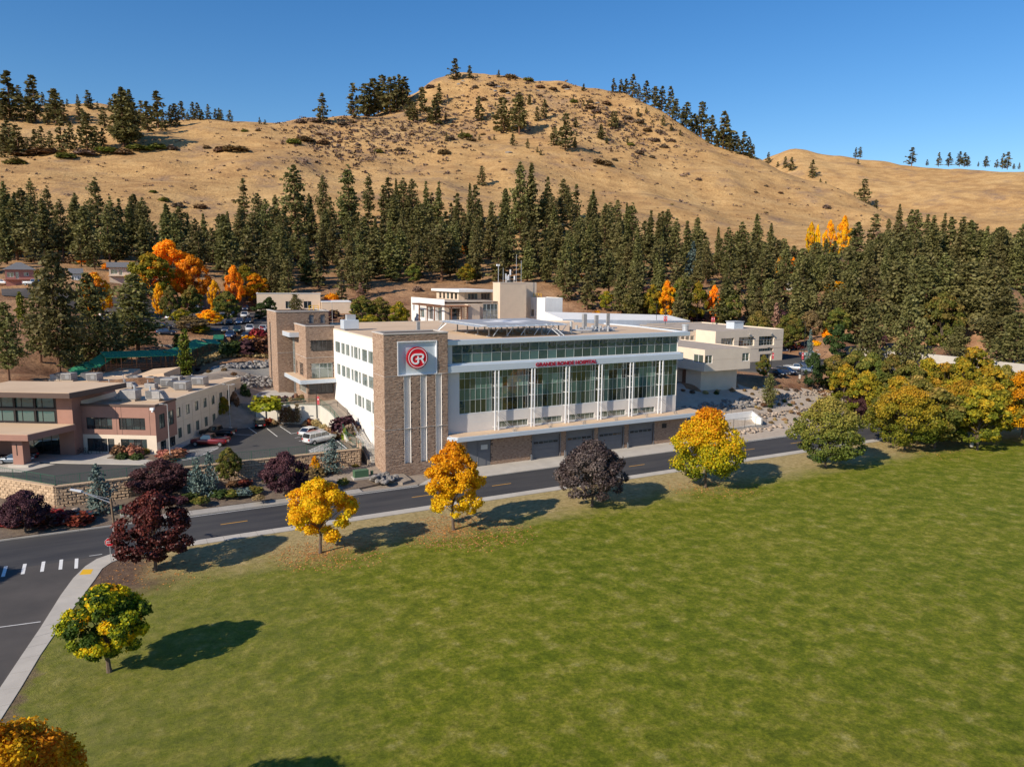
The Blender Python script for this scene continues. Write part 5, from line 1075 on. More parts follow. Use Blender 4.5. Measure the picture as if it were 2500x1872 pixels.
# split-face block wall below the lower lot
def block_wall(pts, z0, z1, label, maxn, bh=.38, bl=.92):
    t = thing('block_retaining_wall', label, 'wall', (*pts[0], z0)); bx_, core, stuff = [], MB(), MB(); r = random.Random(len(pts))
    cands = []
    for i, (a, b) in enumerate(zip(pts, pts[1:])):
        dx, dy = b[0] - a[0], b[1] - a[1]; l = math.hypot(dx, dy); dx /= l; dy /= l; nx_, ny_ = dy, -dx; an = math.atan2(dy, dx)
        core.prism([(a[0], a[1]), (b[0], b[1]), (b[0] - nx_ * .6, b[1] - ny_ * .6), (a[0] - nx_ * .6, a[1] - ny_ * .6)], z0 - .3, z1 - .12)
        stuff.prism([(a[0] + nx_ * .2, a[1] + ny_ * .2), (b[0] + nx_ * .2, b[1] + ny_ * .2), (b[0] - nx_ * .5, b[1] - ny_ * .5), (a[0] - nx_ * .5, a[1] - ny_ * .5)], z1 - .115, z1 + .05, 0)
        nrow = int((z1 - .12 - z0) / bh)
        for k in range(nrow):
            s_ = -bl * (.5 if k % 2 else 0)
            while s_ < l:
                s0, s1 = max(s_, 0), min(s_ + bl, l)
                if s1 - s0 > .2: cands.append((a[0] + dx * (s0 + s1) / 2, a[1] + dy * (s0 + s1) / 2, z1 - .12 - (k + 1) * bh, an, s1 - s0, nrow - k))
                s_ += bl
    core.build('wall_core', MAT['mortar'], t, off=(*pts[0], z0)); stuff.build('cap_stones', MAT['block'], t, off=(*pts[0], z0))
    cands.sort(key=lambda c: math.hypot(c[0], c[1])); me = {}
    rest = MB(); vars_ = []
    for q in range(4):
        m_ = MB(); rr2 = random.Random(q); j = [rr2.uniform(.05, .16) for _ in range(4)]
        V = [(-.5, .1, 0), (.5, .1, 0), (.5, .1, 1), (-.5, .1, 1), (-.5, -.03, 0), (.5, -.03, 0), (.5, -.03, 1), (-.5, -.03, 1), (-.38, -j[0], .15), (.38, -j[1], .15), (.38, -j[2], .85), (-.38, -j[3], .85)]
        Fc = [(8, 9, 10, 11), (4, 5, 9, 8), (5, 6, 10, 9), (6, 7, 11, 10), (7, 4, 8, 11), (0, 1, 5, 4), (2, 3, 7, 6), (1, 2, 6, 5), (3, 0, 4, 7)]
        vars_.append((V, Fc)); mm = bpy.data.meshes.new('block'); mm.from_pydata(V, [], Fc); mm.materials.append(MAT['block']); me[q] = mm
    for n, (x, y, z, an, l, _) in enumerate(cands):
        q = r.randrange(4)
        if n < maxn: mesh_obj('block', me[q], t, (x - pts[0][0], y - pts[0][1], z - z0 + .01), (0, 0, an), (l - .035, 1, bh - .03))
        else:
            V, Fc = vars_[q]; c, s = math.cos(an), math.sin(an); k = len(rest.v)
            rest.v += [(x + (vx * (l - .035)) * c - vy * s, y + vx * (l - .035) * s + vy * c, z + .01 + vz * (bh - .03)) for vx, vy, vz in V]; rest.f += [tuple(k + i for i in f) for f in Fc]; rest.m += [0] * len(Fc)
    if rest.v: tag(rest.build('blocks', MAT['block'], t, off=(*pts[0], z0)), kind='stuff')
    return t
rwp = w3([(-34, 119), (-13.4, 115), (-6.7, 106.7), (1.5, 107.1), (7.2, 109.6), (20, 109.6), (33.3, 109.6), (34.4, 113)])
block_wall(rwp, .3, 3.35, 'tan split face block retaining wall below the green fence of the lower car park', 300)
# green fence on it
def fence(name, label, pts, zs, mt, h=1.15, gap=2.4, mesh=True, mesh_mat=None, cat='fence', r=.035):
    t = thing(name, label, cat, (*pts[0], zs[0])); off = (*pts[0], zs[0]); rails = MB(); msh = MB(); k = 0
    for i, (a, b) in enumerate(zip(pts, pts[1:])):
        l = math.dist(a, b); n = max(1, int(l / gap))
        for j in range(n + (i == len(pts) - 2)):
            u = j / n; x, y, z = a[0] + (b[0] - a[0]) * u, a[1] + (b[1] - a[1]) * u, zs[i] + (zs[i + 1] - zs[i]) * u
            MB().tube((x, y, z), (x, y, z + h), r, n=5).build('post', MAT[mt], t, off=off); k += 1
        for f in (.06, 1.0) if mesh else (.35, .7, 1.0): rails.tube((*a, zs[i] + h * f), (*b, zs[i + 1] + h * f), r * .8, n=4)
        if mesh:
            for q in range(int(l / .35)):
                u = q / (l / .35); x, y, z = a[0] + (b[0] - a[0]) * u, a[1] + (b[1] - a[1]) * u, zs[i] + (zs[i + 1] - zs[i]) * u
                msh.box(x - .007, y - .007, z, x + .007, y + .007, z + h)
            for f in np.linspace(.15, .9, 6): msh.tube((*a, zs[i] + h * f), (*b, zs[i + 1] + h * f), .006, n=3)
    rails.build('rails', MAT[mt], t, off=off)
    if mesh: tag(msh.build('wire_mesh', MAT[mesh_mat or mt], t, off=off), kind='stuff')
fpts = [W(u, v)[:2] for u, v in [(-34, 119.3), (-13.2, 115.4), (-6.6, 107.1), (1.4, 107.5), (7, 109.9), (20, 109.9), (33.2, 109.9)]]
fence('green_fence', 'green chain link fence along the top of the tan block wall', fpts, [3.4] * 7, 'greenmt', 1.2)
fence('green_fence', 'green mesh fence on the pale concrete retaining wall of the terrace', [(x + .05, y + .15) for x, y in CWP] + [W(34.6, 112)[:2]], [6.6, 6.6, 6.0, 5.0, 3.7, 2.6], 'greenmt', 1.1)
fence('chain_fence', 'dark chain link fence on the long concrete wall at the right', [at_d(px, 850, WD(px) + .6)[:2] for px in range(2060, 2640, 90)], [11.0] * 7, 'black', 1.2, gap=4, r=.03)
fence('dark_handrail', 'dark handrail going down the gravel terrace beside the green fence', w3([(35.3, 129), (35.6, 124), (35.3, 120)]), [6.6, 5.9, 4.9], 'black', 1.0, mesh=False, gap=3)
# equipment yard by the slope
ey = fthing(FU, 'equipment_yard_wall', 'white concrete enclosure wall at the foot of the gravel slope', 'wall', 105, 101, .2)
MB().prism([(101.2, 102.3), (112, 102.3), (112, 105.6), (101.2, 105.6)], .0, 1.25).build('slab', MAT['conc'], ey)
MB().box(101.2, 105.6, .1, 112, 105.95, 3.5).prism([(112, 103.2), (112.4, 103.2), (112.4, 105.95), (112, 105.95)], .1, [2.4, 2.4, 3.5, 3.5]).build('wall_face', MAT['white'], ey)
fence('yard_fence', 'dark chain link fence around the white equipment enclosure', w3([(101, 105.6), (101, 102.4), (112.6, 102.4), (112.9, 106.2), (101.0, 106.2)]), [1.2, 1.2, 1.2, 1.6, 3.3], 'black', 2.0, gap=2.6, r=.035)
for i, (px, py) in enumerate([(1900, 1035), (1893, 1033)]): pass

# ================================================================ parking lots draped on the ground
def drape(name, poly_px, mt, dz=.12, n=28, zfix=None):
    P4 = [at_d(*p)[:2] for p in poly_px]                               # 4 corners: near left, near right, far right, far left
    mb = MB(); g = []
    for j in range(n + 1):
        t = j / n; row = []
        for i in range(n + 1):
            s_ = i / n; x = (P4[0][0] * (1 - s_) + P4[1][0] * s_) * (1 - t) + (P4[3][0] * (1 - s_) + P4[2][0] * s_) * t; y = (P4[0][1] * (1 - s_) + P4[1][1] * s_) * (1 - t) + (P4[3][1] * (1 - s_) + P4[2][1] * s_) * t
            row.append(len(mb.v)); mb.v.append((x, y, gz(x, y) + dz if zfix is None else zfix))
        g.append(row)
    for j in range(n):
        for i in range(n): mb.f.append((g[j][i], g[j][i + 1], g[j + 1][i + 1], g[j + 1][i])); mb.m.append(0)
    return tag(mb.build(name, mt), kind='structure')
drape('upper_car_park', [(225, 0, 206), (700, 0, 206), (640, 0, 262), (260, 0, 262)], MAT['asph2'], .16, 40)
drape('hill_street', [(-60, 0, 248), (260, 0, 244), (260, 0, 252), (-60, 0, 257)], MAT['asph2'], .25, 40)
rl_ = [at_z(px, py, 7.45)[:2] for px, py in ((1800, 903), (1905, 912), (1960, 915), (2012, 903), (2120, 898), (2300, 905), (2620, 925), (2620, 886), (2300, 872), (2060, 858), (1985, 850), (1930, 843), (1890, 843), (1800, 880))]
tag(MB().prism(rl_, 5.5, 7.5).build('right_car_park', MAT['asph3']), kind='structure')
drape('ramp_road', [(1890, 0, 246), (2040, 0, 232), (2040, 0, 240), (1890, 0, 256)], MAT['asph3'], .2, 20)

# ================================================================ boulders
def boulder_mesh(seed, mt):
    r = random.Random(seed); import bmesh
    bm = bmesh.new(); bmesh.ops.create_icosphere(bm, subdivisions=2, radius=.5)
    sc = (r.uniform(.9, 1.3), r.uniform(.7, 1.0), r.uniform(.55, .85)); cuts = [(Vector((r.uniform(-1, 1), r.uniform(-1, 1), r.uniform(-.6, 1))).normalized(), r.uniform(.30, .43)) for _ in range(9)]
    for v in bm.verts:
        for n_, d in cuts:
            k = v.co.dot(n_) - d
            if k > 0: v.co -= n_ * k
        v.co = Vector((v.co.x * sc[0], v.co.y * sc[1], v.co.z * sc[2])) * (1 + r.uniform(-.03, .03))
    me = bpy.data.meshes.new('boulder'); bm.to_mesh(me); bm.free(); me.materials.append(MAT[mt]); return me
BO = {m_: [boulder_mesh(i, m_) for i in range(6)] for m_ in ('rock', 'rockt')}
def rockrow(label, pxs, width, n, mt='rockt', size=(.6, 1.3), name='rock_wall', zf=None, hgt=0., limit=300):
    P_ = [spot(*p) if p[0] > 400 else (p[0], p[1], gz(p[0], p[1])) for p in pxs]; L_ = [math.dist(a[:2], b[:2]) for a, b in zip(P_, P_[1:])]; T_ = sum(L_); r = random.Random(n)
    t = thing(name, label, 'rocks', P_[0]); cnt = 0
    for k in range(min(n, limit)):
        q = r.random() * T_; i = 0
        while q > L_[i] and i < len(L_) - 1: q -= L_[i]; i += 1
        u = min(q / max(L_[i], .01), 1); a, b = P_[i], P_[i + 1]; w_ = r.uniform(-.5, .5) * width; l = L_[i] or 1
        x = a[0] + (b[0] - a[0]) * u - (b[1] - a[1]) / l * w_; y = a[1] + (b[1] - a[1]) * u + (b[0] - a[0]) / l * w_; s_ = r.uniform(*size)
        z = gz(x, y) + s_ * .22 + hgt * (1 - abs(w_) / width * 2) * r.random()
        if zf is not None: z = zf + s_ * .25 + hgt * r.random() * (1 - abs(w_) / width * 1.8)
        mesh_obj('boulder', r.choice(BO[mt]), t, (x - P_[0][0], y - P_[0][1], z - P_[0][2]), (r.uniform(-.3, .3), r.uniform(-.3, .3), r.uniform(0, 6.3)), (s_ * r.uniform(.9, 1.3), s_, s_ * r.uniform(.8, 1.1)))
    return t
_w2 = lambda L_: [W(*p)[:2] for p in L_]
rockrow('lowest row of pale boulders along the road at the foot of the gravel slope', _w2([(103, 101.2), (110, 101.6), (122, 102.8), (136, 103.8)]), 1.2, 105, 'rockt', (.45, .9))
rockrow('middle row of tan boulders across the gravel slope', _w2([(112.4, 105.9), (119, 106.7), (130, 107.8), (142, 109)]), .9, 95, 'rockt', (.4, .8))
rockrow('upper band of grey boulders beginning beside the glass corner', _w2([(92.5, 107.6), (99, 108.6), (107, 109.2), (117, 110.2)]), 1.9, 180, 'rock', (.45, .95))
rockrow('upper band of tan boulders crossing the sunny part of the slope', _w2([(117, 110.2), (126, 111.2), (137, 112.4), (148, 112.8)]), 1.2, 150, 'rockt', (.4, .85))
rockrow('upper row of grey boulders on the gravel bank left of the stair tower', [(551, 898), (600, 893), (668, 886)], 2.6, 120, 'rock', (.5, 1.15))
rockrow('lower row of grey boulders on the gravel bank behind the medical roof', [(588, 932), (625, 930), (672, 931)], 3.4, 130, 'rock', (.5, 1.15))
a = W(32.6, 99.9)[:2]; b_ = W(35.4, 101.9)[:2]
rockrow('pile of grey boulders at the foot of the sign tower corner', [a, b_], 2.6, 60, 'rock', (.5, 1.1), 'rock_pile', zf=.35, hgt=1.0)
rockrow('few flat boulders in the planting bank left of the lamp pole', [W(-6.5, 100.6)[:2], W(-2.5, 102.5)[:2]], 3.0, 14, 'rockt', (.8, 1.6), 'rock_group', zf=.5)

# ================================================================ leaf clouds
def leafmesh(name, C_, Nrm, size, tint, mats, aspect=1.0, thick=None, smooth=False, extra=None):
    n = len(C_); r = rng
    Nrm = Nrm / (np.linalg.norm(Nrm, axis=1, keepdims=True) + 1e-9); a = np.cross(Nrm, r.normal(size=(n, 3))); a /= (np.linalg.norm(a, axis=1, keepdims=True) + 1e-9); b = np.cross(Nrm, a)
    s = (size * (r.random(n) * .7 + .65))[:, None] if np.isscalar(size) else size[:, None]
    V = np.stack([C_ - a * s * .5 * aspect, C_ - b * s * .5, C_ + a * s * .5 * aspect, C_ + b * s * .5], 1).reshape(-1, 3); F_ = np.arange(n * 4).reshape(-1, 4)
    return V, F_, tint
def maple(name, seed, H, R, zc0=.22, nb=46, nl=170, ls=.34, top=1.0, grad=None, mtl='mix', squash=1.0, trunk_r=.16, hole=.0, ntop=.0, patch=.5):
    """H height, R crown radius, zc0 bare trunk share; returns (crown mesh, trunk mesh)"""
    r = np.random.default_rng(seed); z0 = H * zc0; ch = H - z0; cen, rad_, tn = [], [], []; small = nb > 40; nb = int(nb * 1.9) if small else nb; nl = int(nl * 1.15) if small else nl; ls = ls * .70 if small else ls
    for i in range(nb):
        t = (i + .5) / nb; zz = r.random() ** .85; prof_ = (math.sin(math.pi * min(1, zz * .88 + .14)) ** .65) * (1 - ntop * zz)
        rr_ = R * prof_ * (r.random() ** (.36 if small else .45)) * (.9 if small else .80); an = i * 2.399 + r.random() * .8
        cen.append((rr_ * math.cos(an), rr_ * math.sin(an), z0 + .08 * ch + zz * ch * .84)); rad_.append(R * (r.uniform(.13, .25) if small else r.uniform(.20, .34))); tn.append(r.random())
    cen = np.array(cen); rad_ = np.array(rad_); Cs, Ns, Ts = [], [], []
    for c, rb, t in zip(cen, rad_, tn):
        n = int(nl * (rb / (R * (.20 if small else .27))) ** 2); d = r.normal(size=(n, 3)); d /= np.linalg.norm(d, axis=1, keepdims=True)
        out = (c - np.array([0, 0, z0 + ch * .4])); out /= (np.linalg.norm(out) + 1e-6); flip = (d @ out) < -.35; d[flip] *= -1
        k = rb * (.62 + .42 * r.random(n)) * np.where(r.random(n) < .12, 1.25, 1); p = c + d * k[:, None] * np.array([1, 1, .72 * squash]); p[:, 2] = np.maximum(p[:, 2], z0 * .75)
        Cs.append(p); Ns.append(d * .8 + r.normal(size=(n, 3)) * .55 + np.array([0, 0, .35])); hrel = np.clip((p[:, 2] - z0) / ch, 0, 1)
        base = grad(hrel, t) if grad else np.full(n, t); Ts.append(np.clip(base + r.normal(size=n) * .09, 0, 1))
    C_, N_, T_ = np.concatenate(Cs), np.concatenate(Ns), np.concatenate(Ts); V, F_, _ = leafmesh('crown', C_, N_, ls, T_, None)
    crown = npmesh('crown', V, F_, MAT[mtl], T_)
    mb = MB(); th = z0 + ch * .55; x, y = 0, 0; prev = (0, 0, -.3)
    for k in range(1, 6):
        q = (x + r.uniform(-.08, .08) * k, y + r.uniform(-.08, .08) * k, th * k / 5); mb.tube(prev, q, trunk_r * (1.25 - .2 * (k - 1)), trunk_r * (1.25 - .2 * k), n=8); prev = q
    mb.tube((0, 0, -.3), (0, 0, .25), trunk_r * 1.7, trunk_r * 1.2, n=8)
    for c in cen[:30]:
        h0 = z0 * .9 + (c[2] - z0) * .45; m_ = (c[0] * .45, c[1] * .45, (h0 + c[2]) / 2 - .1); mb.tube((0, 0, h0), m_, trunk_r * .38, trunk_r * .25, n=5); mb.tube(m_, tuple(c), trunk_r * .25, trunk_r * .08, n=4)
    trk = bpy.data.meshes.new('trunk'); trk.from_pydata(mb.v, [], mb.f); trk.materials.append(MAT['bark']); return crown, trk
g_ = lambda c: tuple(c)
MAT['fol_mix'] = foliage('leaves_green_to_orange', [(0, (.035, .075, .008)), (.3, (.075, .115, .010)), (.5, (.36, .38, .012)), (.68, (.80, .58, .010)), (.85, (.86, .42, .010)), (1, (.80, .27, .010))], trans=.42, var=.3)
MAT['fol_gold'] = foliage('leaves_gold', [(0, (.52, .52, .015)), (.3, (.86, .60, .010)), (.65, (.90, .46, .008)), (1, (.84, .30, .010))], trans=.45, var=.25)
MAT['fol_fall'] = foliage('fallen_leaves_tan', [(0, (.30, .20, .09)), (.5, (.45, .27, .08)), (1, (.55, .28, .05))], trans=.1, var=.3)
MAT['fol_dark'] = foliage('leaves_dark_purple', [(0, (.035, .022, .024)), (.6, (.075, .050, .048)), (1, (.15, .11, .10))], trans=.10, var=.4, rough=.5)
MAT['fol_rust'] = foliage('leaves_maroon_rust', [(0, (.045, .018, .015)), (.5, (.10, .030, .018)), (1, (.20, .055, .022))], trans=.12, var=.4, rough=.5)
MAT['fol_plum'] = foliage('leaves_plum', [(0, (.035, .014, .022)), (.6, (.07, .026, .032)), (1, (.12, .05, .05))], trans=.12, var=.4)
MAT['fol_olive'] = foliage('leaves_olive', [(0, (.055, .085, .012)), (.45, (.125, .14, .022)), (.75, (.23, .19, .035)), (1, (.36, .25, .06))], trans=.3, var=.3)
MAT['fol_aut'] = foliage('leaves_autumn_mix', [(0, (.075, .110, .010)), (.35, (.18, .175, .014)), (.65, (.36, .26, .018)), (1, (.56, .29, .020))], trans=.35, var=.3)
MAT['fol_orange'] = foliage('leaves_orange', [(0, (.68, .30, .012)), (.5, (.88, .38, .008)), (1, (.92, .50, .010))], trans=.4, var=.25)
MAT['fol_lime'] = foliage('leaves_lime', [(0, (.13, .19, .01)), (.6, (.30, .33, .015)), (1, (.45, .38, .02))], trans=.4, var=.2)
MAT['fol_red'] = foliage('leaves_red_shrub', [(0, (.12, .016, .014)), (.6, (.25, .03, .02)), (1, (.34, .09, .04))], trans=.2, var=.4)
MAT['fol_pink'] = foliage('leaves_pinkish_shrub', [(0, (.30, .10, .06)), (1, (.48, .22, .13))], trans=.2, var=.3)
MAT['fol_brown'] = foliage('leaves_brown_shrub', [(0, (.09, .055, .03)), (.5, (.17, .10, .045)), (1, (.26, .15, .06))], trans=.15, var=.4)
MAT['fol_grey'] = foliage('twigs_grey_brown', [(0, (.10, .068, .05)), (1, (.22, .15, .10))], trans=.1, var=.4)
MAT['fol_green'] = foliage('leaves_dark_green', [(0, (.022, .045, .010)), (1, (.065, .095, .02))], trans=.2, var=.35)
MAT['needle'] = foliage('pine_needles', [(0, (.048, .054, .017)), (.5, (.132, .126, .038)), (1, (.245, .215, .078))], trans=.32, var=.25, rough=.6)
MAT['needle_b'] = foliage('blue_spruce_needles', [(0, (.045, .075, .070)), (.6, (.10, .145, .125)), (1, (.17, .22, .19))], trans=.1, var=.3, rough=.6)
MAT['needle_y'] = foliage('cedar_sprays', [(0, (.06, .085, .008)), (.6, (.13, .15, .012)), (1, (.22, .20, .02))], trans=.2, var=.3)
MAT['needle_d'] = foliage('dead_pine_needles', [(0, (.20, .10, .065)), (1, (.36, .21, .14))], trans=.2, var=.3)
MAT['drygrass'] = foliage('dry_grass_blades', [(0, (.30, .19, .08)), (1, (.55, .40, .20))], trans=.3, var=.3)

def pine(seed, H=20., R=3.4, bare=.16, nw=30, per=6, clump=9, s=.52, mtl='needle', sparse=0., droop=-.15, shape=.8, one=True, up=.35, aspect=.45):
    r = np.random.default_rng(seed); Cs, Ns, Ts = [], [], []; mb = MB(); lean = r.normal(size=2) * .006 * H
    z0 = H * bare; off = r.random() * 6
    mb.tube((0, 0, -.8), (lean[0] * .5, lean[1] * .5, H * .5), H * .013 + .07, H * .009 + .03, n=6); mb.tube((lean[0] * .5, lean[1] * .5, H * .5), (lean[0], lean[1], H * .97), H * .009 + .03, .02, n=5)
    side = 1 + .25 * np.sin(np.linspace(0, 2 * np.pi, 8, endpoint=False) + r.random() * 6)
    for k in range(nw):
        t = (k + r.random() * .8) / nw; z = z0 + (H - z0) * t
        L0 = R * ((1 - t) ** shape) * (.62 + .5 * min(1, t / .22)) * (1 + .22 * math.sin(t * 17 + off)) + .12
        for j in range(per):
            if r.random() < sparse: continue
            an = r.random() * 6.283; L_ = L0 * r.uniform(.55, 1.12) * side[int(an / 6.284 * 8) % 8]; dz = droop * L_ + r.uniform(-.25, .45) * L_ * .35 + up * L_ * t * .6
            n = max(2, int(clump * (L_ / R) ** .8 * r.uniform(.7, 1.3))); tt = r.uniform(.30, 1.02, n) ** .8; sp = .11 * L_ + .10
            p = np.c_[np.cos(an) * L_ * tt, np.sin(an) * L_ * tt, z + dz * tt ** 1.4] + r.normal(size=(n, 3)) * np.array([sp, sp, sp * .55]) + np.array([lean[0] * t, lean[1] * t, 0])
            Cs.append(p); Ns.append(np.c_[-np.sin(an) * r.normal(size=n) + np.cos(an) * .35, np.cos(an) * r.normal(size=n) + np.sin(an) * .35, r.normal(size=n) * .6 + .7])
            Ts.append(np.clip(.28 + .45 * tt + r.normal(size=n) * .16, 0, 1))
            if L_ > R * .5 and j % 2 == 0: mb.tube((lean[0] * t, lean[1] * t, z), (math.cos(an) * L_ * .7, math.sin(an) * L_ * .7, z + dz * .6), H * .0028 + .015, .01, n=3)
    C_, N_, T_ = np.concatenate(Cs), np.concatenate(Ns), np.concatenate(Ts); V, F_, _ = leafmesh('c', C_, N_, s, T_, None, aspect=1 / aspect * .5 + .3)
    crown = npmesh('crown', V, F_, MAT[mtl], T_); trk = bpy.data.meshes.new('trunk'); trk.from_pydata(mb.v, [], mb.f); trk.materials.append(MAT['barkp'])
    both = None
    if one:
        nv = len(V); nF = len(F_); q4 = np.array([f for f in mb.f if len(f) == 4]) + nv
        both = npmesh('pine_tree', np.r_[V, np.array(mb.v)], np.r_[F_, q4], [MAT[mtl], MAT['barkp']], np.r_[T_, np.zeros(len(q4))])
        both.polygons.foreach_set('material_index', np.r_[np.zeros(nF, np.int32), np.ones(len(q4), np.int32)])
    return crown, trk, both
PINES = [pine(100 + i, R=R_, bare=b_, nw=nw_, per=pe, clump=cl, sparse=sp_, shape=sh) for i, (R_, b_, nw_, pe, cl, sp_, sh) in enumerate([(3.4, .08, 40, 9, 14, 0, .85), (3.0, .10, 38, 9, 14, .05, .8), (3.9, .10, 38, 9, 15, .05, .75), (2.7, .06, 42, 9, 13, 0, .9), (3.6, .18, 34, 8, 15, .12, .65), (4.2, .14, 34, 9, 15, .1, .7), (3.1, .22, 30, 8, 14, .2, .7), (2.4, .05, 42, 9, 12, 0, 1.0)])]
BIGP = [pine(130 + i, H=24, R=R_, bare=b_, nw=46, per=10, clump=15, s=.55, sparse=.08, shape=.5, one=False) for i, (R_, b_) in enumerate([(4.6, .16), (4.3, .20), (5.0, .12)])]
SPRUCE = [pine(150 + i, H=5.5, R=1.5, bare=.03, nw=26, per=10, clump=9, s=.22, mtl='needle_b', shape=.85, droop=-.05, one=False) for i in range(3)]
CEDAR = [pine(160 + i, H=9, R=R_, bare=.02, nw=34, per=11, clump=9, s=.30, mtl=m_, shape=.55, droop=.1, one=False) for i, (R_, m_) in enumerate([(1.35, 'needle_y'), (2.3, 'needle')])]
BROADC = [pine(170 + i, H=14, R=4.2, bare=.03, nw=36, per=10, clump=12, s=.5, mtl='needle', shape=.55, droop=-.05, one=False) for i in range(2)]
DEADP = pine(180, H=16, R=3.0, bare=.05, nw=30, per=7, clump=8, s=.6, mtl='needle_d', shape=.7, one=False)
DSPR = pine(181, H=16, R=3.2, bare=.02, nw=40, per=9, clump=9, s=.5, mtl='needle_b', shape=.95, droop=-.3, one=False)
def put(name, label, cat, meshes, loc, sc, rot=None, group=None, parts=('crown', 'trunk')):
    t = thing(name, label, cat, loc, random.uniform(0, 6.28) if rot is None else rot, group); t.scale = sc if hasattr(sc, '__len__') else (sc,) * 3
    for p, me in zip(parts, meshes): mesh_obj(p, me, t)
    return t
def hgt_at(px, ytop, loc):
    D = math.hypot(loc[0], loc[1]); return at_d(px, ytop, D)[2] - loc[2]

# ---- trees of the row along the lawn
RT = [  # name-ish, px, base y, H, R, material, gradient, label, kwargs
 ((267, 1640), 7.0, 2.85, 'fol_mix', lambda h, t: .04 + .72 * t ** 1.4 + .12 * h, 'green and orange young maple on the lawn beside the side street walk', dict(nb=56, nl=230, ls=.29, zc0=.20)),
 ((380, 1392), 8.3, 3.6, 'fol_rust', lambda h, t: .25 + .6 * h * t + .1, 'maroon and rust red maple at the street corner behind the stop sign', dict(nb=54, nl=190, ls=.32, zc0=.14)),
 ((782, 1350), 8.3, 3.6, 'fol_gold', lambda h, t: .16 + .30 * t + .12 * h, 'round golden yellow maple, third tree from the left along the lawn', dict(nb=44, nl=200, ls=.31, zc0=.20)),
 ((1107, 1294), 10.9, 3.7, 'fol_gold', lambda h, t: .22 + .62 * h + .12 * t, 'tall maple orange above and golden below, in front of the sign tower', dict(nb=52, nl=200, ls=.33, zc0=.14, ntop=.25)),
 ((1445, 1235), 8.8, 4.5, 'fol_dark', lambda h, t: .2 + .7 * t, 'dark purple maple standing before the garage doors', dict(nb=60, nl=190, ls=.32, zc0=.10)),
 ((1722, 1190), 11.7, 5.6, 'fol_mix', lambda h, t: .30 + .55 * h + .16 * t, 'wide maple fading from orange top to lime green base near the building end', dict(nb=60, nl=210, ls=.36, zc0=.14, ntop=.45)),
 ((2015, 1140), 11.5, 6.0, 'fol_olive', lambda h, t: .05 + .75 * h + .25 * t, 'olive green maple with a thin brownish top right of the boulder slope', dict(nb=60, nl=180, ls=.38, zc0=.12, ntop=.35)),
 ((2208, 1098), 11.2, 6.4, 'fol_aut', lambda h, t: -.05 + .72 * h + .3 * t, 'broad maple green below and brown orange above beside the road bend', dict(nb=60, nl=180, ls=.40, zc0=.12)),
 ((2340, 1075), 11.4, 6.2, 'fol_aut', lambda h, t: .05 + .6 * h + .35 * t, 'broad orange brown maple next to the brightest orange tree', dict(nb=60, nl=180, ls=.40, zc0=.16)),
 ((2494, 1072), 13.0, 6.6, 'fol_orange', lambda h, t: t, 'bright orange maple cut by the right edge of the photograph', dict(nb=60, nl=180, ls=.40, zc0=.18)),
 ((5, 2275), 10.4, 4.0, 'fol_gold', lambda h, t: .38 + .5 * t, 'orange maple top in the bottom left corner of the photograph', dict(nb=60, nl=300, ls=.24, zc0=.2)),
]
for k, (p, H_, R_, m_, gr, lb, kw) in enumerate(RT):
    c, tr = maple('m', 340 + k, H_, R_ * 1.08, mtl=m_, grad=gr, **kw); put('maple_tree', lb, 'tree', (c, tr), at_z(*p, .08), 1, 0., 'maples along the edge of the lawn')

# generic crowns for repeated placing
CROWN = {}
def crownset(key, mtl, n=2, H=10., R=4., **kw):
    if key in ('plum', 'gold', 'orange', 'aut', 'olive'): kw.update(nb=50, nl=85, ls=.50)
    CROWN[key] = [maple(key, hash_(key) + i, H, R, mtl=mtl, **kw) for i in range(n)]; CROWN[key + '_dim'] = (H, R)
def hash_(s_): return sum(ord(c) * (i + 3) for i, c in enumerate(s_)) % 9000
for key, m_ in (('aut', 'fol_aut'), ('olive', 'fol_olive'), ('orange', 'fol_orange'), ('gold', 'fol_gold'), ('plum', 'fol_plum'), ('green', 'fol_green'), ('lime', 'fol_lime'), ('brown', 'fol_brown'), ('grey', 'fol_grey')):
    crownset(key, m_, 2, nb=34, nl=110, ls=.46, zc0=.12, grad=lambda h, t: .1 + .5 * t + .3 * h)
CROWN['dplum'] = [maple('dplum', 900 + i, 5.0, 3.0, mtl='fol_plum', nb=58, nl=150, ls=.24, zc0=.10, grad=lambda h, t: .15 + .4 * t + .35 * h, trunk_r=.1) for i in range(2)]; CROWN['dplum_dim'] = (5., 3.)
def bush_mesh(key, mtl, seed, n=520, ls=.17, spiky=0.):
    r = np.random.default_rng(seed); d = r.normal(size=(n, 3)); d /= np.linalg.norm(d, axis=1, keepdims=True); d[:, 2] = np.abs(d[:, 2]) * .9
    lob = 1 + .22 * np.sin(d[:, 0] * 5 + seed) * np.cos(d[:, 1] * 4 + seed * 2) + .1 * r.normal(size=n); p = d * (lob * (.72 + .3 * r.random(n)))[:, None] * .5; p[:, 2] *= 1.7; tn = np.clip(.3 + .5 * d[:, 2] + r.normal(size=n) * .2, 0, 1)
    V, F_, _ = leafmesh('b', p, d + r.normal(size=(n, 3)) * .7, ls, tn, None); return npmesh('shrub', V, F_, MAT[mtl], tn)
BUSH = {k: [bush_mesh(k, m_, hash_(k) + i) for i in range(2)] for k, m_ in (('red', 'fol_red'), ('pink', 'fol_pink'), ('brown', 'fol_brown'), ('grey', 'fol_grey'), ('green', 'fol_green'), ('olive', 'fol_olive'), ('plum', 'fol_plum'), ('lime', 'fol_lime'), ('orange', 'fol_orange'), ('gold', 'fol_gold'), ('blue', 'needle_b'), ('rust', 'fol_rust'), ('dry', 'drygrass'))}
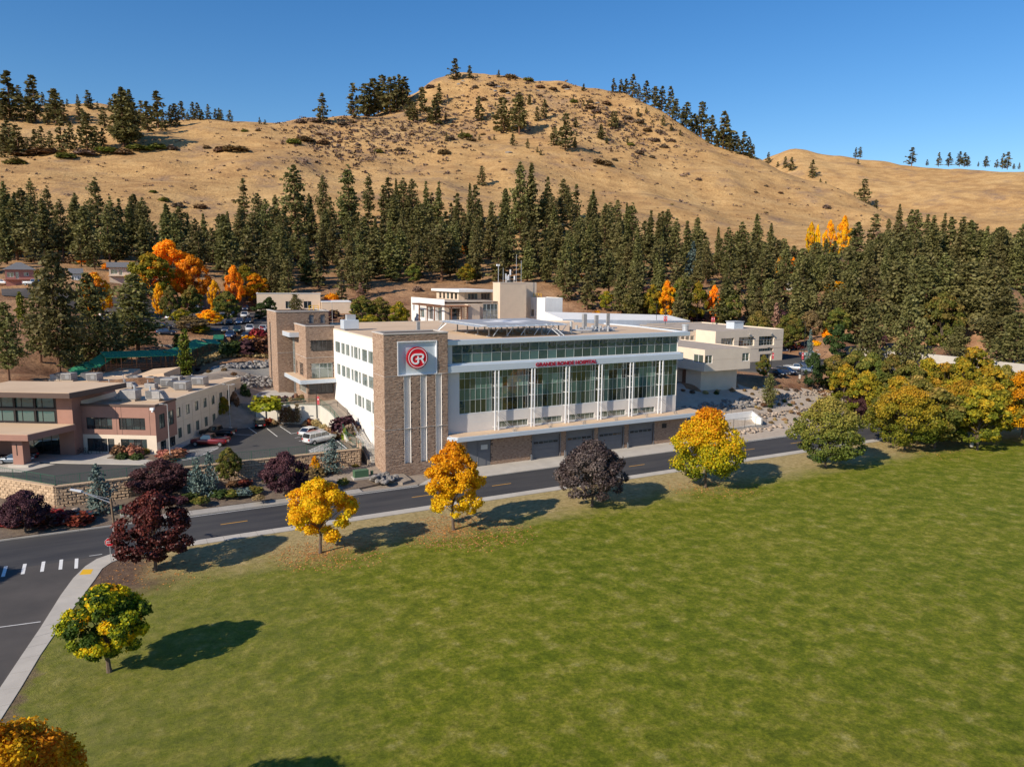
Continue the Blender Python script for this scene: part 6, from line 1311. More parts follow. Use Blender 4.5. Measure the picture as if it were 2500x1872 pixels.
def bush(key, loc, w_, h_, label, group=None, name='shrub'):
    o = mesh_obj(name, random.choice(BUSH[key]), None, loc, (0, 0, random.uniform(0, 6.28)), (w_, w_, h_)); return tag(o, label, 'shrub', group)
def tree_px(key, px, ytop, ybase, wpx, label, D=None, z=None, group=None, name=None):
    loc = spot(px, ybase, D, z); Dd = math.hypot(loc[0], loc[1]); H_ = max(at_d(px, ytop, Dd)[2] - loc[2], 1.); wd_ = wpx * Dd / FPX
    nm = name or {'aut': 'autumn_maple', 'olive': 'deciduous_tree', 'orange': 'orange_maple', 'gold': 'golden_tree', 'plum': 'plum_tree', 'dplum': 'plum_tree', 'green': 'deciduous_tree', 'lime': 'lime_tree', 'brown': 'brown_tree', 'grey': 'bare_tree'}.get(key, 'conifer_tree')
    if key in CROWN:
        Hc, Rc = CROWN[key + '_dim']; ms = random.choice(CROWN[key]); sc = (wd_ / 2 / (Rc * .97), wd_ / 2 / (Rc * .97), H_ / (Hc * 1.06))
    else:
        lib, Hc, Rc = {'pine': (PINES, 20, 3.5), 'bigpine': (BIGP, 24, 4.8), 'spruce': (SPRUCE, 5.5, 1.45), 'cedar': (CEDAR[:1], 9, 1.35), 'juniper': (CEDAR[1:], 9, 2.3), 'broad': (BROADC, 14, 4.1), 'dead': ([DEADP], 16, 3.), 'dspr': ([DSPR], 16, 3.2)}[key]
        ms = random.choice(lib)[:2]; sc = (wd_ / 2 / Rc, wd_ / 2 / Rc, H_ / Hc)
    return put(nm, label, 'tree', ms, loc, sc, group=group)

# ================================================================ planted trees and shrubs of the grounds
ZL = .72
for a in [('dplum', 395, 1118, 1205, 132, 'wide maroon plum tree between the block wall and the road, left one', None, ZL), ('dplum', 697, 1098, 1204, 108, 'dark purple plum bush tree before the lot, near the golden maple', None, ZL), ('dplum', 62, 1190, 1295, 92, 'small purple plum tree over the red shrubs at the left edge', None, .3),
          ('spruce', 243, 1133, 1247, 56, 'blue spruce before the block wall behind the lamp arm', None, .6), ('spruce', 484, 1118, 1210, 40, 'left one of two narrow blue spruces below the green fence', None, ZL), ('spruce', 515, 1104, 1208, 38, 'right and taller of two narrow blue spruces below the green fence', None, ZL),
          ('spruce', 812, 1072, 1157, 52, 'blue spruce at the right end of the block wall', None, .7), ('olive', 560, 1085, 1180, 56, 'thin grey green young tree beside the two narrow spruces', None, .8),
          ('green', 600, 932, 1018, 34, 'dark green upright tree at the far corner of the medical building', None, 3.2), ('aut', 548, 962, 1035, 32, 'orange green upright tree beside the medical side wall', None, 3.2), ('brown', 574, 950, 1028, 26, 'pinkish brown thin tree between the two upright trees', None, 3.2),
          ('gold', 770, 1108, 1158, 24, 'small yellow tree beside the blue spruce at the wall end', None, .7), ('dplum', 2108, 948, 1015, 80, 'purple leaved round tree on the slope right of the boulders', 172, None)]:
    tree_px(a[0], a[1], a[2], a[3], a[4], a[5], D=a[6], z=a[7])
zbp = lambda x, y: (x / 3.45, 860 + y / 3.45)
bush('lime', at_z(650, 998, 6.6), 5.2, 2.6, 'bright yellow green bush above the pale concrete wall')
def bpx(key, px, py, w_, h_, lb, z, grp=None, nm='shrub'): bush(key, at_z(px, py, z), w_, h_, lb, grp, nm)
for i, (x, y, w_, h_, c, d_) in enumerate([(30, 1430, 3.4, 1.3, 'red', 'leftmost at the photo edge'), (150, 1440, 3.2, 1.2, 'red', 'under the small purple plum tree'), (270, 1400, 3.4, 1.3, 'red', 'just right of the plum tree trunk'), (400, 1440, 3.6, 1.4, 'rust', 'in front of the block wall shade'), (520, 1420, 3.4, 1.3, 'red', 'second from the right end of the red row'), (660, 1430, 3.2, 1.4, 'red', 'round one at the right end of the red row'), (460, 1380, 2.6, 1.1, 'red', 'behind the front row of red shrubs'), (60, 1390, 2.6, 1.2, 'rust', 'behind the leftmost red shrub')]):
    bpx(c, *zbp(x, y), w_, h_, 'dark red shrub ' + d_, .5, 'red shrubs below the block wall')
for i, (x, y, w_, h_, c, d_) in enumerate([(1600, 1230, 2.4, .9, 'green', 'left of the twin spruces'), (1690, 1260, 2.0, .8, 'olive', 'before the twin spruces'), (1850, 1200, 2.6, .9, 'green', 'under the thin young tree'), (1960, 1200, 2.2, .8, 'olive', 'right of the thin young tree'), (2050, 1190, 2.4, .8, 'blue', 'grey green one in the bank middle'), (2140, 1170, 2.2, .8, 'olive', 'near the dark purple bush tree'), (1960, 1120, 1.8, .8, 'brown', 'rusty one beside the young tree'), (2060, 1110, 2.0, .8, 'rust', 'rusty one under the wall'), (2180, 1230, 1.6, .6, 'dry', 'dry one at the gravel edge'), (1500, 1260, 2.2, .8, 'plum', 'below the wide plum tree'), (1380, 1250, 2.0, .7, 'brown', 'under the wide plum tree'), (1760, 1150, 2.0, .9, 'plum', 'between spruces and wall'), (2270, 1080, 2.0, .8, 'olive', 'left of the dark bush tree')]):
    bpx(c, *zbp(x, y), w_, h_, 'low %s shrub on the planting bank, %s' % ({'green': 'green', 'olive': 'olive', 'blue': 'grey green', 'brown': 'brown', 'rust': 'rust red', 'dry': 'straw', 'plum': 'purple'}[c], d_), .8, 'low shrubs on the planting bank')
for px, py, w_, h_, c, lb, z in [(720, 1160, 2.6, 1.3, 'aut', '', .8)]: pass
for px, py, w_, h_, c, lb, z in [(770, 1160, 3.2, 1.5, 'brown', 'orange brown shrub at the foot of the right blue spruce', .8), (735, 1150, 2.4, 1.4, 'olive', 'olive shrub right of the dark bush tree', .8), (838, 1180, 1.6, .9, 'olive', 'small grey green shrub near the green cabinet', .6), (868, 1140, 1.2, .6, 'olive', 'small shrub left of the green cabinet', .6),
        (289, 1108, 2.0, 1.8, 'brown', 'round ochre brown shrub left of the medical entrance bed', 3.2), (326, 1112, 2.4, 1.9, 'pink', 'round salmon pink shrub in the entrance bed', 3.2), (298, 1118, 1.9, .9, 'green', 'low green shrub in front of the ochre one', 3.2), (334, 1119, 1.9, .9, 'green', 'low green shrub in front of the pink one', 3.2), (351, 1107, 1.6, 1.0, 'olive', 'small olive shrub behind the entrance bed', 3.2),
        (400, 1115, 2.2, 1.3, 'pink', 'pinkish red shrub at the building corner below the lamp post', 3.1), (428, 1116, 2.8, 1.5, 'pink', 'large pinkish shrub at the building corner', 3.1), (410, 1124, 2.2, 1.0, 'brown', 'brown shrub in front of the corner pair', 3.1), (441, 1108, 1.8, 1.0, 'red', 'small red shrub right of the corner pair', 3.1),
        (657, 1035, 1.9, 1.3, 'red', 'red shrub under the left part of the concrete wall', 3.15), (668, 1036, 1.6, 1.0, 'dry', 'straw coloured grass beside the left red shrub', 3.15), (757, 1037, 2.0, 1.4, 'red', 'red shrub under the right part of the concrete wall', 3.15), (770, 1038, 1.8, 1.2, 'dry', 'straw coloured grass right of the red shrub', 3.15), (746, 1038, 1.4, .8, 'dry', 'small dry grass clump near the wall vines', 3.15), (790, 1047, 1.6, 1.0, 'dry', 'dry grass at the bend of the concrete wall', 3.15), (802, 1056, 1.6, 1.1, 'dry', 'dry grass along the narrow bed by the white cars', 3.15), (818, 1068, 1.7, 1.2, 'brown', 'brown grass clump beside the white cars', 3.15),
        (843, 1050, 4.4, 3.0, 'plum', 'dark bush on the terrace by the red railing', 4.0), (857, 1062, 3.0, 2.0, 'grey', 'greyish bush at the landing wall', 3.6), (852, 1078, 2.6, 2.6, 'lime', 'tall yellow green grass at the end of the green fence', 2.6), (853, 1092, 2.2, 1.6, 'dry', 'dry tall grass below the yellow green one', 2.2), (919, 1105, .9, 1.1, 'grey', 'small bare shrub at the foot of the white wall', 1.2)]:
    bush(c, at_z(px, py, z), w_, h_, lb)
for i, (x, y) in enumerate([(330, 130), (465, 125), (580, 120), (700, 110), (660, 70), (760, 75), (380, 90), (500, 95)]):
    px, py = 620 + x / 6.494, 960 + y / 6.494; bush(('brown', 'plum', 'dry')[i % 3], at_z(px, py, 6.95), 1.3, .8, ('brown', 'dark', 'straw')[i % 3] + ' tuft on the gravel terrace, number %s from the left' % ('one', 'four', 'six', 'eight', 'five', 'seven', 'two', 'three')[i] if 0 else ('small brown tuft on the gravel terrace before the stone block', 'small dark tuft on the gravel terrace before the stone block', 'small straw tuft on the gravel terrace before the stone block')[i % 3], 'tufts on the gravel terrace')
# five dried vines on the concrete wall
for i, (x, h_) in enumerate([(435, 3.3), (505, 3.2), (570, 3.3), (625, 2.6), (690, 3.8)]):
    px = 620 + x / 6.494; loc = at_z(px, 960 + 500 / 6.494, 3.15); t = thing('wall_vine', '%s dried brown vine on the pale concrete wall' % ('leftmost', 'second', 'middle', 'fourth, shortest', 'rightmost, tallest')[i], 'vine', loc, 0, 'dried vines on the concrete wall')
    n = 420; hh = rng.random(n); p = np.c_[rng.normal(size=n) * .22 * (1 - hh ** 3 * .6) + .12 * np.sign(rng.normal(size=n)), rng.normal(size=n) * .12, .5 + hh * (h_ - .5)]; tn = rng.random(n); V, F_, _ = leafmesh('v', p, rng.normal(size=(n, 3)) + np.array([0, -1, .3]), .2, tn, None); mesh_obj('foliage', npmesh('foliage', V, F_, MAT['fol_brown'], tn), t)
    MB().tube((-.1, 0, 0), (-.1, 0, h_ * .8), .04, n=5).tube((.15, 0, 0), (.1, 0, h_ * .7), .03, n=5).build('stem', MAT['bark'], t, off=(0, 0, 0))
# shrubs dotted over the gravel slopes
tufts = []
zt = lambda x, y: (1560 + x / 3.456, 700 + y / 3.456)
for x, y in [(370, 880), (450, 895), (560, 900), (650, 905), (660, 885), (785, 880), (890, 880), (975, 865), (1090, 880), (1105, 860), (1190, 850), (1240, 870), (1320, 880), (1345, 805), (1410, 845), (1470, 870), (1485, 815), (1590, 890), (955, 910), (1070, 915), (1180, 1000), (1105, 1015), (1015, 1030), (1100, 1050), (1225, 970), (1300, 985), (1370, 995), (1425, 960), (1280, 1060), (1350, 1075), (1145, 1125), (1230, 1125), (1315, 1125), (1115, 1150), (1380, 1090), (1050, 1005), (1560, 850), (1620, 870), (1530, 800), (1270, 1000), (985, 1020), (1330, 1030), (1240, 1150), (1175, 905)]:
    loc = spot(*zt(x, y)); k = random.choice(('brown', 'dry', 'dry', 'grey', 'brown', 'green')); tufts.append((loc, k))
for i, (loc, k) in enumerate(tufts):
    D_ = 'upper' if loc[2] > 4.6 else ('middle' if loc[2] > 2.4 else 'lower'); bush(k, loc, 1.0 * random.uniform(.7, 1.3), random.uniform(.5, .8), 'small %s tuft dotted on the %s terrace of the gravel slope' % ({'brown': 'brown', 'dry': 'straw', 'grey': 'greyish', 'green': 'green'}[k], D_), 'tufts on the gravel slope', 'shrub_tuft')
for i, (x, y) in enumerate([(1240, 755), (1355, 775), (1100, 800), (1505, 757), (1000, 770), (1600, 800)]): bush(('plum', 'brown')[i % 2], spot(180 + x / 4.096, 720 + y / 4.096), 1.2, .7, 'small %s tuft on the grey gravel bank behind the medical roof' % ('dark', 'brown')[i % 2], 'tufts on the gravel bank', 'shrub_tuft')

# big trees behind the left building, upper car park and clinic
TL = [('bigpine', 145, 612, 908, 110, 'tallest pine left of the green roofed stairway', 164), ('bigpine', 222, 665, 890, 92, 'dense pine just right of the tallest left pine', 174), ('bigpine', 339, 668, 872, 112, 'broad pine standing alone over the green roofed walkway', 182), ('bigpine', 22, 738, 922, 64, 'pine cut by the left edge behind the medical building', 158), ('pine', 178, 760, 905, 54, 'slim pine between the two tall left pines', 165), ('pine', 100, 700, 880, 60, 'pine with a bare lower trunk left of the tallest one', 176), ('pine', 285, 760, 880, 50, 'shorter pine beside the broad lone pine', 178),
      ('orange', 415, 574, 715, 110, 'large bright orange maple above the upper car park', 268), ('orange', 470, 612, 718, 80, 'orange maple on the right side of the large orange one', 262), ('aut', 372, 608, 720, 96, 'green and orange maple left of the bright orange one', 258), ('gold', 234, 655, 735, 70, 'golden umbrella shaped tree between the pines', 240), ('orange', 524, 677, 745, 30, 'narrow orange tree behind the upper car park', 245), ('orange', 388, 684, 745, 28, 'narrow orange tree below the big orange maple', 238), ('orange', 572, 640, 715, 46, 'red orange maple beside the clinic', 262), ('gold', 625, 662, 718, 66, 'yellow shrubby tree behind the clinic roof', 270), ('aut', 600, 640, 712, 60, 'yellow brown tree above the clinic left corner', 275),
      ('olive', 418, 690, 768, 44, 'green upright lot tree left of the golden pair', 232), ('olive', 556, 705, 785, 62, 'spreading green tree among the parked cars', 226), ('olive', 470, 690, 760, 50, 'green tree behind the golden pair', 238), ('aut', 445, 750, 812, 48, 'golden lot tree on the left of the pair', 214), ('gold', 512, 752, 805, 58, 'golden lot tree on the right of the pair', 216), ('brown', 472, 768, 842, 86, 'wide brown and orange tree behind the green walkway', 204), ('aut', 495, 792, 845, 44, 'orange red tree at the walkway bend', 202),
      ('cedar', 456, 803, 899, 31, 'columnar yellow green cedar in front of the green walkway', 167), ('cedar', 434, 815, 852, 20, 'small columnar cedar behind the walkway roof', 186), ('cedar', 52, 712, 790, 20, 'thin columnar yellow tree left of the pines', 205), ('cedar', 72, 770, 810, 18, 'small columnar yellow shrub left of the pines', 196), ('green', 640, 737, 800, 50, 'green tree hiding the left of the clinic', 232), ('green', 660, 722, 790, 34, 'small green tree before the clinic door', 236), ('broad', 721, 718, 800, 40, 'small grey green pine before the clinic windows', 232), ('plum', 790, 752, 805, 60, 'dark brown bushy tree at the clinic low wing', 228),
      ('olive', 885, 716, 788, 64, 'yellow green tree right of the clinic', 232), ('olive', 928, 720, 790, 62, 'olive tree between the clinic and the rear block', 232), ('aut', 975, 730, 790, 54, 'orange brown tree touching the white rear wing', 228), ('dead', 880, 690, 745, 26, 'rusty orange narrow conifer behind the yellow green tree', 262), ('aut', 905, 765, 795, 70, 'low yellow brown tree behind the main roof', 218),
      ('olive', 1862, 862, 930, 34, 'loose green tree growing behind the cantilevered building', 174), ('juniper', 1882, 912, 936, 36, 'low spreading juniper at the lot edge', 163), ('green', 1985, 855, 925, 48, 'small green tree at the corner of the right car park', 178), ('spruce', 1977, 806, 850, 18, 'small blue spruce beside the ramp road', 212), ('broad', 2128, 742, 845, 62, 'dense cedar on the sandy slope, left of the pair', 216), ('broad', 2214, 722, 842, 72, 'dense cedar on the sandy slope, right of the pair', 217), ('green', 2045, 788, 852, 62, 'wide dark bush tree on the sandy slope', 222), ('broad', 2342, 795, 845, 48, 'grey green small conifer above the long wall', 216),
      ('bigpine', 2478, 762, 895, 96, 'big dark pine over the right end of the long wall', 208), ('bigpine', 2440, 700, 850, 90, 'tall pine behind the right end of the long wall', 222), ('dspr', 1690, 590, 690, 44, 'pale blue spruce standing out of the dark wood', 330), ('dead', 2136, 565, 665, 36, 'pinkish brown dying pine in the right wood', 380), ('dead', 1892, 738, 805, 34, 'pink brown dying conifer behind the right wing', 240), ('olive', 1850, 752, 805, 66, 'yellow green tree behind the right wing', 238), ('olive', 1930, 755, 812, 66, 'green tree at the foot of the right wood', 235), ('brown', 1978, 752, 790, 52, 'brown leaved bushy tree at the sandy slope', 246), ('olive', 2045, 745, 790, 60, 'green tree left of the two dense cedars', 248), ('olive', 2300, 700, 790, 90, 'deep green broad tree above the sandy slope', 252), ('aut', 1592, 688, 765, 46, 'brownish orange tree at the foot of the wood behind the white roof block', 262), ('gold', 1626, 676, 762, 46, 'golden tree at the foot of the wood, first of the bright group', 262), ('olive', 1658, 670, 760, 48, 'lime tinted tree in the bright group at the foot of the wood', 264), ('aut', 1702, 680, 758, 50, 'amber tree in the bright group at the foot of the wood', 264), ('orange', 1742, 690, 760, 34, 'orange tree in the bright group at the foot of the wood', 268), ('olive', 1782, 696, 772, 54, 'green tree closing the bright group at the right', 262), ('orange', 1905, 620, 672, 26, 'left of two orange spots inside the right wood', 345), ('orange', 1934, 624, 676, 26, 'right of two orange spots inside the right wood', 340), ('gold', 2042, 684, 742, 56, 'yellow tree in the middle of the right wood', 290), ('olive', 2092, 696, 752, 50, 'yellow green tree beside the yellow one in the right wood', 288), ('olive', 1545, 700, 772, 50, 'green tree left of the bright group', 262), ('aut', 1480, 706, 775, 40, 'yellow brown tree right of the flue cluster', 266), ('olive', 1010, 640, 705, 40, 'small green tree on the bare slope above the white wing', 300), ('aut', 1140, 640, 700, 46, 'yellow brown shrubby tree above the blank tower', 300),
      ('broad', 2180, 640, 790, 92, 'very broad pine above the two dense cedars', 262), ('broad', 2255, 650, 795, 92, 'very broad pine right of the two dense cedars', 258), ('broad', 2360, 640, 780, 96, 'very broad dark pine above the long wall', 262), ('broad', 2120, 650, 775, 80, 'dense pine above the wide dark bush', 272), ('broad', 2420, 650, 790, 90, 'dense dark pine near the right photo edge', 258)]
for a in TL: tree_px(a[0], a[1], a[2], a[3], a[4], a[5], D=a[6])
for px, yt, yb, w_, lb in [(1979, 536, 592, 24, 'orange gold poplar on the left of the poplar group'), (2025, 531, 588, 28, 'bright golden poplar in the middle of the poplar group'), (2060, 517, 582, 34, 'greenish gold poplar on the right of the poplar group'), (1994, 541, 604, 15, 'slim golden poplar below the others')]:
    tree_px('gold', px, yt, yb, w_, lb, D=430, name='golden_poplar')
# maples between the right car park and the road
for (px, yt, yb, w_, k, lb) in [(2035, 860, 950, 78, 'olive', 'yellow green maple at the left corner of the maple group'), (2085, 848, 945, 84, 'olive', 'green maple second in the back row'), (2062, 880, 962, 74, 'aut', 'golden brown maple at the top of the gravel slope'), (2125, 850, 960, 92, 'olive', 'green maple third in the back row'), (2110, 895, 985, 82, 'aut', 'orange tinted maple above the purple tree'), (2172, 853, 960, 92, 'olive', 'olive maple in the middle of the back row'), (2218, 868, 975, 92, 'olive', 'green maple right of the back row middle'), (2190, 905, 1012, 100, 'aut', 'yellow brown maple in the middle of the group'), (2262, 860, 965, 84, 'aut', 'orange yellow maple in the back row'), (2302, 872, 975, 92, 'aut', 'mixed green and yellow maple before the long wall'), (2345, 862, 960, 80, 'aut', 'golden maple before the long wall'), (2372, 832, 945, 116, 'aut', 'largest golden topped maple of the group'), (2422, 885, 1000, 104, 'aut', 'orange maple behind the bright orange one'), (2285, 935, 1050, 122, 'olive', 'large green brown maple in front centre of the group'), (2392, 925, 1040, 112, 'aut', 'brown orange maple right of front centre'), (2448, 878, 990, 84, 'olive', 'olive maple at the right end of the group'), (2330, 905, 1012, 100, 'aut', 'amber maple in the second row'), (2162, 945, 1045, 84, 'olive', 'green maple above the road bend'), (2235, 905, 1020, 90, 'olive', 'dark olive maple in the second row')]:
    D_ = np.interp(yb, [945, 965, 1000, 1020, 1050], [185, 178, 165, 158, 150]); tree_px(k, px, yt, yb, w_, lb, D=D_, group='maples between the right car park and the road')
# bushes about the upper areas
for px, py, w_, h_, c, lb in [(566, 867, 5, 4, 'green', 'round dark green bush right of the green walkway'), (604, 862, 6, 4, 'plum', 'maroon bush in the middle of the bank top'), (640, 862, 6, 4.5, 'rust', 'maroon bush beside the stair tower'), (631, 830, 4.5, 3.6, 'red', 'rose red bush before the parked white truck'), (608, 836, 4, 2, 'gold', 'low yellow bush before the parked cars'), (585, 862, 4, 3, 'brown', 'brown bush between the dark green and maroon ones'), (855, 795, 6, 4, 'brown', 'brown bush behind the far roof edge'), (945, 797, 6, 4, 'aut' if 0 else 'brown', 'brown bush left of the rear white wing'), (900, 797, 6, 3.5, 'olive', 'olive bush behind the main roof'),
        (2076, 838, 3, 2.6, 'green', 'small round bush right of the wide dark bush'), (2287, 822, 4.2, 3.6, 'green', 'round green bush on the sandy slope'), (2305, 835, 4, 2.8, 'grey', 'grey bush on the sandy slope'), (2305, 812, 3, 2, 'olive', 'pale bush high on the sandy slope'), (2425, 822, 5.5, 4, 'green', 'broad green bush by the far road'), (1950, 828, 5, 2.4, 'rust', 'maroon bush left of the small blue spruce'), (1930, 846, 3.4, 1.2, 'red', 'red low bush along the ramp road, left'), (1955, 850, 3.4, 1.2, 'red', 'red low bush along the ramp road, right'), (1990, 842, 3, 1.6, 'gold', 'yellow bush right of the small blue spruce'), (1902, 775, 6, 3.5, 'plum', 'plum coloured bush under the right wood'), (1700, 782, 6, 3, 'plum', 'plum bush behind the white roof block'), (1665, 765, 5, 3, 'rust', 'reddish bush at the edge of the wood'), (1780, 790, 7, 3.4, 'gold', 'golden brown bush behind the right wing roof'), (2155, 842, 1.8, 1, 'brown', 'small brown tuft above the long wall')]:
    bush(c, spot(px, py), w_, h_, lb, None)

# ================================================================ the pine wood
LOWP = [pine(190 + i, R=3.6, bare=.08, nw=20, per=5, clump=6, s=1.15, sparse=.03, shape=sh) for i, sh in enumerate((.7, .8, .6))]
PQ = []
def pinetree(loc, H_, wf, label, group, near=True, dark=None): PQ.append((H_ / math.hypot(loc[0], loc[1]), loc, H_, wf, label, group))
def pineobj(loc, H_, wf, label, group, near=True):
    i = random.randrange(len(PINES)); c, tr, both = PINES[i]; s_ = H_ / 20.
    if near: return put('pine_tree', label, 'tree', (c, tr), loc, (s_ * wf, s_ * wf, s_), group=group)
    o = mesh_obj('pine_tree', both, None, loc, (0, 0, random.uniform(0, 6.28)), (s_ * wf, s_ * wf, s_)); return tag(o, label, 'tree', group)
heroes = [(22, 443), (85, 436), (125, 454), (242, 434), (275, 481), (295, 486), (353, 483), (600, 436), (633, 472), (651, 485), (723, 360, 395), (792, 428), (499, 522), (539, 524), (560, 517), (855, 394, 395), (904, 425), (950, 432), (969, 437), (987, 434), (1007, 436), (1042, 443), (1071, 445), (1116, 486), (1147, 448), (1197, 492), (1233, 459), (1270, 387, 400), (1293, 381, 402), (1335, 432), (1373, 437), (1383, 452), (1405, 450), (1447, 463), (1476, 497), (1505, 488), (1528, 495), (1543, 495), (1586, 515), (1608, 521), (1626, 513), (1651, 533), (1677, 540), (1776, 555), (1809, 542), (1843, 521), (1879, 546), (2092, 542), (2130, 521), (2165, 533), (2189, 499), (2220, 512), (2232, 512), (2261, 524), (2277, 526), (2301, 521), (2316, 528), (2344, 531), (2366, 536), (2409, 552), (2440, 555), (2495, 547), (45, 470), (190, 470), (320, 500), (460, 520)]
taken = []; npine = 0
_ZN = [(110, 'above the pink house'), (230, 'above the tallest left pine'), (360, 'above the cream house'), (480, 'behind the orange maple'), (580, 'behind the upper lot'), (690, 'left above the clinic'), (800, 'right above the clinic'), (900, 'above the helipad roof corner'), (1020, 'left above the white wing'), (1150, 'above the white wing'), (1260, 'behind the antennas'), (1370, 'above the white block'), (1480, 'above the flue cluster'), (1600, 'behind the twin banners'), (1720, 'by the pale blue spruce'), (1850, 'above the right wing'), (1980, 'left of the golden poplars'), (2100, 'below the golden poplars'), (2220, 'by the pinkish dying pine'), (2290, 'left above the long wall'), (2350, 'above the long wall'), (2430, 'above the golden topped maple'), (9999, 'at the right photo edge')]
zone = lambda px: next(n for e, n in _ZN if px < e)
for h in heroes:
    px, yt = h[:2]; best = None
    for D in ([h[2]] if len(h) > 2 else range(345, 620, 12)):
        x, y, _ = at_d(px, 600, D); g = gz(x, y); H_ = at_d(px, yt, D)[2] - g
        if H_ < 23 + (px * 7 % 5) or len(h) > 2: best = (D, x, y, g, H_); break
    if best is None: continue
    D, x, y, g, H_ = best; H_ = max(min(H_, 38), 8)
    pinetree((x, y, g), H_, random.uniform(.95, 1.3), '%s pine at the upper edge of the wood, %s' % ('very tall' if H_ > 27 else 'tall' if H_ > 23 else 'fairly tall', zone(px)), 'pines on the upper edge of the wood'); taken.append((x, y, 3.5)); npine += 1
cand = []; r = np.random.default_rng(77)
lo_e = lambda px: np.interp(px, [0, 200, 330, 480, 600, 700, 850, 1000, 1250, 1450, 1650, 1800, 2000, 2150, 2300, 2500], [285, 285, 290, 290, 272, 262, 266, 290, 292, 262, 250, 256, 256, 250, 248, 246])
hi_e = lambda px: np.interp(px, [0, 130, 180, 360, 420, 600, 700, 850, 1000, 1250, 1450, 1650, 1750, 1850, 2000, 2150, 2300, 2500], [400, 395, 370, 395, 345, 395, 410, 440, 440, 432, 432, 425, 390, 395, 385, 400, 425, 430])
dens = lambda px, D: 1.0 if px > 850 else (.36 if px < 560 else .62)
tries = 0
while len(cand) < 410 and tries < 40000:
    tries += 1; px = r.uniform(-60, 2600); lo_, hi_ = lo_e(px), hi_e(px); D = lo_ + (hi_ - lo_) * r.random() ** 1.0
    if r.random() > dens(px, D) or (380 < px < 590 and D < 330 and r.random() < .6) or (930 < px < 1300 and D < 300): continue
    x, y, _ = at_d(px, 700, D); sp_ = 4.6 + D * .0065
    if any((x - a) ** 2 + (y - b) ** 2 < (sp_ if c_ < 4 else c_) ** 2 for a, b, c_ in taken): continue
    taken.append((x, y, sp_)); cand.append((px, D, x, y))
for n, (px, D, x, y) in enumerate(cand):
    H_ = r.uniform(13, 23) if D > 300 else r.uniform(11, 19)
    if px > 1750: H_ = min(H_, 18)
    if 1930 < px < 2110 and D > 330: H_ = min(H_, 11)
    band = 'at the foot of the wood' if D < lo_e(px) + 30 else 'low in the wood' if D < lo_e(px) + 60 else 'halfway up the wood' if D < lo_e(px) + 105 else 'high in the wood'
    if px > 1800 and r.random() < .4:
        t = put('conifer_tree', '%s dense conifer %s, %s' % ('broad low' if H_ < 14 else 'broad' if H_ < 16.5 else 'broad tall', band, zone(px)), 'tree', BROADC[n % 2][:2], (x, y, gz(x, y)), (H_ / 14 * 1.05, H_ / 14 * 1.05, H_ / 14), group='broad conifers of the wood') if len([0]) else None
    else: wf_ = r.uniform(1.05, 1.6); pinetree((x, y, gz(x, y)), H_, wf_, '%s%s pine %s, %s' % (r.choice(['', 'slender ', 'bushy ', 'leaning ']) if 0 else ('slender ' if wf_ < 1.2 else 'bushy ' if wf_ > 1.45 else ''), 'small' if H_ < 14 else 'medium' if H_ < 18 else 'large', band, zone(px)), 'pines of the wood', near=D < 360)
# understorey shrubs of autumn colour in the wood
n_ = 0
while n_ < 95:
    px = r.uniform(0, 2500); D = lo_e(px) + r.uniform(-22, 120) * (1 if px < 1900 else .6); x, y, _ = at_d(px, 700, D)
    k = r.choice(['brown', 'aut', 'grey', 'plum', 'orange', 'gold', 'brown', 'olive'], p=[.2, .12, .18, .08, .07, .07, .18, .10]); n_ += 1
    if k == 'aut': k = 'orange'
    s_ = r.uniform(2.6, 6); bush(k, (x, y, gz(x, y)), s_, s_ * r.uniform(.5, .8), '%s bush in the undergrowth %s' % ({'brown': 'brown', 'grey': 'bare grey', 'plum': 'purplish', 'orange': 'orange', 'gold': 'yellow', 'olive': 'olive'}[k], zone(px)), 'undergrowth bushes of the wood')

# ---------------------------------------------------------------- pines on the open hill
far_spot = lambda px, py: (lambda yt_: at_d(px, py, 820 + 480 * (max(0, min(1, (640 - py) / (640 - yt_))) ** (1 / .9))))(np.interp(px, [p[0] for p in prof], [p[1] for p in prof]))
def hill(lst, ox, oy, sc, farh=False, where='', grp=''):
    for x, yt, yb in lst:
        px, pt, pb = ox + x / sc, oy + yt / sc, oy + yb / sc
        loc = far_spot(px, pb) if farh else spot(px, pb); D = math.hypot(loc[0], loc[1]); H_ = max(2.2, (pb - pt) * D / FPX * 1.02); loc = (loc[0], loc[1], loc[2] - .6)
        sz = 'tiny' if H_ < 8 else 'small' if H_ < 14 else 'medium' if H_ < 21 else 'tall'
        pinetree(loc, H_ * 1.06, 1.45 * random.uniform(.85, 1.2), '%s dark pine %s' % (sz, where(px, pb)), grp, near=False)
top_w = lambda px, py: ('on the round summit' if 1050 < px < 1260 and py < 210 else 'in the clump at the left of the summit' if px < 1010 and py < 300 else 'on the bare slope under the summit' if px < 1500 else 'on the right flank of the big hill')
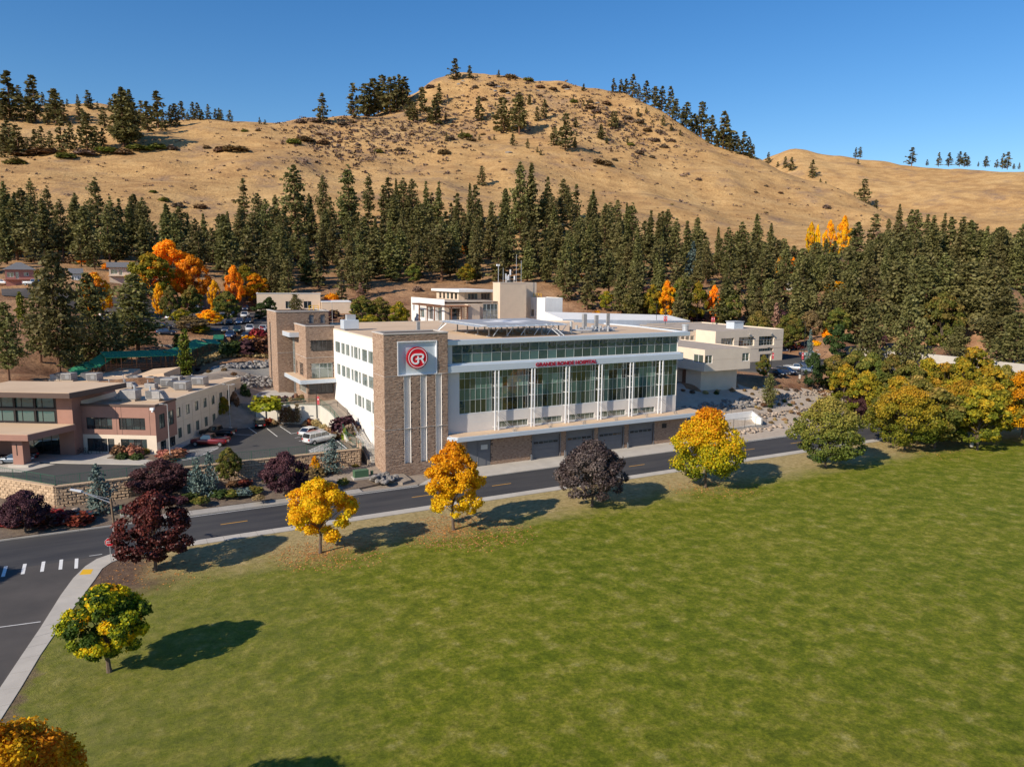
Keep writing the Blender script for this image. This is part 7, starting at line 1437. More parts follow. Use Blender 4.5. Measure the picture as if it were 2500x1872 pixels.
hill([(245, 300, 470), (450, 237, 440), (530, 230, 420), (590, 185, 400), (650, 180, 390), (700, 200, 410), (760, 175, 350), (805, 180, 330), (830, 320, 430), (860, 340, 460), (912, 250, 400), (965, 370, 450), (1012, 320, 485), (1030, 225, 345), (1075, 400, 455), (1140, 55, 180), (1232, 92, 170), (1432, 118, 165), (1295, 312, 455), (1465, 325, 540), (1570, 300, 550), (1640, 285, 350), (1690, 370, 460), (1740, 328, 440), (1410, 330, 360), (1525, 550, 625), (1080, 535, 595), (1180, 520, 580), (1300, 550, 590), (1400, 555, 585), (1625, 580, 640), (1690, 630, 670), (1715, 650, 690), (1800, 505, 625), (1880, 435, 655), (1945, 580, 630), (1950, 440, 500), (2005, 210, 255), (1933, 290, 325), (2005, 320, 360), (2032, 325, 360), (2120, 490, 580), (2160, 570, 610), (2075, 410, 440), (2200, 405, 500), (1322, 770, 895), (1955, 530, 560), (560, 240, 410), (620, 220, 400), (730, 190, 380), (785, 200, 350), (740, 240, 400)], 700, 130, 2.765, where=top_w, grp='pines on the open hill')
hill([(270, 165, 250), (320, 182, 262), (355, 185, 275), (400, 152, 290), (440, 210, 300), (490, 190, 325), (545, 225, 350), (597, 230, 375), (650, 238, 410), (690, 300, 430), (760, 300, 450), (815, 365, 480), (862, 350, 560), (930, 415, 580), (1010, 415, 625), (1060, 490, 590), (1095, 490, 600), (1145, 550, 690), (1180, 585, 695), (1210, 628, 712), (905, 520, 590), (1110, 580, 680), (1050, 580, 660), (800, 460, 510), (735, 330, 440), (970, 520, 610), (1030, 470, 640)], 1400, 130, 2.765, where=lambda px, py: 'in the line of pines along the right skyline of the hill', grp='pines along the right skyline')
hill([(70, 210, 255), (285, 405, 510), (435, 375, 430), (490, 365, 405), (602, 425, 490), (660, 480, 525), (720, 520, 555), (15, 440, 500), (185, 490, 580), (225, 565, 610), (365, 565, 610), (140, 410, 440), (530, 450, 470), (10, 570, 640)], 1400, 130, 2.765, where=top_w, grp='pines on the open hill')
fw__ = lambda px, py: 'on the farther bare hill at the right'
hill([(1315, 680, 750), (1380, 735, 770), (1425, 710, 785), (1470, 720, 810), (1610, 740, 850), (1700, 870, 905), (1665, 850, 885), (1935, 645, 705), (1905, 648, 705), (1920, 720, 755), (1955, 880, 1030), (1975, 1015, 1060), (2000, 1005, 1045), (2040, 1000, 1060), (1895, 955, 985)], 1400, 130, 2.765, True, fw__, 'pines on the farther hill')
hill([(1237, 112, 210), (1345, 180, 215), (1427, 143, 218), (1500, 145, 218), (1575, 138, 218), (1610, 145, 220), (1635, 165, 220), (1710, 195, 222), (1760, 165, 225), (1840, 185, 230), (1880, 155, 235), (1915, 148, 238), (1960, 210, 240), (2000, 205, 240)], 1800, 330, 2.906, True, lambda px, py: 'on the skyline of the farther hill', 'pines on the farther hill')
lw_ = lambda px, py: ('in the dark wooded gully at the upper left' if py > 300 else 'on the upper left skyline')
hill([(70, 155, 390), (135, 185, 290), (205, 205, 330), (240, 175, 410), (290, 230, 300), (365, 235, 400), (455, 265, 310), (525, 240, 300), (595, 222, 320), (612, 240, 320), (660, 280, 325), (745, 262, 322), (778, 250, 310), (825, 240, 300), (835, 262, 580), (890, 265, 520), (790, 280, 500), (705, 335, 440), (960, 305, 460), (1000, 310, 480), (1068, 248, 450), (1100, 360, 470), (1155, 260, 350), (1190, 312, 440), (1230, 275, 380), (1268, 350, 400), (1305, 295, 395), (1335, 300, 395), (1362, 335, 395), (1405, 307, 392), (1455, 325, 385), (1480, 322, 390), (1495, 325, 388), (1550, 340, 410), (1753, 382, 425), (1790, 395, 430), (10, 290, 370), (150, 310, 380), (210, 330, 420), (430, 300, 430), (320, 340, 430), (540, 300, 400), (70, 450, 600), (130, 480, 640), (30, 470, 620), (240, 490, 600), (285, 475, 600), (340, 500, 610), (420, 430, 620), (475, 450, 600), (590, 400, 600), (650, 470, 600), (700, 480, 590), (560, 340, 420), (10, 560, 650), (190, 540, 640), (380, 250, 420), (860, 300, 560), (920, 330, 530), (30, 300, 400), (100, 280, 400)], 0, 150, 2.765, where=lw_, grp='pines at the upper left')
PQ.sort(key=lambda q: -q[0])
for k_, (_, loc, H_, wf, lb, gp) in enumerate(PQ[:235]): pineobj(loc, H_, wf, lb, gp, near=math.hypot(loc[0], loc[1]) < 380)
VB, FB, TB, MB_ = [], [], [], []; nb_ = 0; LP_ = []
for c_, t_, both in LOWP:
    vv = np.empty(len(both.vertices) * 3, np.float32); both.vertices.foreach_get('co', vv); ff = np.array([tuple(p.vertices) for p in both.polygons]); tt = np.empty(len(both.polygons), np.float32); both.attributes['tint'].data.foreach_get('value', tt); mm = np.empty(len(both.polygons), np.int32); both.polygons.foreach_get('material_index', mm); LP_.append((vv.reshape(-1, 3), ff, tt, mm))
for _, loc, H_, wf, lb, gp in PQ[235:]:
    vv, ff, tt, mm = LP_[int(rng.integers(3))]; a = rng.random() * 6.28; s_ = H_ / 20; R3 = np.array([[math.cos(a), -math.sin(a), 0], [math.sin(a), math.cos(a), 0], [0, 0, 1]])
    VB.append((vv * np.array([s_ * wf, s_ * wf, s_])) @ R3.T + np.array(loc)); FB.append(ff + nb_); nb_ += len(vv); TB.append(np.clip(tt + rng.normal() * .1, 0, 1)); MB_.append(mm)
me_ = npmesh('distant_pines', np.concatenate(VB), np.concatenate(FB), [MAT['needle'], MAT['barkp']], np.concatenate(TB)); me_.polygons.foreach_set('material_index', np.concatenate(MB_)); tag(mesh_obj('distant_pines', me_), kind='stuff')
# hill bushes named one by one, and uncountable brush
HB = [(0, 355, 60), (60, 380, 60), (120, 375, 70), (40, 400, 50), (160, 385, 50), (210, 378, 60), (260, 372, 60), (300, 375, 50), (340, 366, 60), (385, 363, 50), (420, 365, 30), (505, 362, 22), (575, 368, 70), (540, 370, 40), (598, 322, 20), (630, 320, 16), (572, 318, 14), (745, 344, 50), (715, 350, 40), (790, 352, 36), (780, 330, 20), (830, 348, 16), (735, 300, 30), (770, 298, 30), (835, 305, 30), (860, 300, 20), (940, 325, 22), (985, 320, 16), (1005, 330, 18), (1040, 330, 14), (925, 372, 26), (975, 368, 26), (950, 340, 18), (1085, 375, 36), (1100, 340, 26), (1135, 335, 40), (1150, 345, 30), (1180, 330, 16), (1230, 415, 16), (1120, 418, 12), (1080, 412, 10), (400, 490, 28), (435, 505, 34), (490, 508, 34), (375, 470, 20), (570, 490, 12), (1400, 405, 12), (1460, 398, 36), (1480, 402, 36), (1500, 392, 20), (1440, 265, 30), (1455, 275, 26), (1480, 255, 26), (1440, 250, 20), (1530, 290, 26), (1560, 300, 30), (1580, 320, 26), (1600, 345, 26), (1620, 360, 24), (1560, 375, 28), (1590, 385, 20), (1540, 355, 22), (1610, 325, 20), (1640, 345, 20), (1705, 440, 18), (1845, 470, 12), (1905, 472, 14), (2017, 508, 24), (1870, 455, 12), (1640, 500, 10), (1870, 520, 12), (1200, 210, 30), (1245, 190, 36), (1290, 192, 30), (1320, 215, 24), (1230, 225, 26), (1160, 215, 20), (1350, 220, 24), (1380, 215, 24), (1050, 215, 26), (1030, 210, 16), (1330, 260, 20), (1180, 245, 24), (1400, 250, 24)]
for px, py, w_ in HB:
    loc = spot(px, py); D = math.hypot(loc[0], loc[1]); s_ = w_ * D / FPX * .8; low = py > 340 and px < 460
    k = 'olive' if low and px % 3 else random.choice(('brown', 'grey', 'grey', 'olive', 'brown')); o = bush(k, (loc[0], loc[1], loc[2] - .2), s_, min(s_ * .45, 4.5), '%s bush %s' % ({'olive': 'olive', 'brown': 'brown', 'grey': 'bare grey'}[k], ('in the band at the far left of the hill' if px < 200 else 'in the band across the left of the hill' if px < 460 else 'on the left shoulder under the skyline' if px < 760 else 'on the shoulder left of the summit' if px < 1000 else 'on the middle of the big hill' if px < 1200 else 'below the round summit' if px < 1420 else 'high on the right side of the big hill' if py < 330 else 'low on the right side of the big hill')), 'bushes on the hill')
VB, FB, TB = [], [], []; nb_ = 0
for k in range(3800):
    px = r.uniform(0, 2300); py = r.uniform(190, 560) ; 
    if k < 2200: px = r.choice([1000, 1100, 1250, 1400, 1500, 1560, 860, 780]) + r.normal() * 75; py = np.interp(px, [700, 900, 1100, 1250, 1450, 1600], [325, 335, 300, 235, 285, 345]) + r.normal() * 42
    h = ground_hit(px, py, 300, 1000)
    if h is None or h[3] < 380: continue
    n = 9; s_ = r.uniform(.5, 1.7) * (1.3 if k < 2200 else .8); c = np.array(h[:3]) + r.normal(size=(n, 3)) * np.array([s_, s_, s_ * .3]) * .6 + [0, 0, s_ * .35]
    V, F_, _ = leafmesh('b', c, r.normal(size=(n, 3)) + [0, -.3, .6], .9 * s_, None, None); VB.append(V); FB.append(F_ + nb_); nb_ += len(V); TB.append(np.full(n, r.random()) * .9)
tag(mesh_obj('hill_brush', npmesh('hill_brush', np.concatenate(VB), np.concatenate(FB), MAT['fol_grey'], np.concatenate(TB))), kind='stuff')
# rock outcrops on the summit
for i, (px, py, w_) in enumerate([(1215, 212, 10), (1210, 222, 8), (1240, 228, 9), (1130, 198, 7), (1315, 222, 8), (1355, 218, 9), (1385, 218, 8), (1180, 240, 8), (1030, 213, 6), (1010, 225, 6), (1460, 252, 9), (1480, 262, 8), (1240, 372, 8), (1120, 205, 7)]):
    loc = spot(px, py); o = mesh_obj('rock_outcrop', BO['rock'][i % 6], None, (loc[0], loc[1], loc[2] - .5), (0, 0, i), (w_ * .9, w_ * .6, w_ * .45)); tag(o, 'dark rock outcrop %s' % ('high on the summit slope' if py < 215 else 'below the summit' if py < 245 else 'on the right of the summit' if px > 1400 else 'in the middle of the hill'), 'rock', 'rock outcrops on the hill')

# dry tall grass on the bank by the walkway
VB, FB, TB = [], [], []; nb_ = 0
for k in range(2600):
    px = r.uniform(480, 672); D = r.uniform(174, 192); x, y, _ = at_d(px, 880, D); n = 5; c = np.array((x, y, gz(x, y) + .35)) + r.normal(size=(n, 3)) * .3; c[:, 2] = gz(x, y) + .3 + r.random(n) * .3
    V, F_, _ = leafmesh('b', c, np.c_[r.normal(size=n), r.normal(size=n), np.full(n, .2)], .5, None, None); VB.append(V); FB.append(F_ + nb_); nb_ += len(V); TB.append(r.random(n))
tag(mesh_obj('tall_dry_grass', npmesh('tall_dry_grass', np.concatenate(VB), np.concatenate(FB), MAT['drygrass'], np.concatenate(TB))), kind='stuff')
# fallen leaves under the golden maples
VB, TB = [], []
for (bx_, by_), nl_, R_ in ((at_z(1107, 1294)[:2], 2600, 6.5), (at_z(782, 1350)[:2], 1300, 5), (at_z(1722, 1190)[:2], 700, 6), (at_z(378, 1392)[:2], 300, 5), (at_z(2208, 1098)[:2], 500, 8)):
    a = r.random(nl_) * 6.283; d = R_ * r.random(nl_) ** .7 * (1 + .4 * r.random(nl_)); c = np.c_[bx_ + np.cos(a) * d + .18 * d, by_ + np.sin(a) * d * .8 - .5, np.full(nl_, .125)]; VB.append(c); TB.append(r.random(nl_))
c = np.concatenate(VB); uvp = -c[:, 0] * sb + c[:, 1] * cb; c = c[uvp < 86]; V, F_, _ = leafmesh('l', c, r.normal(size=(len(c), 3)) * .25 + [0, 0, 1], .17, None, None)
tag(mesh_obj('fallen_leaves', npmesh('fallen_leaves', V, F_, MAT['fol_fall'], np.concatenate(TB)[uvp < 86])), kind='stuff')
tag(uvobj(MB().prism([(-70, -60), (-26, -60), (-20.5, 60), (-19.5, 84), (-22, 86.5), (-70, 86.8)], -.4, .1).build('corner_lawn', MAT['cgrass'])), kind='structure')
c, tr = maple('m', 391, 13, 5.4, mtl='fol_aut', grad=lambda h, t: .2 + .5 * t, nb=50, nl=150, ls=.4, zc0=.2); put('maple_tree', 'maple across the side street left of the frame whose shadow falls on the crosswalk', 'tree', (c, tr), W(-27.2, 82.2, .1), .85, 0.)
# trees across the field, beside the viewer (seen in the glass)
for i in range(9):
    u, v = 105 + i * 20 + r.uniform(-5, 5), -28 + r.uniform(-14, 12); x, y, _ = W(u, v); Hc, Rc = CROWN['green_dim']; s_ = r.uniform(1.0, 1.4)
    put('deciduous_tree', 'large green tree across the field opposite the glass front', 'tree', CROWN['green'][i % 2], (x, y, 0), (s_, s_, s_ * 1.1), group='trees across the field')

# ================================================================ vehicles
def paint(name, c, metal=.3): 
    k = 'paint_' + name
    if k not in MAT: MAT[k] = mat(name + '_car_paint', c, .28, metal=metal, spec=.5, coat=.8)
    return MAT[k]
PC = {'white': (.72, .72, .70), 'black': (.012, .012, .014), 'navy': (.02, .035, .075), 'blue': (.035, .075, .17), 'silver': (.42, .43, .44), 'grey': (.11, .115, .12), 'maroon': (.16, .012, .018), 'green': (.025, .06, .05), 'bluegrey': (.16, .20, .25), 'dkgrey': (.045, .048, .053), 'red': (.38, .05, .03), 'yellow': (.65, .32, .02)}
KIND = {  # L, W, H, belt, ground clearance, greenhouse (x of base rear, roof rear, roof front, base front), bed
    'sedan': (4.7, 1.82, 1.45, .92, .22, (-1.95, -1.25, .25, 1.05)), 'suv': (4.75, 1.88, 1.72, 1.08, .26, (-2.25, -1.95, .45, 1.2)), 'bigsuv': (5.6, 2.04, 1.9, 1.2, .3, (-2.7, -2.45, .75, 1.45)),
    'pickup': (5.8, 2.0, 1.88, 1.18, .36, (-.55, -.35, .75, 1.5)), 'hatch': (4.4, 1.82, 1.55, .98, .22, (-2.05, -1.65, .35, 1.1))}
_cars = {}
def car(kind, colr, label, loc, rot, group):
    key = (kind, colr)
    if key in _cars:
        src = _cars[key]; t = src.copy(); COL.objects.link(t); t.location = loc; t.rotation_euler = (0, 0, rot); tag(t, label, group=group)
        for ch in list(src.children):
            c = ch.copy(); COL.objects.link(c); c.parent = t
            for g in ch.children: d = g.copy(); COL.objects.link(d); d.parent = c
        return t
    L_, W_, H_, B_, G_, (g0, g1_, g2_, g3) = KIND[kind]; t = thing('parked_car' if kind != 'pickup' else 'pickup_truck', label, 'car' if kind != 'pickup' else 'pickup', loc, rot, group); hw = W_ / 2; pm = paint(colr, PC[colr])
    # hull: sections along x, rounded
    secs = [(-L_ / 2, .55, .78, .80), (-L_ / 2 + .08, G_ + .12, B_ - .06, .90), (-L_ / 2 + .5, G_, B_, .97), (-L_ * .2, G_, B_, 1.), (L_ * .12, G_, B_, 1.), (g3 - .05, G_, B_ - .02, .99), (L_ / 2 - .55, G_ + .02, B_ - .12 if kind != 'pickup' else B_ - .06, .95), (L_ / 2 - .12, G_ + .1, B_ - .24 if kind != 'pickup' else B_ - .12, .86), (L_ / 2, .5, B_ - .42, .76)]
    mb = MB(); ring = []
    for x, zb_, zt_, wf in secs:
        w_ = hw * wf; pr_ = [(-w_ * .9, zb_), (-w_, zb_ + (zt_ - zb_) * .35), (-w_ * .985, zb_ + (zt_ - zb_) * .8), (-w_ * .9, zt_), (w_ * .9, zt_), (w_ * .985, zb_ + (zt_ - zb_) * .8), (w_, zb_ + (zt_ - zb_) * .35), (w_ * .9, zb_)]
        ring.append([len(mb.v) + i for i in range(8)]); mb.v += [(x, y, z) for y, z in pr_]
    for a, b in zip(ring, ring[1:]):
        for i in range(8): j = (i + 1) % 8; mb.f.append((a[i], a[j], b[j], b[i])); mb.m.append(0)
    mb.f.append(tuple(reversed(ring[0]))); mb.f.append(tuple(ring[-1])); mb.m += [0, 0]
    if kind == 'pickup': mb.box(-L_ / 2 + .12, -hw * .86, B_ + .0, -L_ / 2 + .2, hw * .86, B_ + .04)
    bo = mb.build('body', pm, t, off=(0, 0, 0)); bo.data.polygons.foreach_set('use_smooth', [True] * len(bo.data.polygons))
    if kind == 'pickup': MB().box(-L_ / 2 + .22, -hw * .8, B_ + .005, g0 - .05, hw * .8, B_ + .02).build('truck_bed', MAT['greydk'], t, off=(0, 0, 0)); rb = MB().box(-L_ / 2 + .05, -hw * .93, B_ - .1, g0, -hw * .8, B_ + .10).box(-L_ / 2 + .05, hw * .8, B_ - .1, g0, hw * .93, B_ + .1).box(-L_ / 2 + .02, -hw * .8, B_ - .1, -L_ / 2 + .14, hw * .8, B_ + .10); rb.build('bed_sides', pm, t, off=(0, 0, 0))
    wt = hw * .78; gl_ = MB(); gl_.hexa([(g0, -hw * .9, B_ - .02), (g3, -hw * .9, B_ - .02), (g3, hw * .9, B_ - .02), (g0, hw * .9, B_ - .02), (g1_, -wt, H_ - .07), (g2_, -wt, H_ - .07), (g2_, wt, H_ - .07), (g1_, wt, H_ - .07)]); gl_.build('windows', MAT['carglass'], t, off=(0, 0, 0))
    rf_ = MB(); rf_.hexa([(g1_ - .04, -wt - .02, H_ - .08), (g2_ + .05, -wt - .02, H_ - .08), (g2_ + .05, wt + .02, H_ - .08), (g1_ - .04, wt + .02, H_ - .08), (g1_ + .08, -wt + .1, H_), (g2_ - .1, -wt + .1, H_), (g2_ - .1, wt - .1, H_), (g1_ + .08, wt - .1, H_)])
    for s_ in (-1, 1):                                                  # pillars
        for a, b in ((g0, g1_), (g3, g2_)): rf_.tube((a, s_ * hw * .9, B_ - .03), (b, s_ * wt, H_ - .06), .05, n=4)
        for q in ((-.35,) if kind != 'bigsuv' else (-.35, -1.5)):
            if g1_ < q < g2_: rf_.tube((q, s_ * hw * .9, B_ - .03), (q, s_ * wt, H_ - .06), .045, n=4)
    rf_.build('roof', pm, t, off=(0, 0, 0))
    rw_ = .34 if kind in ('sedan', 'hatch') else .39
    for x in (-L_ / 2 + .95, L_ / 2 - .92):
        for s_ in (-1, 1):
            wo = MB().tube((x, s_ * (hw - .22), rw_), (x, s_ * (hw + .02), rw_), rw_, n=16).build('wheel', MAT['tyre'], t, off=(0, 0, 0)); MB().tube((x, s_ * (hw + .0), rw_), (x, s_ * (hw + .035), rw_), rw_ * .6, n=12).build('rim', MAT['rim'], wo, off=(0, 0, 0))
    for s_ in (-1, 1):
        MB().box(L_ / 2 - .22, s_ * hw * .5, B_ - .42, L_ / 2 - .0, s_ * hw * .82, B_ - .26).build('headlight', MAT['lampw'], t, off=(0, 0, 0)); MB().box(-L_ / 2 - .01, s_ * hw * .62, B_ - .38, -L_ / 2 + .1, s_ * hw * .9, B_ - .12).build('tail_light', MAT['lampred'], t, off=(0, 0, 0))
        MB().box(g3 - .25, s_ * (hw - .05), B_ - .02, g3 - .08, s_ * (hw + .14), B_ + .14).build('mirror', pm, t, off=(0, 0, 0))
    MB().box(-L_ / 2 - .02, -.26, .62, -L_ / 2 + .05, .26, .75).build('number_plate', MAT['signw'], t, off=(0, 0, 0))
    _cars[key] = t; return t
def car_px(kind, col, label, rear, front, z=None, D=None, group='cars in the lower car park', dz=0.):
    m_ = ((rear[0] + front[0]) / 2, (rear[1] + front[1]) / 2)
    if z is not None: a, b, c = at_z(*rear, z), at_z(*front, z), at_z(*m_, z)
    else: a, b, c = spot(*rear), spot(*front), spot(*m_)
    car(kind, col, label, (c[0], c[1], (z if z is not None else c[2]) + dz), math.atan2(b[1] - a[1], b[0] - a[0]), group)
zc = lambda x, y: (620 + x / 6.494, 960 + y / 6.494)
zbq = lambda x, y: (x / 3.45, 860 + y / 3.45)
car_px('bigsuv', 'white', 'large white SUV parked nearest the striped zone', zc(850, 820), zc(1235, 735), 3.0)
car_px('sedan', 'white', 'white sedan parked beyond the large white SUV', zc(745, 700), zc(1075, 615), 3.0)
car_px('sedan', 'red', 'reddish car wedged between the white sedan and the white SUV', zc(830, 762), zc(1140, 672), 3.0)
car_px('hatch', 'black', 'black hatchback parked alone before the concrete wall', zc(110, 590), zc(70, 475), 3.0)
car_px('pickup', 'maroon', 'maroon pickup truck in the accessible bay by the medical building', zbq(1905, 785), zbq(1640, 780), 3.0)
car_px('pickup', 'black', 'black pickup behind the maroon one', zbq(1925, 712), zbq(1740, 705), 3.0)
car_px('sedan', 'bluegrey', 'silver blue sedan under the brown portico', zbq(235, 930), zbq(30, 930), 3.03)
car_px('suv', 'black', 'dark car with a red lamp behind the portico column', zbq(270, 905), zbq(180, 865), 3.03)
zu = lambda x, y: (180 + x / 4.096, 720 + y / 4.096)
G2 = 'cars in the upper car park'
for k, c, (x, y), d, lb in [('suv', 'white', (350, 228), 'r', 'white SUV side on behind the tall left pines'), ('suv', 'blue', (372, 258), 'r', 'blue car in front of the side on white SUV'), ('suv', 'silver', (980, 252), 'b', 'silver SUV seen from behind left of the golden trees'), ('sedan', 'navy', (930, 400), 'r', 'dark blue car beside the broad pine'), ('sedan', 'dkgrey', (900, 340), 'r', 'dark car in the shade beside the broad pine'),
        ('suv', 'silver', (1458, 305), 'f', 'silver car behind the walkway end'), ('sedan', 'grey', (1520, 378), 'f', 'grey sedan beside the green stair roof'), ('pickup', 'blue', (1572, 440), 'f', 'blue pickup nearest the top of the stairway'), ('pickup', 'green', (1640, 385), 'f', 'dark green pickup facing the bank'), ('suv', 'blue', (1662, 300), 'f', 'bright blue SUV in the second row'), ('suv', 'black', (1755, 295), 'f', 'black SUV in the second row'), ('pickup', 'white', (1765, 372), 'f', 'white pickup in the front row'), ('sedan', 'dkgrey', (1728, 432), 'f', 'dark grey sedan at the bank edge'), ('suv', 'white', (1895, 375), 'f', 'white SUV next to the stair tower'), ('pickup', 'white', (1715, 235), 'f', 'white truck in the third row'), ('bigsuv', 'navy', (1722, 165), 'f', 'dark SUV before the clinic'), ('sedan', 'white', (1225, 145), 'r', 'white car glimpsed behind the golden trees'), ('sedan', 'black', (1560, 300), 'f', 'black sedan under the spreading tree'), ('suv', 'grey', (1600, 225), 'f', 'grey SUV under the spreading tree'), ('sedan', 'silver', (1500, 235), 'f', 'silver sedan between lot trees'), ('suv', 'black', (1850, 240), 'f', 'black car behind the upright trees')]:
    p = zu(x, y); h = ground_hit(*p); D_ = h[3] if h else 220; loc = (h[0], h[1], h[2] + .2) if h else spot(*p)
    car(k, c, lb, loc, {'r': rad(8), 'b': rad(85), 'f': rad(-78)}[d] + random.uniform(-.06, .06), G2)
zr = lambda x, y: (1640 + x / 6.133, 780 + y / 6.133)
G3 = 'cars in the right car park'
for k, c, (x, y), rt, lb in [('suv', 'black', (1565, 845), -55, 'black SUV leftmost in the front row of the right lot'), ('suv', 'navy', (1710, 815), -50, 'dark navy SUV second in the front row of the right lot'), ('pickup', 'silver', (1860, 770), -35, 'long silver pickup in the front row of the right lot'), ('sedan', 'bluegrey', (2060, 790), -45, 'pale green grey sedan right of the silver pickup'), ('sedan', 'navy', (2010, 720), -40, 'dark blue car behind the pale sedan'), ('bigsuv', 'navy', (1745, 500), -30, 'dark blue SUV beside the right wing wall'), ('suv', 'navy', (1735, 455), -30, 'blue SUV behind the one at the right wing wall'), ('sedan', 'black', (1930, 485), -20, 'black car in the far row of the right lot'), ('suv', 'white', (2115, 480), -15, 'white SUV in the far row of the right lot'), ('pickup', 'silver', (2060, 560), -20, 'silver pickup in the middle of the right lot'), ('suv', 'white', (2190, 545), 190, 'white van like SUV beside the silver pickup'), ('suv', 'white', (1300, 600), -30, 'white car glimpsed behind the pine at the right wing')]:
    car(k, c, lb, at_z(*zr(x, y), 7.5), rad(rt), G3)
zq = lambda x, y: (2050 + x / 4.916, 760 + y / 4.916)
for k, c, (x, y), rt, lb in [('suv', 'black', (1960, 700), 10, 'black SUV in the group at the far right end'), ('suv', 'white', (2035, 695), 10, 'white SUV in the middle of the far right group'), ('suv', 'white', (2090, 675), 12, 'white SUV at the right of the far right group'), ('bigsuv', 'white', (680, 510), 5, 'white van parked at the long concrete wall'), ('sedan', 'yellow', (1035, 745), 5, 'yellow car glimpsed through the maples'), ('suv', 'white', (1480, 690), 5, 'white SUV glimpsed through the maples'), ('sedan', 'white', (1400, 700), 5, 'white sedan glimpsed through the maples'), ('sedan', 'silver', (1000, 790), 5, 'silver car glimpsed through the maples'), ('suv', 'silver', (1260, 720), 5, 'silver SUV glimpsed through the maples')]:
    car(k, c, lb, at_z(*zq(x, y), 7.5), rad(rt), G3)
for k, c, p, lb in [('sedan', 'white', (8, 697), 'white car on the hill street at the left edge'), ('pickup', 'silver', (84, 700), 'silver pickup on the hill street below the pink house')]:
    l = spot(*p); car(k, c, lb, (l[0], l[1], l[2] + .3), rad(4), 'cars on the hill street')

# ================================================================ green roofed covered stairway
cw_ = thing('covered_walkway', 'reddish timber walkway with a green metal roof climbing behind the medical building', 'walkway', at_d(350, 893, 166)); off_ = tuple(cw_.location)
secs = [((190, 916), (224, 901), 160, 162), ((213, 898), (246, 896), 162, 163), ((242, 896), (272, 876), 162.5, 164.5), ((258, 873), (440, 867), 163.5, 168), ((440, 867), (470, 857), 168, 176), ((470, 853), (512, 838), 176, 184), ((512, 838), (545, 840), 184, 186)]
for i, (pa, pb, Da, Db) in enumerate(secs):
    A_, B_ = np.array(at_d(*pa, Da)), np.array(at_d(*pb, Db)); d = B_ - A_; l = math.hypot(d[0], d[1]); nx_, ny_ = -d[1] / l, d[0] / l; w_ = 3.3
    ra = .9; w_ = 2.6 if i < 3 else 3.3; m_ = MB()
    Q = [A_, B_, B_ + [nx_ * w_, ny_ * w_, ra], A_ + [nx_ * w_, ny_ * w_, ra]]
    m_.hexa([tuple(q - [0, 0, .12]) for q in Q] + [tuple(q) for q in Q]); ro = m_.build('roof_panel', MAT['greenroof'], cw_, off=off_)
    rbs = MB(); nrib = max(2, int(l / .6))
    for k in range(nrib + 1):
        u = k / nrib; a = A_ + d * u; b = a + [nx_ * w_, ny_ * w_, ra]; rbs.tube(tuple(a + [0, 0, .02]), tuple(b + [0, 0, .02]), .035, n=4)
    tag(rbs.build('roof_seams', MAT['greenroof'], ro, off=off_), kind='stuff')
    n = max(1, int(l / 2.7))
    for k in range(n + 1):
        u = k / n
        for side in (0.25, w_ - .3):
            p = A_ + d * u + [nx_ * side, ny_ * side, ra * side / w_ - .1]; g = gz(p[0], p[1]) - .2; MB().tube((p[0], p[1], min(g, p[2] - 2.8)), tuple(p), .09, n=5).build('post', MAT['redwood'], cw_, off=off_)
    for side in (.25, w_ - .3):
        for k, hh in enumerate((2.55, 2.05, 1.6)):
            a = A_ + [nx_ * side, ny_ * side, -hh]; b = B_ + [nx_ * side, ny_ * side, -hh]; MB().tube(tuple(a), tuple(b), .07 if k else .12, n=4).build('rail', MAT['redwood'], cw_, off=off_)
    dk = MB(); Z = [A_ + [nx_ * .25, ny_ * .25, -2.75], B_ + [nx_ * .25, ny_ * .25, -2.75], B_ + [nx_ * 3, ny_ * 3, -2.75], A_ + [nx_ * 3, ny_ * 3, -2.75]]; dk.hexa([tuple(q - [0, 0, .15]) for q in Z] + [tuple(q) for q in Z]); dk.build('deck', MAT['wood'], cw_, off=off_)
A_, B_ = np.array(at_d(520, 829, 192)), np.array(at_d(545, 829, 192)); C_, D_ = np.array(at_d(546, 804, 212)), np.array(at_d(524, 804, 212))
m_ = MB(); m_.hexa([tuple(q - [0, 0, .12]) for q in (A_, B_, C_, D_)] + [tuple(q) for q in (A_, B_, C_, D_)]); ro = m_.build('roof_panel', MAT['greenroof'], cw_, off=off_)
m_ = MB()
for k in range(9): u = k / 8; m_.tube(tuple(A_ + (B_ - A_) * u + [0, 0, .03]), tuple(D_ + (C_ - D_) * u + [0, 0, .03]), .05, n=4)
tag(m_.build('roof_seams', MAT['greenroof'], ro, off=off_), kind='stuff')
for q in (A_, B_, C_, D_): MB().tube((q[0], q[1], gz(q[0], q[1]) - .3), tuple(q - [0, 0, .1]), .1, n=5).build('post', MAT['redwood'], cw_, off=off_)
for k in range(8): z = B_[2] - 2.7 - k * .32; MB().box(B_[0] - .2, B_[1] - 4.5 + k * .0 - k * .45, z, B_[0] + 2.6, B_[1] - 4.1 - k * .45, z + .08).build('step', MAT['redwood'], cw_, off=off_)

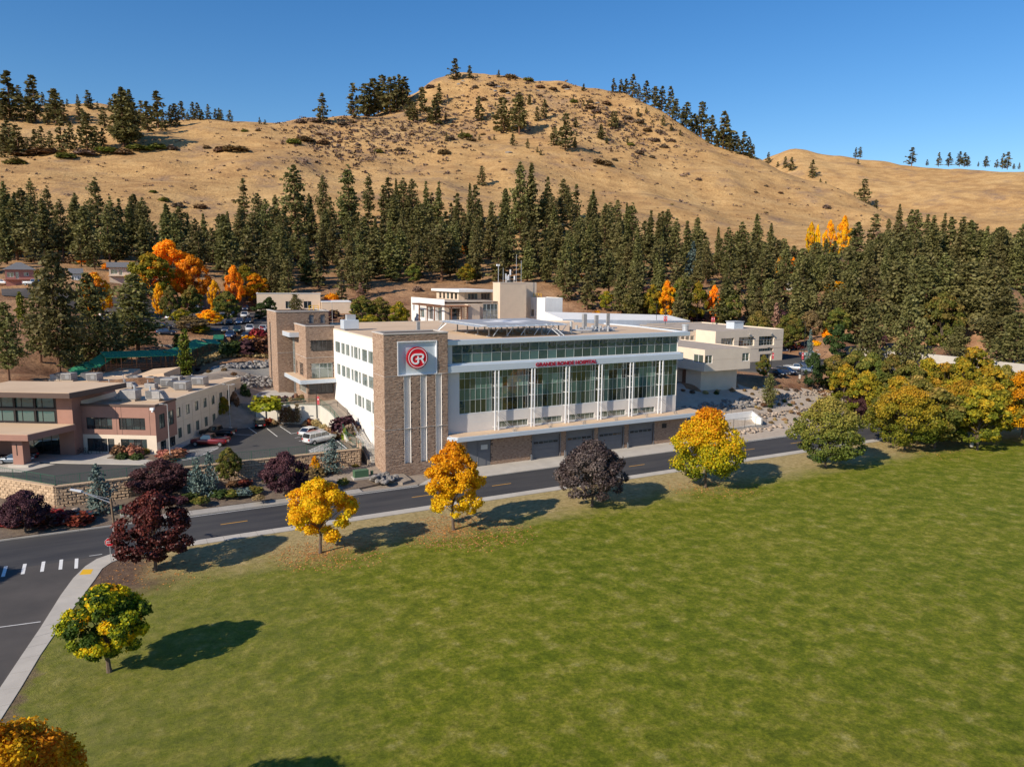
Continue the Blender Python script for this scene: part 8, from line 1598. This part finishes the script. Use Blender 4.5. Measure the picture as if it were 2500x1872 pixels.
# ================================================================ street furniture
sgp = at_z(271, 1371, .12); st_ = thing('stop_sign', 'red octagonal STOP sign on a thin pole at the street corner', 'sign', sgp, rad(24))
MB().tube((0, 0, 0), (0, 0, 2.3), .035, n=6).build('pole', MAT['silver'], st_, off=(0, 0, 0))
def ngon(r_, y, z, n=8, ph=math.pi / 8): return [(r_ * math.cos(ph + 2 * math.pi * i / n), y, z + r_ * math.sin(ph + 2 * math.pi * i / n)) for i in range(n)]
for nm, r_, y, mt_ in (('white_border', .47, -.05, 'signw'), ('sign_plate', .44, -.058, 'red')):
    m_ = MB(); a = ngon(r_, y, 2.15); b = ngon(r_, y + .02, 2.15); n = 8; m_.v = a + b; m_.f = [tuple(range(8)), tuple(reversed(range(8, 16)))] + [(i, i + 8, (i + 1) % 8 + 8, (i + 1) % 8) for i in range(8)]; m_.m = [0] * 10; m_.build(nm, MAT[mt_], st_, off=(0, 0, 0))
letters(st_, 'STOP', -.32, .32, 1.99, 2.31, -.062, 'signw', (0, 0, 0), bold=.03, thick=.01)
lpz = at_z(288, 1366, .1); lm = thing('street_lamp', 'wooden street lamp pole with a long steel arm beside the stop sign', 'street lamp', lpz)
MB().tube((0, 0, 0), (-.35, .1, 6.6), .15, .11, n=10).build('wooden_pole', MAT['wood'], lm, off=(0, 0, 0))
MB().tube((-.32, .1, 6.1), (-2.9, -.8, 7.6), .06, n=6).tube((-.33, .1, 6.5), (-2.2, -.55, 7.25), .03, n=5).build('arm', MAT['silver'], lm, off=(0, 0, 0)); MB().hexa([(-2.8, -.9, 7.5), (-2.8, -.62, 7.5), (-3.75, -.95, 7.82), (-3.75, -1.2, 7.82), (-2.8, -.9, 7.68), (-2.8, -.62, 7.68), (-3.75, -.95, 7.95), (-3.75, -1.2, 7.95)]).build('lamp_head', MAT['signw'], lm, off=(0, 0, 0))
MB().box(-.2, -.25, 3.2, -.02, -.12, 3.6).build('meter_box', MAT['silver'], lm, off=(0, 0, 0))
def lamp(px, ybase, ytop, label, D=None, z=None, arm=1.1, banner=False, rot=0., dark=True, twin=False):
    loc = spot(px, ybase, D, z); H_ = hgt_at(px, ytop, loc); t = thing('parking_lot_lamp', label, 'lamp post', loc, rot, 'lamp posts of the car parks'); m_ = MAT['black'] if dark else MAT['greybox']
    MB().tube((0, 0, -.2), (0, 0, H_), .09, .06, n=8).build('pole', m_, t, off=(0, 0, 0)); MB().tube((0, 0, -.2), (0, 0, .7), .28, n=10).build('base', MAT['conc'], t, off=(0, 0, 0))
    for s_ in ((-1, 1) if twin else (-1,)): MB().box(0, -.05, H_ - .08, s_ * arm, .05, H_).box(s_ * arm * .5, -.18, H_ - .02, s_ * arm, .18, H_ + .09).build('lamp_head', m_, t, off=(0, 0, 0))
    if banner:
        for s_ in ((-1, 1) if twin else (1,)):
            b = MB().box(s_ * .10, -.01, H_ - 2.7, s_ * .52, .01, H_ - 1.2).build('banner', MAT['bann'], t, off=(0, 0, 0)); disc(MB(), s_ * .31, H_ - 1.75, .0, .11, -.02, -.012, 12).build('banner_mark', MAT['signw'], b, off=(0, 0, 0))
    return t
lamp(774, 1030, 951, 'brown lamp post with a red banner before the white side wall', z=3.6, banner=True)
lamp(650, 1034, 962, 'dark lamp post in front of the pale concrete wall', z=3.1)
lamp(563, 1052, 938, 'lamp post between the upright trees and the parked pickup', z=3.0, dark=False, twin=True)
lamp(416, 1122, 986, 'lamp post at the cream corner of the medical building', z=3.05, dark=False)
lamp(1882, 905, 849, 'lamp post with a red banner behind the cantilevered building', z=7.5, banner=True); lamp(1953, 922, 848, 'lamp post with a red banner before the silver pickup', z=7.5, banner=True)
lamp(1964, 838, 786, 'bare tall pole at the foot of the sandy slope', D=215); lamp(2260, 885, 827, 'lamp post with two heads before the long wall', z=7.5, twin=True); lamp(2192, 880, 808, 'lamp post behind the maple group', z=7.5); lamp(2096, 872, 828, 'lamp post left of the long wall', z=7.5); lamp(2427, 885, 838, 'banner lamp post before the right end of the long wall', z=7.5, banner=True)
lamp(1624, 800, 762, 'lamp post with twin red banners behind the white roof block', D=225, twin=True, banner=True); lamp(1740, 800, 764, 'second lamp post with twin red banners behind the roofs', D=232, twin=True, banner=True); lamp(1602, 796, 742, 'bare lamp pole behind the white roof block', D=228)
lamp(508, 790, 724, 'lamp post among the trees of the upper car park', D=222); lamp(812, 800, 738, 'grey lamp post before the clinic low wing', D=222, dark=False)
# green cabinets
def cabinet(px, py, z, sx_, sy_, sz_, label, pad=True, rot=BETA):
    t = thing('utility_cabinet', label, 'utility box', at_z(px, py, z), rot); MB().box(-sx_ / 2, -sy_ / 2, .12, sx_ / 2, sy_ / 2, sz_).build('cabinet', MAT['greenbx'], t, off=(0, 0, 0), bevel=.03)
    if pad: MB().box(-sx_ * .6, -sy_ * .8, -.2, sx_ * .6, sy_ * .8, .12).build('concrete_pad', MAT['conc'], t, off=(0, 0, 0))
cabinet(881, 1165, .55, 2.1, 1.0, 1.15, 'long green transformer cabinet on a pale slab left of the boulder pile')
t = thing('utility_pillar', 'small round green pillar between the green cabinet and the boulders', 'utility box', at_z(908, 1163, .5)); MB().tube((0, 0, -.1), (0, 0, .9), .22, n=12).build('pillar', MAT['greenbx'], t, off=(0, 0, 0))
cabinet(305, 1256, .45, .9, .55, .35, 'low green box on the planting bank above the lamp pole'); cabinet(318, 1252, .45, .6, .5, .4, 'second low green box beside the round green pillar', False)
t = thing('utility_pillar', 'round green pillar beside the low green boxes on the bank', 'utility box', at_z(298, 1252, .45)); MB().tube((0, 0, -.1), (0, 0, .95), .24, n=12).build('pillar', MAT['greenbx'], t, off=(0, 0, 0))
t = thing('trash_can', 'grey litter bin under the right maples on the lawn', 'bin', at_z(2371, 1090, .1)); MB().tube((0, 0, 0), (0, 0, .95), .32, n=14).build('bin_body', MAT['greybox'], t, off=(0, 0, 0)); MB().tube((0, 0, .95), (0, 0, 1.05), .36, n=14).build('lid', MAT['coping'], t, off=(0, 0, 0))
t = thing('trash_can', 'brown litter bin on the gravel terrace before the stone block', 'bin', at_z(723, 973, 6.95)); MB().tube((0, 0, 0), (0, 0, .95), .3, n=12).build('bin_body', MAT['rust'], t, off=(0, 0, 0))
# bicycle racks and bicycles by the medical entrance
zap = lambda x, y: (x / 6.133, 900 + y / 6.133)
for i, x in enumerate((1345, 1470, 1520)):
    t = thing('bicycle_rack', '%s black hoop bicycle rack at the medical entrance wall' % ('left', 'middle', 'right')[i], 'bicycle rack', at_z(*zap(x, 1268), 3.14), 0, 'bicycle racks'); MB().tube((0, -.35, 0), (0, -.35, .85), .03, n=6).tube((0, .35, 0), (0, .35, .85), .03, n=6).tube((0, -.35, .85), (0, .35, .85), .03, n=6).build('hoop', MAT['black'], t, off=(0, 0, 0))
for i, (x, y) in enumerate(((1225, 1280), (1300, 1275))):
    t = thing('bicycle', '%s dark bicycle leaning by the brown entrance hall wall' % ('left', 'right')[i], 'bicycle', at_z(*zap(x, y), 3.14), rad(8 - 14 * i), 'bicycles')
    for xx in (-.52, .52):
        m_ = MB(); P8 = [(xx + .33 * math.cos(a_), 0, .34 + .33 * math.sin(a_)) for a_ in np.linspace(0, 2 * math.pi, 15)]; [m_.tube(p, q, .022, n=4) for p, q in zip(P8, P8[1:])]; m_.build('wheel', MAT['tyre'], t, off=(0, 0, 0))
    MB().tube((-.52, 0, .34), (-.1, 0, .34), .02, n=4).tube((-.52, 0, .34), (-.2, 0, .82), .02, n=4).tube((-.2, 0, .9), (-.1, 0, .3), .02, n=4).tube((-.1, 0, .3), (.35, 0, .8), .02, n=4).tube((-.2, 0, .8), (.35, 0, .8), .02, n=4).tube((.52, 0, .34), (.33, 0, .95), .02, n=4).build('frame', MAT['dkframe'] if 'dkframe' in MAT else MAT['black'], t, off=(0, 0, 0))
    MB().box(-.32, -.06, .9, -.1, .06, .95).build('saddle', MAT['black'], t, off=(0, 0, 0)); MB().tube((.33, -.25, .98), (.33, .25, .98), .02, n=4).build('handlebar', MAT['black'], t, off=(0, 0, 0))
